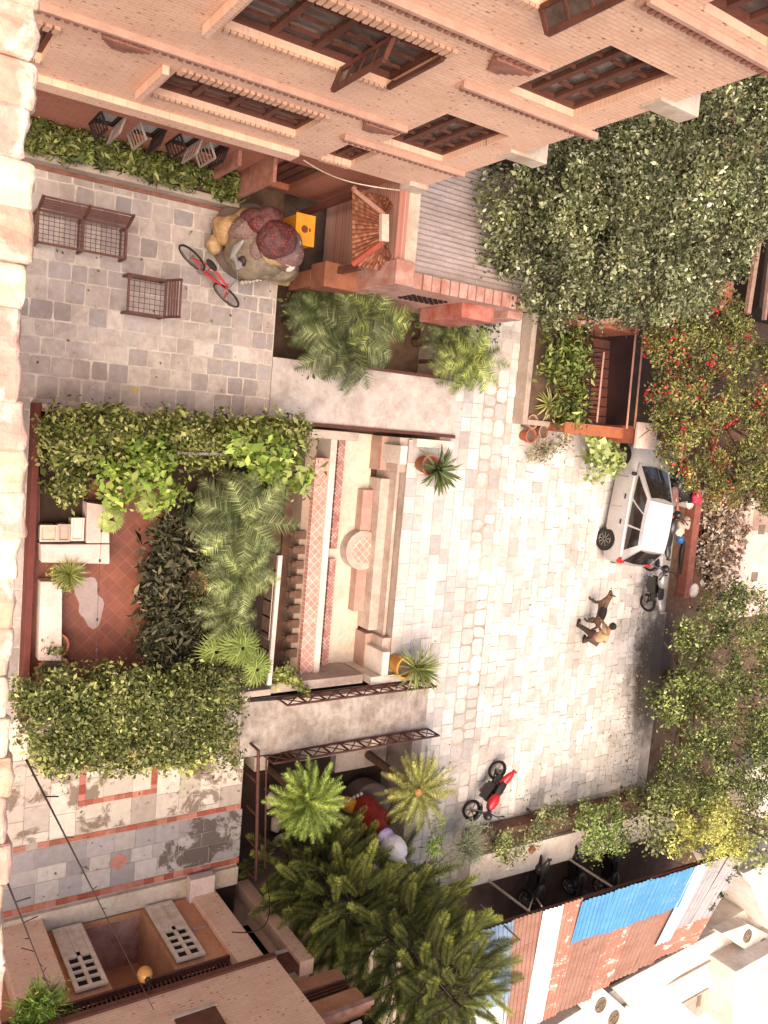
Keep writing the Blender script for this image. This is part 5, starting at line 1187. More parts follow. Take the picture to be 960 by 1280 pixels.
hedge('light green round leafed shrub growing against the front wheel of the car', bl, ('#94a35c', '#a9b570', '#7a8a46', '#bcc487'), size=.17, dens=230, name='round_shrub', cat='shrub', sub=.12, aspect=.7, subn=13)
bl = [PB(x, y, .3, .3) for x, y in ((670, 560), (690, 560), (700, 552), (680, 570))]
hedge('low straggly dry greenery behind the clay pots', bl, ('#8a7f5c', '#7a7350', '#9c9470'), size=.08, dens=400, name='dry_weeds', cat='weeds', sub=.12)

# ================================================================== CAR
M_SILV = mat('silver_paint', '#b9b3b0', .28, .06, 2, metal=.35, spec=.6, bmp=0); M_CARW = mat('white_roof_paint', '#d9d6d2', .25, .04, 2, spec=.6, bmp=0)
M_CGL = mat('car_glass', '#2b2422', .06, .3, 3, spec=.8, bmp=0); M_TAIL = mat('red_lens', '#c8201c', .2, .2, 8, spec=.6, bmp=0); M_BLKP = mat('black_plastic', '#25201f', .6, .2, 8)
car = thing('parked_car', 'silver hatchback with a bright white roof parked beside the gated enclosure', 'car', (1.47, 19.68, 0), R(180 - 7))
st = [(-1.84, .40, .42, .60, .34), (-1.80, .60, .32, .80, .5), (-1.70, .72, .26, .90, .6), (-1.5, .79, .22, .93, .67), (-1.1, .82, .2, .92, .70), (-.5, .835, .2, .91, .71), (.2, .835, .2, .89, .71), (.75, .82, .2, .88, .69), (1.1, .80, .22, .83, .64), (1.4, .75, .24, .76, .58), (1.6, .67, .27, .69, .5), (1.74, .55, .31, .61, .4), (1.82, .38, .38, .52, .28)]
mb = MB(); n = 9
for (x, w_, zb, zt_, wt) in st:
    pr = [(0, zb), (w_ * .92, zb), (w_, zb + .1), (w_ * 1.0, (zb + zt_) / 2 + .03), (w_ * .965, zt_ - .14), (wt + (w_ - wt) * .5, zt_ - .035), (wt, zt_), (wt * .5, zt_ + .025), (0, zt_ + .03)]
    mb.v += [(x, y, z) for y, z in pr] + [(x, -y, z) for y, z in pr]
for i in range(len(st) - 1):
    a, b = i * 2 * n, (i + 1) * 2 * n
    for k in range(n - 1): mb.face((a + k, a + k + 1, b + k + 1, b + k)); mb.face((a + n + k, b + n + k, b + n + k + 1, a + n + k + 1))
for a, fl in ((0, 0), ((len(st) - 1) * 2 * n, 1)):
    lp = [a + k for k in range(n)] + [a + n + k for k in range(n - 1, -1, -1)]; mb.face(lp if fl else lp[::-1])
mb.build('body', M_SILV, car, True, True)
B = [(-1.74, .66), (1.12, .66)]; T = [(-1.3, .5), (.1, .5)]; zb, zt_ = .9, 1.42
def gp(u, v, s, off=0):   # u along length at height fraction v, side s
    x = (B[0][0] * (1 - u) + B[1][0] * u) * (1 - v) + (T[0][0] * (1 - u) + T[1][0] * u) * v; w_ = (B[0][1] * (1 - v) + T[0][1] * v) + .07 * math.sin(math.pi * u) ** .6 + .035 * math.sin(math.pi * v); return Vector((x, s * (w_ + off), zb - .02 + (zt_ - zb) * v))
mb = MB(); nu, nv2 = 12, 5; 
for s_ in (1, -1):
    o = len(mb.v)
    for j in range(nv2 + 1):
        for i in range(nu + 1): mb.v.append(tuple(gp(i / nu, j / nv2, s_)))
    for j in range(nv2):
        for i in range(nu):
            q = (o + j * (nu + 1) + i, o + j * (nu + 1) + i + 1, o + (j + 1) * (nu + 1) + i + 1, o + (j + 1) * (nu + 1) + i); mb.face(q if s_ < 0 else q[::-1])
for u in (0, 1):
    for j in range(nv2): a, b, c, d = gp(u, j / nv2, 1), gp(u, j / nv2, -1), gp(u, (j + 1) / nv2, -1), gp(u, (j + 1) / nv2, 1); mb.quad(a, b, c, d)
mb.build('pillars', M_SILV, car, True, True)
mb = MB(); o = 0
for i in range(nu + 1):
    for j in range(9):
        t_ = j / 8; a, b = gp(i / nu, 1, 1), gp(i / nu, 1, -1); q = a.lerp(b, t_); q.z += .05 * math.sin(math.pi * t_) * (.5 + .5 * math.sin(math.pi * i / nu)) + .004; mb.v.append(tuple(q))
for i in range(nu):
    for j in range(8): mb.face((i * 9 + j, i * 9 + j + 1, (i + 1) * 9 + j + 1, (i + 1) * 9 + j))
mb.build('roof', M_CARW, car, True, True)
def side_glass(u0, u1, s_, nm='side_window'):
    mb = MB(); k = 6
    for i in range(k + 1):
        u = u0 + (u1 - u0) * i / k
        for v in (.14, .5, .84): mb.v.append(tuple(gp(u, v, s_, .008)))
    for i in range(k):
        for j in range(2): mb.face((i * 3 + j, (i + 1) * 3 + j, (i + 1) * 3 + j + 1, i * 3 + j + 1))
    mb.build(nm, M_CGL, car, True, True)
for s_ in (1, -1): side_glass(.1, .36, s_); side_glass(.385, .64, s_); side_glass(.665, .93, s_)
for u, dx, nm in ((1, .012, 'windscreen'), (0, -.012, 'rear_window')):
    mb = MB(); a, b, c, d = [gp(u, v, s_) * 1 for v, s_ in ((.08, .9), (.08, -.9), (.93, -.9), (.93, .9))]; m_ = 8
    for i in range(m_ + 1):
        t_ = i / m_; lo, hi = a.lerp(b, t_), d.lerp(c, t_); bow = dx + dx * 4 * math.sin(math.pi * t_)
        mb.v += [(lo.x + bow, lo.y, lo.z), (hi.x + bow, hi.y, hi.z + .01)]
    for i in range(m_): mb.face((2 * i, 2 * i + 2, 2 * i + 3, 2 * i + 1))
    mb.build(nm, M_CGL, car, True, True)
for sx_ in (-1.2, 1.28):
    for s_ in (1, -1):
        mb = MB(); mb.lathe([(.16, -.1), (.27, -.105), (.3, -.07), (.3, .07), (.27, .105), (.16, .1)], (sx_, s_ * .715, .3), 28, rot=(R(90), 0, 0)); wh = mb.build('wheel', M_TYRE, car, True, True)
        mb = MB(); mb.lathe([(0, .06), (.04, .09), (.06, .07), (.19, .08), (.21, .11), (.215, .1)], (sx_, s_ * .72, .3), 28, rot=(R(-90 * s_), 0, 0))
        for k in range(9): a_ = 2 * math.pi * k / 9; mb.beam((sx_ + .04 * math.cos(a_), s_ * (.72 + .095), .3 + .04 * math.sin(a_)), (sx_ + .2 * math.cos(a_), s_ * (.72 + .105), .3 + .2 * math.sin(a_)), .035, .02)
        r_ = mb.build('rim', M_CHROME, None, True, True); r_.parent = wh
        mb = MB(); mb.lathe([(.345, -.02), (.345, .0), (.315, .0)], (sx_, s_ * .825, .31), 28, rot=(R(-90 * s_), 0, 0)); mb.build('wheel_arch', M_BLKP, car, False, True)
for s_ in (1, -1):
    mb = MB(); mb.obox((-1.7, s_ * .6, .82), (.2, .16, .2), (0, 0, R(20 * s_))); mb.build('tail_light', M_TAIL, car, False, True, .03)
    mb = MB(); mb.obox((1.58, s_ * .52, .62), (.24, .2, .12), (0, R(12), 0)); mb.build('headlight', M_WHITEW, car, False, True, .03)
    mb = MB(); mb.ell((.78, s_ * .92, .98), (.06, .1, .07), 12, 8); mb.tube([(.82, s_ * .72, .9), (.79, s_ * .88, .97)], .02, 6); mb.build('wing_mirror', M_BLKP, car, True, True)
    for x in (.12, -.62): mb = MB(); mb.obox((x, s_ * .825, .74), (.14, .03, .03)); mb.build('door_handle', M_BLKP, car, False, True)
    for x in (.68, -.2): mb = MB(); mb.box(x, x + .008, min(s_ * .8, s_ * .837), max(s_ * .8, s_ * .837), .3, .7); mb.build('door_gap', M_BLKP, car, False, True)
mb = MB(); mb.box(-1.85, -1.8, -.5, .5, .4, .52); mb.build('number_plate_recess', M_BLKP, car, False, True)
mb = MB(); mb.beam((-1.5, 0, 1.5), (-1.62, 0, 1.62), .012); mb.build('aerial', M_BLKP, car, False, True)

# ================================================================== MOTORCYCLES
M_DKBL2 = mat('black_gloss', '#2a2523', .35, .2, 5, spec=.6, bmp=0)
def motorcycle(label, c, rz, body, seatm, group, lean=0, tail=None, scooter=False):
    t = thing('motorcycle', label, 'motorcycle', c, rz, group)
    kids = []
    def add(mb, nm, m, sm=True, par=None):
        o = mb.build(nm, m, None, sm, True); o.parent = par or t; kids.append(o); return o
    for sx_ in (-.62, .66):
        r_ = .29 if not scooter else .23
        mb = MB(); wheel_ring(mb, (sx_, 0, r_), (0, 1, 0), r_ - .045, .045, 26, 8); w_ = add(mb, 'wheel', M_TYRE)
        mb = MB(); wheel_ring(mb, (sx_, 0, r_), (0, 1, 0), r_ - .09, .014, 24, 5); mb.tube([(sx_, -.06, r_), (sx_, .06, r_)], .06, 12)
        for k in range(6): a_ = math.pi * k / 3; mb.beam((sx_, 0, r_), (sx_ + (r_ - .09) * math.cos(a_), 0, r_ + (r_ - .09) * math.sin(a_)), .025)
        add(mb, 'rim', M_CHROME, False, w_)
    mb = MB(); mb.obox((0, 0, .34), (.3, .2, .2), (0, .2, 0)); [mb.obox((.1, 0, .46 + .03 * k), (.17, .17, .012), (0, .35, 0)) for k in range(5)]; mb.tube([(.1, .1, .35), (-.1, .14, .22), (-.7, .15, .3)], [.025, .03, .045], 8); mb.obox((.06, 0, .5), (.16, .16, .14)); add(mb, 'engine', mat('engine_metal', '#6a625e', .45, .3, 8, metal=.6) if 'engine_metal' not in MATS else MATS['engine_metal'])
    mb = MB(); mb.tube([(.5, 0, .85), (.1, 0, .58), (-.25, 0, .42)], .025, 8); mb.tube([(-.25, .04, .42), (-.62, .07, .29)], .022, 6); mb.tube([(-.25, -.04, .42), (-.62, -.07, .29)], .022, 6); mb.tube([(-.3, .1, .7), (-.55, .1, .35)], .03, 8); mb.tube([(-.3, -.1, .7), (-.55, -.1, .35)], .03, 8); add(mb, 'frame', M_IRON)
    mb = MB()
    for y in (.07, -.07): mb.tube([(.66, y, .29), (.5, y, .92)], .02, 8)
    add(mb, 'fork', M_CHROME)
    mb = MB(); mb.tube([(.34, -.34, 1.0), (.44, -.2, .98), (.47, 0, .94), (.44, .2, .98), (.34, .34, 1.0)], .014, 8); mb.tube([(.34, .34, 1.0), (.3, .42, 1.0)], .022, 8); mb.tube([(.34, -.34, 1.0), (.3, -.42, 1.0)], .022, 8); add(mb, 'handlebar', M_BLKP)
    mb = MB()
    for y in (.24, -.24): mb.tube([(.42, y, .98), (.44, y * 1.15, 1.1)], .007, 5); mb.ell((.44, y * 1.2, 1.13), (.02, .06, .035), 10, 6)
    add(mb, 'mirrors', M_BLKP)
    mb = MB(); mb.obox((0, .12, .5), (.5, .05, .28)); mb.obox((0, -.12, .5), (.5, .05, .28)); mb.ell((-.38, 0, .55), (.2, .14, .14), 12, 8); add(mb, 'fairing', M_DKBL2)
    mb = MB(); mb.ell((.18, 0, .78), (.27, .15, .13), 18, 10); add(mb, 'fuel_tank', body)
    mb = MB(); mb.ell((-.22, 0, .76), (.34, .13, .06), 16, 8); add(mb, 'seat', seatm)
    mb = MB(); mb.ell((-.5, 0, .74), (.32, .12, .09), 16, 8, (0, R(14), 0)); mb.obox((-.82, 0, .84), (.06, .12, .07)); add(mb, 'tail_cowl', tail or body)
    mb = MB(); mb.ell((.56, 0, .88), (.12, .12, .13), 14, 8); add(mb, 'headlamp', M_DKBL2)
    mb = MB()
    for i in range(8): a0, a1 = R(30 + 120 * i / 8), R(30 + 120 * (i + 1) / 8); mb.quad((.66 + .33 * math.cos(a0), -.06, .29 + .33 * math.sin(a0)), (.66 + .33 * math.cos(a1), -.06, .29 + .33 * math.sin(a1)), (.66 + .33 * math.cos(a1), .06, .29 + .33 * math.sin(a1)), (.66 + .33 * math.cos(a0), .06, .29 + .33 * math.sin(a0)))
    add(mb, 'mudguard', M_DKBL2)
    mb = MB(); mb.beam((-.1, .08, .3), (-.15, .24, .0), .02); add(mb, 'side_stand', M_CHROME, False)
    return t
wr, wf = P(620, 965, .29), P(592, 1008, .29); d = wf - wr
m1 = motorcycle('black motorcycle with a bright red tank and tail parked beside the older sago palm', ((wr.x + wf.x) / 2, (wr.y + wf.y) / 2, 0), math.atan2(d.y, d.x), M_REDP, M_BLKP, 'motorcycles')
M_DKBL = mat('dark_bike_paint', '#3a3432', .35, .2, 5, spec=.6, bmp=0); M_SILB = mat('silver_bike_paint', '#a9a29e', .35, .2, 5, spec=.6, metal=.4, bmp=0)
motorcycle('silver and black motorcycle against the low red wall, nearest the white bucket', (3.95, 20.95, 0), R(186), M_SILB, M_BLKP, 'motorcycles', tail=M_SILB)
motorcycle('dark motorcycle half buried in clutter behind the silver car', (2.3, 21.1, 0), R(175), M_DKBL, M_BLKP, 'motorcycles')
motorcycle('dark motorcycle nearest the pink cloth bundle behind the car roof', (.95, 21.2, 0), R(168), M_DKBL, M_BLKP, 'motorcycles')
for k, (px, py, a_, lb) in enumerate(((672, 1100, 80, 'dark motorcycle in the lane by the leaning pale poles'), (722, 1085, 95, 'black motorcycle in the lane behind the planter, half hidden by the bush'), (764, 1085, 85, 'black motorcycle in the lane nearest the yellow green tree'))):
    q = P(px, py, .6); motorcycle(lb, (q.x + .1, q.y, 0), R(a_ - 90), M_DKBL, M_BLKP, 'motorcycles')

# clutter behind the car: helmets, bags, cloths
def blob_thing(name, label, cat, px, py, z, r, m, group=None, wob=.1, rot=0, zg=0):
    q = P(px, py, z); mb = MB(); mb.ell((q.x, q.y, max(q.z, r[2] + zg)), r, 16, 10, (0, 0, rot), wob=wob); o = mb.build(name, m, None, True); return tag(o, label, cat, group)
M_PINK = mat('pink_cloth', '#d83a5a', .7, .3, 6); M_CORAL = mat('coral_cloth', '#d87a62', .7, .3, 6); M_BLUEC = mat('blue_plastic', '#2f6fa8', .4, .3, 6)
blob_thing('cloth_bundle', 'bright pink cloth bundle beside the white round lid on the low red wall', 'cloth', 871, 621, .9, (.22, .2, .14), M_PINK, wob=.2, zg=.4)
blob_thing('cloth_bundle', 'coral red cloth lying next to the car roof', 'cloth', 842, 641, .7, (.28, .24, .1), M_CORAL, wob=.25)
blob_thing('blue_bag', 'small blue plastic bag in the clutter behind the car', 'bag', 850, 674, .5, (.14, .12, .12), M_BLUEC, wob=.15)
blob_thing('white_bundle', 'crumpled white bundle above the blue bag', 'bundle', 850, 662, .6, (.22, .18, .12), M_PALE, wob=.25)
blob_thing('grey_sack', 'grey white sack between the two parked motorcycles', 'sack', 858, 654, .6, (.2, .14, .12), M_CONC, wob=.2)
blob_thing('black_tarpaulin', 'crumpled black tarpaulin on the ground between the low wall and the motorcycles', 'tarpaulin', 858, 690, .1, (.9, .25, .06), M_BLKP, wob=.25)
blob_thing('dark_heap', 'dark heap of bags against the low red wall above the pink cloth', 'heap', 856, 612, .5, (.45, .4, .3), M_BLKP, wob=.2)
blob_thing('flowered_cloth', 'dull pink speckled cloth beside the windscreen of the car', 'cloth', 842, 622, .8, (.32, .22, .1), M_PATW, wob=.2)
def bucket(label, px, py, z, r, m, name='bucket'):
    q = P(px, py, z); t = thing(name, label, 'bucket', (q.x, q.y, q.z - .35)); mb = MB(); mb.lathe([(r * .8, -.35), (r, 0), (r * .94, 0), (r * .9, -.04), (0, -.05)], q, 24); mb.build('body', m, t, True); mb = MB(); wheel_ring(mb, (q.x, q.y, q.z - .01), (0, .02, 1), r * .98, .014, 24, 5); mb.build('rim', m, t, True); return t
bucket('white plastic bucket standing at the end of the low red wall', 868, 738, .36, .22, M_WHITEW)
bucket('round white lidded tub standing on the clutter near the pink cloth', 863, 629, .6, .18, M_WHITEW, 'tub')

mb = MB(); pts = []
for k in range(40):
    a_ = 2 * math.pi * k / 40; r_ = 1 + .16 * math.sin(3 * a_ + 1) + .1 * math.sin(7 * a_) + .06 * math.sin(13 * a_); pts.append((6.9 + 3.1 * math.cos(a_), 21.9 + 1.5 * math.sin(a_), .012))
mb.add(pts, [tuple(range(40))]); mm, nn, bb2, oo = nt('dark_brown_fade'); vv = coords(nn)
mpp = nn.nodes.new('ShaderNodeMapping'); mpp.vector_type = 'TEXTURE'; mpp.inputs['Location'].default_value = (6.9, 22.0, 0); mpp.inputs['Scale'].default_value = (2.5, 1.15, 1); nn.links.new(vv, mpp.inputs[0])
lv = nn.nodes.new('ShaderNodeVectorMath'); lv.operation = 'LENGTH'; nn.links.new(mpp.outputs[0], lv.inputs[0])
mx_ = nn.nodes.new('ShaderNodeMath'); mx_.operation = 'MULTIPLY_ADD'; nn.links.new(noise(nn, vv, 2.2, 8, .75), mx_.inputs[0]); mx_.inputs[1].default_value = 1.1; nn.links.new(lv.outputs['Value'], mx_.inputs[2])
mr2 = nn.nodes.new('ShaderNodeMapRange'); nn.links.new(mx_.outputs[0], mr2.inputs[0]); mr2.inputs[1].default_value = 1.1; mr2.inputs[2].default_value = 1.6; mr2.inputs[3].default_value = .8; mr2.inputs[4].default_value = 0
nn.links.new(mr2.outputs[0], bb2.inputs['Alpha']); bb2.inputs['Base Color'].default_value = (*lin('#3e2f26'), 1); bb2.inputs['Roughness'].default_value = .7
tag(mb.build('dark_patch', mm), kind='structure')  # dark brown patch on the paving, fading out at a ragged rim
LT = [lin(c) for c in ('#7a6a4a', '#9a8a5c', '#5c4a34', '#b0a070', '#6a7040')]
mb = MB()
for k in range(900):      # fallen leaves and grit strewn over the paving
    if k % 3: x, y = random.gauss(6.8, 2.2), 21.7 - abs(random.gauss(0, .7))
    else: x, y = random.choice(((random.uniform(-4, 10), random.uniform(13, 21)), (random.uniform(-4.2, 0), random.uniform(3, 7.8)), (random.uniform(6.4, 10), random.uniform(3.5, 7.8)), (random.uniform(9.8, 10.6), random.uniform(14.8, 21.5))))
    if not -4.3 < x < 10.6: continue
    s_ = random.uniform(.015, .04); a_ = random.uniform(0, 6.3); dx, dy = math.cos(a_) * s_, math.sin(a_) * s_
    mb.add([(x - dx, y - dy, .012), (x + dy * .6, y - dx * .6, .02), (x + dx, y + dy, .013), (x - dy * .6, y + dx * .6, .024)], [(0, 1, 2, 3)], random.choice(LT))
tag(mb.build('fallen_leaves', M_PETAL), kind='stuff')
# low wall, rubble heap and the pale structure behind
mb = MB(); a, b = P(873, 610, .35), P(862, 748, .35); mb.box(a.x, b.x, min(a.y, b.y) - .02, min(a.y, b.y) + .3, 0, .35); tag(mb.build('low_red_wall', mat('dull_red_wall', '#94594a', .9, .4, 4), bevel=.02), 'long low red painted wall behind the motorcycles', 'wall')
RUB = ('#a08a72', '#8a705a', '#b8a68e', '#6f5644', '#c4b49c', '#7a5f4a')
t = tag(foliage('leaf_litter_heap', [PB(x, y, .15, .6, .35) for x, y in ((885, 615), (900, 612), (912, 625), (890, 640), (905, 650), (895, 670), (910, 680), (900, 700), (886, 690), (915, 660), (900, 715), (883, 655), (915, 640), (884, 670), (925, 610))], M_PETAL, None, .13, 420, RUB, .16, 1.2, .6, floor=.0, accent=(('#d9cfc2', '#e2d8cc'), .5, .2), jit=.3), kind='stuff')
mb = MB(); q0 = P(880, 600, 0); mb.quad((-1.5, 22.3, -.004), (5, 22.3, -.004), (5, 25.5, -.004), (-1.5, 25.5, -.004)); tag(mb.build('rubbish_ground', mat('rubble_soil', '#6b4f3e', .95, .5, 5, col2='#4a3529')), kind='structure')
wt = thing('pale_terrace', 'pale rendered terrace block with small square openings beyond the leaf litter', 'terrace', (3, 26, 0))
ta, tb = P(930, 622, .4), P(904, 752, .4)
mb = MB(); mb.box(ta.x, tb.x + .6, min(ta.y, tb.y), 31, 0, .4); mb.build('block', M_PINKW, wt, bevel=.02)
mb = MB(); mb.box(ta.x - .8, ta.x + 1.1, min(ta.y, tb.y) + 1.1, 31, .403, 1.1); mb.build('upper_block', M_PINKW, wt, bevel=.02)
for px, py, z in ((952, 662, 1.105), (943, 721, .405)):
    q = P(px, py, z); mb = MB(); mb.box(q.x - .16, q.x + .16, q.y - .18, q.y + .18, z, z + .012); mb.build('square_opening', M_OLIVE, wt)
mb = MB(); mb.box(tb.x - .1, tb.x + .02, tb.y - .15, tb.y + 1.5, .405, .6); mb.build('kerb', M_PINKW, wt)
# brown timber frame structure at the far corner
t = thing('timber_pergola', 'weathered brown timber frame with pale beams half hidden by the big tree', 'pergola', (-4.5, 19, 0))
mb = MB(); mb.beam(P(949, 292, 2.6), P(934, 392, 2.6), .16, .12); mb.build('beam', mat('weathered_beam', '#9c7a6b', .85, .4, 6), t)
mb = MB(); mb.beam(P(968, 285, 2.4), P(955, 400, 2.4), .1, .1); mb.build('beam', MATS['weathered_beam'], t)
for px, py in ((949, 294), (935, 390)): q = P(px, py, 2.5); mb = MB(); mb.box(q.x - .07, q.x + .07, q.y - .07, q.y + .07, 0, 2.5); mb.build('post', M_WOOD, t)
q = P(960, 340, 1.2); mb = MB(); mb.box(q.x - 1.8, q.x + 1.2, q.y - .7, q.y + 3, 0, 1.5); mb.build('dark_shed', M_DARK, t)
mb = MB(); q = P(903, 365, 2.0); mb.box(q.x - .35, q.x + .4, q.y - .3, q.y + .5, 0, 2.0); tag(mb.build('salmon_pillar', M_SALM, bevel=.03), 'orange red rendered pillar showing through the leaves below the big tree', 'pillar')

# ================================================================== SHED ROOF, LANE, PALE ROOFS
def corr_sheet(parent, e0, e1, D, m, lift=0, nr=8, nm='roof_sheet', u0=0, u1=1):
    mb = MB(); k = nr * 4; dent = random.uniform(.004, .014); jt0, jt1 = random.uniform(-.015, .02) if u0 else random.uniform(-.03, .0), random.uniform(-.02, .03); nrm = (e1 - e0).cross(D).normalized(); nrm = -nrm if nrm.z < 0 else nrm
    for i in range(k + 1):
        t_ = i / k; p = e0.lerp(e1, t_) + nrm * (lift + .018 * math.sin(i * math.pi / 2)) + nrm * dent * math.sin(i * .37 + e0.y * 3); mb.v += [tuple(p + D * (u0 + jt0)), tuple(p + D * (u1 + jt1))]
    for i in range(k): mb.face((2 * i, 2 * i + 2, 2 * i + 3, 2 * i + 1))
    return mb.build(nm, m, parent, True)
sh = thing('tin_roof_shed', 'long lean-to roof of blue, rust and white corrugated tin sheets over the lane edge', 'shed', (13.5, 17, 0))
EZ = 2.3
def EE(x): return P(x, 1168 + (x - 588) * (1062 - 1168) / (932 - 588), EZ)
D1 = P(650, 1290, 1.75) - EE(672); D2 = P(820, 1198, 1.75) - EE(883); print('shed D', D1, D2)
def DD(x): t_ = (x - 672) / (883 - 672); return D1.lerp(D2, max(-.3, min(1.3, t_)))
C_BLUE = corr_mat('blue_tin', '#3d7fa8', '#4a8db5', 'X', '#8a979c', (.56, .72), .1, .6); C_BLUG = corr_mat('blue_grey_tin', '#5f7f9c', '#8a9cb0', 'X', '#8f9aa5', (.55, .65), .2)
C_RUST = corr_mat('rust_tin', '#8a604f', '#9c7564', 'X', '#6f3d2c', (.56, .7), .1, .8); C_RUSTW = corr_mat('rust_white_tin', '#9c6450', '#ab7864', 'X', '#d9c7b8', (.55, .6), .1, .75)
C_WHT = corr_mat('white_tin', '#cfc9c2', '#dcd6cf', 'X', '#b59a88', (.6, .72), .1, .6); C_GRY = corr_mat('grey_tin', '#a39c99', '#b5aeab', 'X', '#806c62', (.55, .68), .25, .55); C_PBL = corr_mat('pale_blue_tin', '#9db4c4', '#8faec6', 'X', '#c2bbb5', (.5, .6), .15)
for (xa, xb, m, u0, u1, lift, lb) in ((588, 640, C_BLUG, 0, .62, .03, 'striped blue grey sheet'), (588, 640, C_WHT, .55, 1, 0, None), (640, 676, C_RUST, 0, 1, .01, None), (676, 702, C_WHT, 0, .95, .04, 'narrow white sheet'), (702, 727, C_RUSTW, 0, 1, .01, 'rust sheet streaked with white'), (727, 780, C_RUST, .3, 1, 0, None), (780, 808, C_RUSTW, .3, 1, .012, None), (808, 850, C_RUST, .3, 1, 0, None),
    (725, 768, C_BLUE, 0, .36, .045, None), (766, 812, C_BLUE, 0, .37, .055, None), (810, 868, C_BLUE, 0, .38, .045, None), (866, 884, C_PBL, 0, .8, .05, None), (850, 876, C_RUST, .36, 1, 0, None), (882, 910, C_GRY, 0, .7, .03, None), (908, 934, C_GRY, 0, .7, .045, None), (874, 934, C_RUSTW, .68, 1.0, 0, None)):
    o = corr_sheet(sh, EE(xa), EE(xb), DD((xa + xb) / 2) if xb - xa < 60 else DD((xa + xb) / 2), m, lift + .03, max(4, int((xb - xa) / 5)), 'roof_sheet', u0, u1)
    if lb: o['label'] = lb
mb = MB(); mb.beam(EE(590) - Vector((0, 0, .05)), EE(932) - Vector((0, 0, .05)), .08, .1); mb.build('eave_beam', M_RAIL, sh)
mb = MB(); mb.beam(EE(600) + DD(600) * .5 - Vector((0, 0, .08)), EE(930) + DD(930) * .5 - Vector((0, 0, .08)), .08, .1); mb.build('purlin', M_WOOD, sh)
for x in (594, 667, 770, 860, 930): q = EE(x); mb = MB(); mb.tube([(q.x, q.y, 0), (q.x, q.y, EZ - .08)], .035, 8); mb.build('post', M_CONC, sh)
for x in (650, 740, 830, 925): q = EE(x) + DD(x) * .97; mb = MB(); mb.tube([(q.x, q.y, 0), (q.x, q.y, q.z - .02)], .04, 8); mb.build('post', M_WOOD, sh)
a, b = EE(588) + DD(588) * .9, EE(932) + DD(932) * .9
mb = MB(); mb.add([(a.x, a.y, 0), (b.x, b.y, 0), (b.x + .1, b.y, 0), (a.x + .1, a.y, 0), (a.x, a.y, 1.6), (b.x, b.y, 1.6), (b.x + .1, b.y, 1.6), (a.x + .1, a.y, 1.6)], [(3, 2, 1, 0), (4, 5, 6, 7), (0, 1, 5, 4), (1, 2, 6, 5), (2, 3, 7, 6), (3, 0, 4, 7)]); mb.build('rear_wall', M_REDB, sh)
for (lb, p0, p1) in (('pale pole leaning from the motorcycle to the white tin sheet', P(667, 1120, .2), EE(664) - Vector((.1, 0, .1))), ('second pale pole forming a narrow A with the first', P(668, 1119, .2), EE(680) - Vector((.1, 0, .1))), ('thin dark pole crossing the striped blue sheet', P(600, 1130, 2.0), P(650, 1175, 2.6))):
    mb = MB(); mb.tube([p0, p1], .022, 7); tag(mb.build('pole', M_PALE if 'dark' not in lb else M_IRON), lb, 'pole', 'poles at the tin roof')
# raised planter wall between square and lane
rp_ = thing('lane_planter', 'long raised planter with a pale rendered top between the square and the dark lane', 'planter', (11.5, 18, 0))
def seg_box(nm, p0, p1, w_, z0, z1, m, par, bev=.015):
    d_ = (p1 - p0); d_.z = 0; d_.normalize(); n_ = Vector((-d_.y, d_.x, 0)) * w_; mb = MB()
    pts = [p0, p1, p1 - n_, p0 - n_]; mb.prism([(p.x, p.y) for p in pts], z0, z1) if True else None
    return mb.build(nm, m, par, bevel=bev)
A0, A1 = Vector((10.72, 14.6, 0)), Vector((10.95, 23.5, 0))
seg_box('inner_wall', A0, A1, .16, 0, .48, mat('brown_wall', '#7d5a48', .9, .4, 3), rp_)
seg_box('soil', A0 + Vector((.17, 0, 0)), A1 + Vector((.17, 0, 0)), .44, 0, .36, M_EARTH, rp_)
seg_box('pale_top', A0 + Vector((.62, 0, 0)), A1 + Vector((.62, 0, 0)), .85, 0, .5, M_WHITEW, rp_)
GR1 = ('#8a9456', '#a0a86a', '#747e44', '#b4b97c', '#5e6936')
def shrub(label, blobs, cols, name='shrub', cat='shrub', **kw):
    kw.setdefault('size', .08); kw.setdefault('dens', 900); kw.setdefault('sub', .12)
    return hedge(label, blobs, cols, name=name, cat=cat, **kw)
shrub('dense round green bush overhanging the dark lane behind the planter', [PB(x, y, 1.6, r) for x, y, r in ((735, 1025, .5), (755, 1030, .55), (745, 1050, .5), (770, 1045, .4), (725, 1045, .4))], ('#8a9a55', '#9dab66', '#748446', '#5f6d38'), dens=1000)
shrub('small flowering shrub at the planter end near the red motorcycle', [PB(630, 1045, .9, .36), PB(640, 1062, .8, .33), PB(620, 1060, .8, .3)], GR1, accent=(('#d9cf8a', '#e0d6a0'), .4, .3))
shrub('dull olive shrub between the flowering shrub and the round bush', [PB(680, 1025, .8, .4), PB(695, 1010, .8, .36), PB(668, 1040, .7, .3)], ('#80845a', '#6a6f45', '#95976c'))
shrub('thin scrub at the brown planter wall below the square', [PB(x, 1000 - (x - 760) * .1, .8, .34) for x in (770, 790, 810, 830)], ('#7c8054', '#93956a', '#666b40'))
t = thing('fallen_leaf', 'single yellow leaf lying on the grey flags', 'leaf', tuple(P(168, 488, .01))); mb = MB(); q = P(168, 488, .012); mb.add([(q.x - .02, q.y - .07, .012), (q.x + .045, q.y, .03), (q.x + .01, q.y + .08, .014), (q.x - .05, q.y + .01, .025)], [(0, 1, 2, 3)]); mb.build('blade', mat('yellow_leaf', '#c9a63c', .6, .2, 20), t)
mb = MB(); q = P(665, 1062, .55); mb.obox(q, (.16, .2, .1), (0, 0, .6)); tag(mb.build('loose_brick', M_BRKD, bevel=.01), 'broken red brick lying on the pale planter top', 'brick')
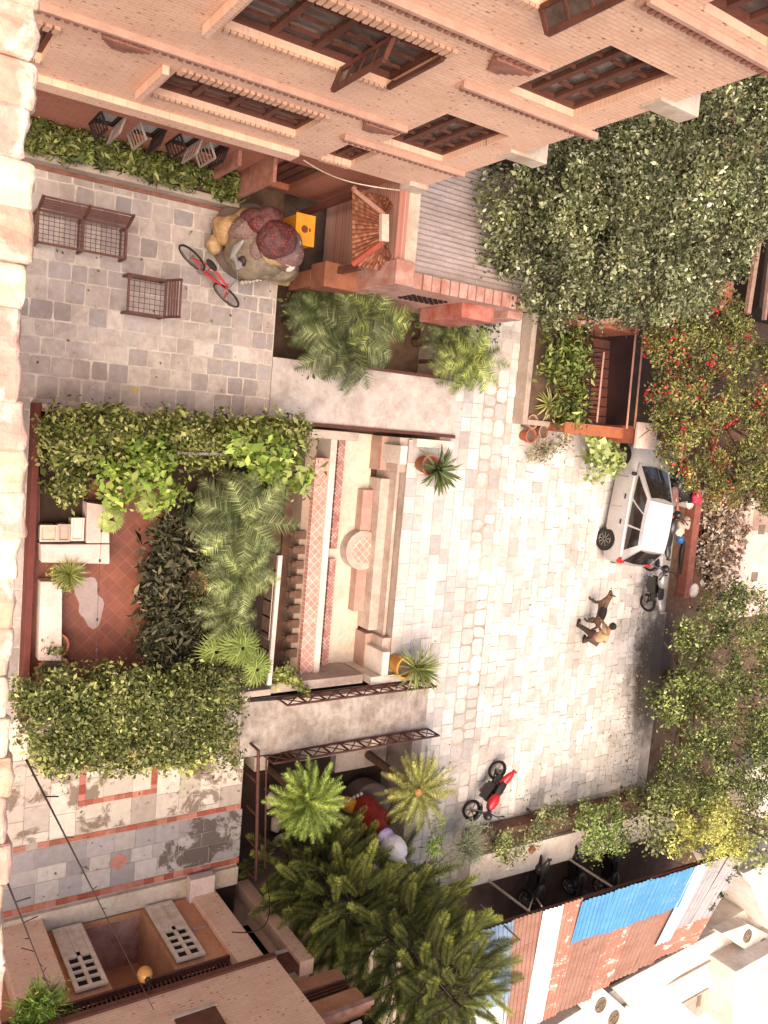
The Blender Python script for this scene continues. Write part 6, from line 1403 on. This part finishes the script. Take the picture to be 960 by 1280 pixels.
# pale flat roofs and blocks beyond the shed
M_LW = mat('white_limewash', '#ddd2c6', .8, .15, .9, col2='#bfae9e')
pr = thing('pale_roof_building', 'flat roofed whitewashed building with two-fan air conditioning units behind the tin shed', 'building', (17, 22, 0))
RZ2 = 1.3
e0, e1 = P(700, 1285, RZ2), P(935, 1135, RZ2); print('pale roof', e0, e1)
mb = MB(); mb.prism([(e0.x, e0.y - 1.5), (e0.x + 9, e0.y - 1.5), (e1.x + 9, e1.y + 8), (e1.x, e1.y + 8), (e1.x, e1.y)], 0, RZ2); mb.build('roof', M_LW, pr)
def quadbox(nm, px, z0, z1, m, par, bev=.02):
    w_ = [P(a, b, z1) for a, b in px]; mb = MB(); mb.prism([(p.x, p.y) for p in w_], z0, z1); o = mb.build(nm, m, par, bevel=bev)
    return o, w_
for (px, z) in ((((722, 1252), (752, 1234), (795, 1272), (765, 1300)), 1.75), (((902, 1167), (935, 1155), (985, 1180), (950, 1200)), 1.75)):
    o, w_ = quadbox('air_conditioner', px[::-1], RZ2, z, M_LW, pr); a, b = (w_[2] + w_[3]) / 2, (w_[0] + w_[1]) / 2
    for t_ in (.3, .68):
        q = a.lerp(b, t_); mb = MB(); mb.lathe([(.24, .002), (.24, .03), (.2, .03), (.19, .006), (.06, .006), (.05, .03), (0, .03)], (q.x, q.y, z), 28); [mb.beam((q.x, q.y, z + .02), (q.x + .2 * math.cos(k), q.y + .2 * math.sin(k), z + .02), .015) for k in range(0, 6)]; mb.build('round_fan', M_OLIVE, o)
o, w_ = quadbox('parapet_step', ((765, 1235), (895, 1165), (905, 1180), (790, 1262)), RZ2, 1.42, M_LW, pr)
o, w_ = quadbox('stair_block', ((920, 1215), (1000, 1170), (1040, 1290), (915, 1290)), RZ2, 2.3, M_LW, pr)
o, w_ = quadbox('hatch', ((853, 1255), (900, 1228), (918, 1243), (872, 1272)), RZ2, 1.36, M_CONC, pr)
for k in range(2): q = w_[0].lerp(w_[2], .3 + .35 * k); mb = MB(); mb.box(q.x - .2, q.x + .2, q.y - .12, q.y + .12, 1.363, 1.37); mb.build('hatch_pane', M_OLIVE, o)
o, w_ = quadbox('small_slab', ((800, 1170), (850, 1145), (862, 1160), (812, 1188)), RZ2, 1.4, M_LW, pr)
mb = MB(); a_, b_3 = P(770, 1262, RZ2 + .05), P(900, 1195, RZ2 + .05); mb.tube([a_, a_.lerp(b_3, .5) + Vector((.06, 0, 0)), b_3], .03, 7); mb.build('drain_pipe', M_CONC, pr)
mb = MB(); a_, b_3 = P(735, 1240, RZ2 + .03), P(880, 1175, RZ2 + .03); mb.tube([a_.lerp(b_3, t_) + Vector((.1 * math.sin(9 * t_), 0, 0)) for t_ in [i / 20 for i in range(21)]], .012, 6); mb.build('roof_cable', M_IRON, pr)
pr2 = thing('white_wall_house', 'bright white walled house at the far end beyond the grey tin sheets', 'house', (14, 27, 0))
o, w_ = quadbox('block', ((935, 1100), (1000, 1070), (1040, 1140), (965, 1165)), 0, 2.2, M_LW, pr2)
o, w_ = quadbox('cornice', ((930, 1092), (975, 1072), (985, 1085), (940, 1108)), 2.2, 2.4, M_LW, pr2)
pr3 = thing('pale_yard_wall', 'pale plastered wall showing behind the yellow green tree', 'wall', (10, 27, 0))
o, w_ = quadbox('wall', ((925, 965), (975, 950), (985, 1030), (935, 1020)), 0, .9, M_LW, pr3)

# ================================================================== BIG TREES
def tree(name, label, base, blobs, cols, size=.13, dens=330, r0=.16, group='large trees around the square', **kw):
    t = thing(name, label, 'tree', base, 0, group); kw.setdefault('sub', .15); kw.setdefault('subn', 11); kw.setdefault('clumpjit', .38)
    foliage('crown', blobs, M_LEAF, t, size, dens, cols, **kw); stems('trunk', base, blobs[::2], M_BARK, t, r0); return t
TC = ('#7c8058', '#686d46', '#969972', '#555a36', '#b2b492', '#4c512f')
bl = [PB(x, y, z, r) for x, y, z, r in ((640, 260, 3.2, .8), (660, 300, 3.2, .9), (620, 310, 2.7, .55), (700, 230, 4.0, .9), (720, 290, 4.0, 1.0), (680, 350, 3.2, .8), (740, 340, 3.8, 1.0), (760, 230, 4.5, 1.0), (790, 290, 4.6, 1.1), (820, 220, 4.8, 1.0), (800, 350, 4.2, .9), (850, 280, 4.8, 1.0), (880, 220, 5.0, 1.1), (930, 180, 5.2, 1.2), (900, 300, 4.6, .9), (940, 250, 5.0, 1.0), (960, 140, 5.3, 1.0), (850, 190, 4.4, .8), (720, 210, 3.6, .7), (780, 190, 3.8, .7), (850, 340, 4.2, .8), (700, 380, 2.6, .6), (730, 185, 3.0, .6), (745, 175, 4.0, .6), (800, 160, 4.5, .7), (860, 150, 4.8, .7), (915, 130, 5.0, .7), (690, 200, 3.6, .5), (840, 380, 3.6, .6), (870, 360, 3.8, .6), (770, 385, 3.2, .5))]
tree('spreading_tree', 'huge spreading grey green tree filling the space beyond the tall brick building', (-6.3, 14.8, 0), bl, TC, size=.085, dens=880, r0=.25, clumpjit=.4)
BO = ('#6b6e3c', '#84874a', '#585a30', '#9b9a58', '#484a28', '#7d6a42')
bl = [PB(x, y, z, r) for x, y, z, r in ((835, 420, 2.6, .65), (870, 440, 2.9, .75), (910, 430, 3.0, .75), (945, 470, 3.0, .8), (850, 480, 2.7, .7), (890, 500, 2.8, .8), (930, 530, 2.8, .8), (845, 540, 2.3, .65), (880, 560, 2.3, .7), (920, 585, 2.2, .7), (955, 560, 2.4, .8), (850, 590, 1.8, .45), (880, 600, 1.6, .5), (830, 390, 2.6, .5), (900, 400, 3.1, .6), (950, 600, 2.0, .6), (920, 610, 1.6, .45), (826, 410, 2.6, .45), (824, 450, 2.6, .5), (828, 495, 2.5, .5), (832, 530, 2.3, .5), (825, 560, 2.0, .35), (945, 610, 1.6, .5), (955, 625, 1.3, .4), (900, 612, 1.3, .4), (960, 520, 2.6, .7))]
tree('bougainvillea', 'wide bougainvillea dotted with red blossoms above the silver car', (-2.2, 21.6, 0), bl, BO, size=.08, dens=1150, accent=(('#c02c3c', '#cc3c4c', '#a82434', '#b8503c'), .15, .45), sub=.14, clumpjit=.4)
RT = ('#5f6a36', '#747f44', '#4c552a', '#989f62', '#3c4422')
bl = [PB(x, y, z, r) for x, y, z, r in ((850, 800, 2.6, .5), (880, 780, 3.0, .8), (930, 770, 3.2, .9), (960, 810, 3.3, .9), (860, 840, 2.8, .7), (900, 850, 3.2, .9), (950, 870, 3.4, 1.0), (840, 880, 2.6, .6), (880, 900, 3.0, .9), (930, 930, 3.2, .9), (850, 940, 2.6, .7), (890, 960, 2.9, .8), (940, 975, 3.0, .7), (830, 980, 2.2, .6), (865, 990, 2.4, .6), (915, 745, 2.6, .5), (825, 860, 2.2, .35), (812, 868, 2.0, .2), (845, 850, 2.3, .25), (960, 930, 3.2, .8))]
tree('spreading_tree', 'broad green tree with long bare twigs overhanging the end of the square', (7.2, 22.9, 0), bl, RT, size=.08, dens=820, r0=.2, clumpjit=.4)
YT = ('#c2bf68', '#b0ad58', '#d0cc82', '#9a9a4c', '#a8a862')
bl = [PB(x, y, z, r) for x, y, z, r in ((870, 1020, 2.4, .7), (900, 1030, 2.5, .7), (885, 1055, 2.4, .6), (850, 1040, 2.2, .6), (915, 1060, 2.4, .5), (890, 1000, 2.6, .6))]
tree('yellow_tree', 'bright yellow green tree against the grey end of the tin roof', (11.2, 22.6, 0), bl, YT, size=.085, dens=850, r0=.12)
bl = [PB(x, y, z, r) for x, y, z, r in ((810, 1010, 1.8, .5), (830, 1030, 1.9, .5), (815, 1045, 1.6, .45), (790, 1035, 1.5, .35), (930, 1000, 2.6, .7), (955, 1030, 2.6, .7), (940, 1060, 2.4, .6))]
tree('grey_green_tree', 'grey green tree knitting together the round bush and the yellow green tree', (11.3, 21.4, 0), bl, ('#888c5c', '#74794a', '#9c9f70', '#63683c'), size=.11, dens=330, r0=.1)
for k, (a, b, c) in enumerate((((855, 930, 2.8), (835, 880, 3.0), (818, 830, 2.6)), ((930, 890, 3.6), (900, 800, 4.2), (870, 760, 3.4)), ((935, 890, 3.6), (932, 830, 4.2), (905, 770, 3.8)))): pass
t = thing('creeper', 'dark creeper hanging over the edge of the grey tin sheets', 'creeper', tuple(EE(930)))
foliage('leaves', [(*(EE(928) + DD(928) * u + Vector((0, 0, .05))), .14) for u in (0, .15, .3, .45, .6)], M_LEAF, t, .08, 900, ('#4f4f34', '#62603e'), .06)

# ================================================================== PERSON AND DOG
def skin(name, joints, edges, radii, m, parent=None, sub=2, root=0):
    me = bpy.data.meshes.new(name); Mi = root_inv(parent) if parent else Matrix.Identity(4)
    me.from_pydata([tuple(Mi @ Vector(j)) for j in joints], edges, []); o = bpy.data.objects.new(name, me); COL.objects.link(o)
    if parent: o.parent = parent
    me.materials.append(m); mod = o.modifiers.new('skin', 'SKIN'); mod.use_smooth_shade = True
    for i, r in enumerate(radii):
        sv = me.skin_vertices[0].data[i]; sv.radius = (r, r) if not isinstance(r, tuple) else r; sv.use_root = (i == root)
    s_ = o.modifiers.new('sub', 'SUBSURF'); s_.levels = sub; s_.render_levels = sub; return o
M_SKIN = mat('skin_brown', '#9a6a50', .6, .1, 6, bmp=0); M_HAIR = mat('dark_hair', '#2a1f1c', .8, .2, 30); M_TAN = mat('tan_shirt', '#b59a78', .85, .2, 6); M_TROU = mat('dark_trousers', '#5a463c', .85, .25, 6)
f1, f2 = P(721, 781, 0), P(728, 801, 0)
hip = P(744, 797, .86); chest = P(757, 796, 1.18); neck = P(760, 789, 1.34); head = P(765, 782, 1.46)
sR = P(758, 800, 1.25); sL = P(757, 786, 1.25); hand = P(751, 774, .8); elb = P(755, 780, 1.0); hand2 = P(748, 782, .75); elb2 = P(752, 790, .98)
pe = thing('person', 'person in a tan shirt and dark trousers bending toward the dog on the pale paving', 'person', ((f1.x + f2.x) / 2, (f1.y + f2.y) / 2, 0))
kn1 = f1.lerp(hip, .52) + Vector((-.05, -.02, .0)); kn2 = f2.lerp(hip, .52) + Vector((-.03, -.02, 0))
an1, an2 = f1 + Vector((0, 0, .08)), f2 + Vector((0, 0, .08)); fwd = Vector((-.8, .2, 0)).normalized()
hA, hB = hip + Vector((-.06, -.08, -.05)), hip + Vector((.06, .06, -.05))
J = [hip, hip.lerp(chest, .5), chest, neck, head, head + Vector((-.02, 0, .09)), hA, kn1, an1, an1 + fwd * .17 - Vector((0, 0, .03)), hB, kn2, an2, an2 + fwd * .17 - Vector((0, 0, .03)), sL, elb, hand, sR, elb2, hand2]
Ed = [(0, 1), (1, 2), (2, 3), (3, 4), (4, 5), (0, 6), (6, 7), (7, 8), (8, 9), (0, 10), (10, 11), (11, 12), (12, 13), (2, 14), (14, 15), (15, 16), (2, 17), (17, 18), (18, 19)]
Rr = [.13, .13, .15, .06, .09, .075, .09, .065, .045, .035, .09, .065, .045, .035, .065, .045, .035, .065, .045, .035]
skin('body', J, Ed, Rr, M_SKIN, pe)
skin('shirt', [hip, hip.lerp(chest, .5), chest, neck.lerp(chest, .35), sL, elb.lerp(sL, .1), sR, elb2.lerp(sR, .1)], [(0, 1), (1, 2), (2, 3), (2, 4), (4, 5), (2, 6), (6, 7)], [.16, .16, .18, .1, .09, .075, .09, .075], M_TAN, pe)
skin('trousers', [hip, hA, kn1, an1, hB, kn2, an2], [(0, 1), (1, 2), (2, 3), (0, 4), (4, 5), (5, 6)], [.155, .115, .085, .065, .115, .085, .065], M_TROU, pe)
mb = MB(); mb.ell(head + Vector((.01, -.01, .045)), (.105, .105, .1), 16, 10); mb.build('hair', M_HAIR, pe, True)
mb = MB()
for hnd, d_ in ((hand, (hand - elb).normalized()), (hand2, (hand2 - elb2).normalized())):
    sd = d_.cross(Vector((0, 0, 1))).normalized()
    for k in range(4): st_ = hnd + sd * (.02 * (k - 1.5)); mb.tube([st_, st_ + d_ * (.06 - .006 * abs(k - 1.5)), st_ + d_ * .085 - Vector((0, 0, .02))], [.01, .009, .006], 6)
    mb.tube([hnd + sd * .03, hnd + sd * .05 + d_ * .03, hnd + sd * .04 + d_ * .055], [.011, .009, .007], 6)
mb.build('fingers', M_SKIN, pe, True)
mb = MB(); 
for q in (an1, an2): mb.ell(q + fwd * .07 - Vector((0, 0, .03)), (.14, .055, .05), 14, 8, (0, 0, math.atan2(fwd.y, fwd.x)))
mb.build('shoes', M_BLKP, pe, True)
c_ = head + fwd * .09
mb = MB(); mb.ell(c_ + Vector((0, 0, 0)), (.02, .015, .025), 8, 6)
for s_ in (-1, 1): sd = Vector((-fwd.y, fwd.x, 0)); mb.ell(head + sd * (.095 * s_), (.02, .012, .03), 8, 6); mb.ell(head + fwd * .085 + sd * (.035 * s_) + Vector((0, 0, .02)), (.01, .01, .01), 8, 6)
mb.build('face', M_SKIN, pe, True)
# the dog
F0 = P(738, 749, 0); H0 = P(733, 772, 0); dg = (F0 - H0); dg.z = 0; dl = dg.normalized(); ds = Vector((-dl.y, dl.x, 0)); L_ = .62
M_DOGB = mat('dog_black', '#2b2220', .85, .3, 9); M_DOGT = mat('dog_tan', '#6f5442', .85, .35, 7, col2='#463529'); M_DOGW = mat('dog_white', '#d5cabd', .8, .1, 9)
c0 = (F0 + H0) / 2
dgt = thing('dog', 'black and tan shepherd type dog standing beside the bending person', 'dog', (c0.x, c0.y, 0))
sh_ = c0 + dl * .28 + Vector((0, 0, .52)); hp_ = c0 - dl * .3 + Vector((0, 0, .5)); md = c0 + Vector((0, 0, .5)); nk = sh_ + dl * .16 + Vector((0, 0, .12)); hd_ = nk + dl * .12 + Vector((0, 0, .06)); mz = hd_ + dl * .15 - Vector((0, 0, .04)); tl = hp_ - dl * .16 + Vector((0, 0, -.04)); tl2 = tl - dl * .14 - Vector((0, 0, .2))
J = [md, sh_, nk, hd_, mz, hp_, tl, tl2]; Ed = [(0, 1), (1, 2), (2, 3), (3, 4), (0, 5), (5, 6), (6, 7)]; Rr = [.125, .15, .09, .085, .038, .12, .04, .03]
for s_ in (1, -1):
    b0 = len(J); J += [sh_ + ds * .08 * s_ - Vector((0, 0, .08)), sh_ + ds * .09 * s_ - dl * .04 - Vector((0, 0, .24)), sh_ + ds * .09 * s_ + dl * .02 * s_ - Vector((0, 0, .47)), sh_ + ds * .09 * s_ + dl * (.06 + .02 * s_) - Vector((0, 0, .5))]
    Ed += [(1, b0), (b0, b0 + 1), (b0 + 1, b0 + 2), (b0 + 2, b0 + 3)]; Rr += [.06, .042, .028, .026]
    b0 = len(J); J += [hp_ + ds * .08 * s_ - Vector((0, 0, .06)), hp_ + ds * .09 * s_ + dl * .08 - Vector((0, 0, .2)), hp_ + ds * .09 * s_ - dl * .08 - Vector((0, 0, .32)), hp_ + ds * .09 * s_ - dl * .04 - Vector((0, 0, .46)), hp_ + ds * .09 * s_ + dl * .02 - Vector((0, 0, .48))]
    Ed += [(5, b0), (b0, b0 + 1), (b0 + 1, b0 + 2), (b0 + 2, b0 + 3), (b0 + 3, b0 + 4)]; Rr += [.075, .055, .034, .026, .026]
skin('body', J, Ed, Rr, M_DOGT, dgt)
mb = MB(); mb.ell(md + Vector((0, 0, .05)) + dl * .02, (.29, .135, .11), 18, 12, (0, 0, math.atan2(dl.y, dl.x))); mb.build('saddle_fur', M_DOGB, dgt, True)
mb = MB()
for s_ in (1, -1): mb.add([tuple(hd_ + ds * .05 * s_ - dl * .03 + Vector((0, 0, .05))), tuple(hd_ + ds * .09 * s_ + Vector((0, 0, .05))), tuple(hd_ + ds * .04 * s_ + dl * .03 + Vector((0, 0, .06))), tuple(hd_ + ds * .085 * s_ - dl * .02 + Vector((0, 0, .16)))], [(0, 1, 3), (1, 2, 3), (2, 0, 3), (0, 2, 1)])
mb.build('ears', M_DOGB, dgt)
mb = MB(); mb.ell(mz + dl * .04 + Vector((0, 0, .015)), (.02, .02, .018), 8, 6); mb.build('nose', M_BLKP, dgt, True)
mb = MB(); mb.ell(hp_ + dl * .02 + Vector((0, 0, .11)) + ds * -.02, (.07, .06, .03), 10, 6); mb.build('white_patch', M_DOGW, dgt, True)
string('thin leash between the hand of the person and the neck of the dog', hand, nk, .05, .008, M_IRON, 'leash', 'leash')

# ================================================================== LIGHT
w = bpy.data.worlds.new('World'); sc.world = w; w.use_nodes = True
wn = w.node_tree; sky = wn.nodes.new('ShaderNodeTexSky'); sky.sky_type = 'NISHITA'; sky.sun_disc = False
SUN_EL, SUN_AZ = R(62), R(154)     # azimuth: direction towards the sun, clockwise from +Y
sky.sun_elevation = SUN_EL; sky.sun_rotation = SUN_AZ; sky.air_density = 1.0; sky.dust_density = 4.0; sky.ozone_density = .5
bg = wn.nodes['Background']; wn.links.new(sky.outputs[0], bg.inputs[0]); bg.inputs[1].default_value = .125
sd = bpy.data.lights.new('sun', 'SUN'); sd.energy = 2.0; sd.angle = R(55); sd.color = (1, .9, .78)
so = bpy.data.objects.new('sun', sd); COL.objects.link(so)
dv = Vector((math.sin(SUN_AZ) * math.cos(SUN_EL), math.cos(SUN_AZ) * math.cos(SUN_EL), math.sin(SUN_EL)))
so.rotation_euler = dv.to_track_quat('Z', 'Y').to_euler()
vs = sc.view_settings; vs.view_transform = 'Standard'; vs.look = 'None'; vs.gamma = 1; vs.exposure = 1.18
vs.use_curve_mapping = False
try:
    vs.use_white_balance = True; vs.white_balance_temperature = 7150; vs.white_balance_tint = 14
except Exception as ex: print('wb', ex)
sc.cycles.use_denoising = True
sc.cycles.max_bounces = 6; sc.cycles.diffuse_bounces = 3; sc.cycles.transparent_max_bounces = 4
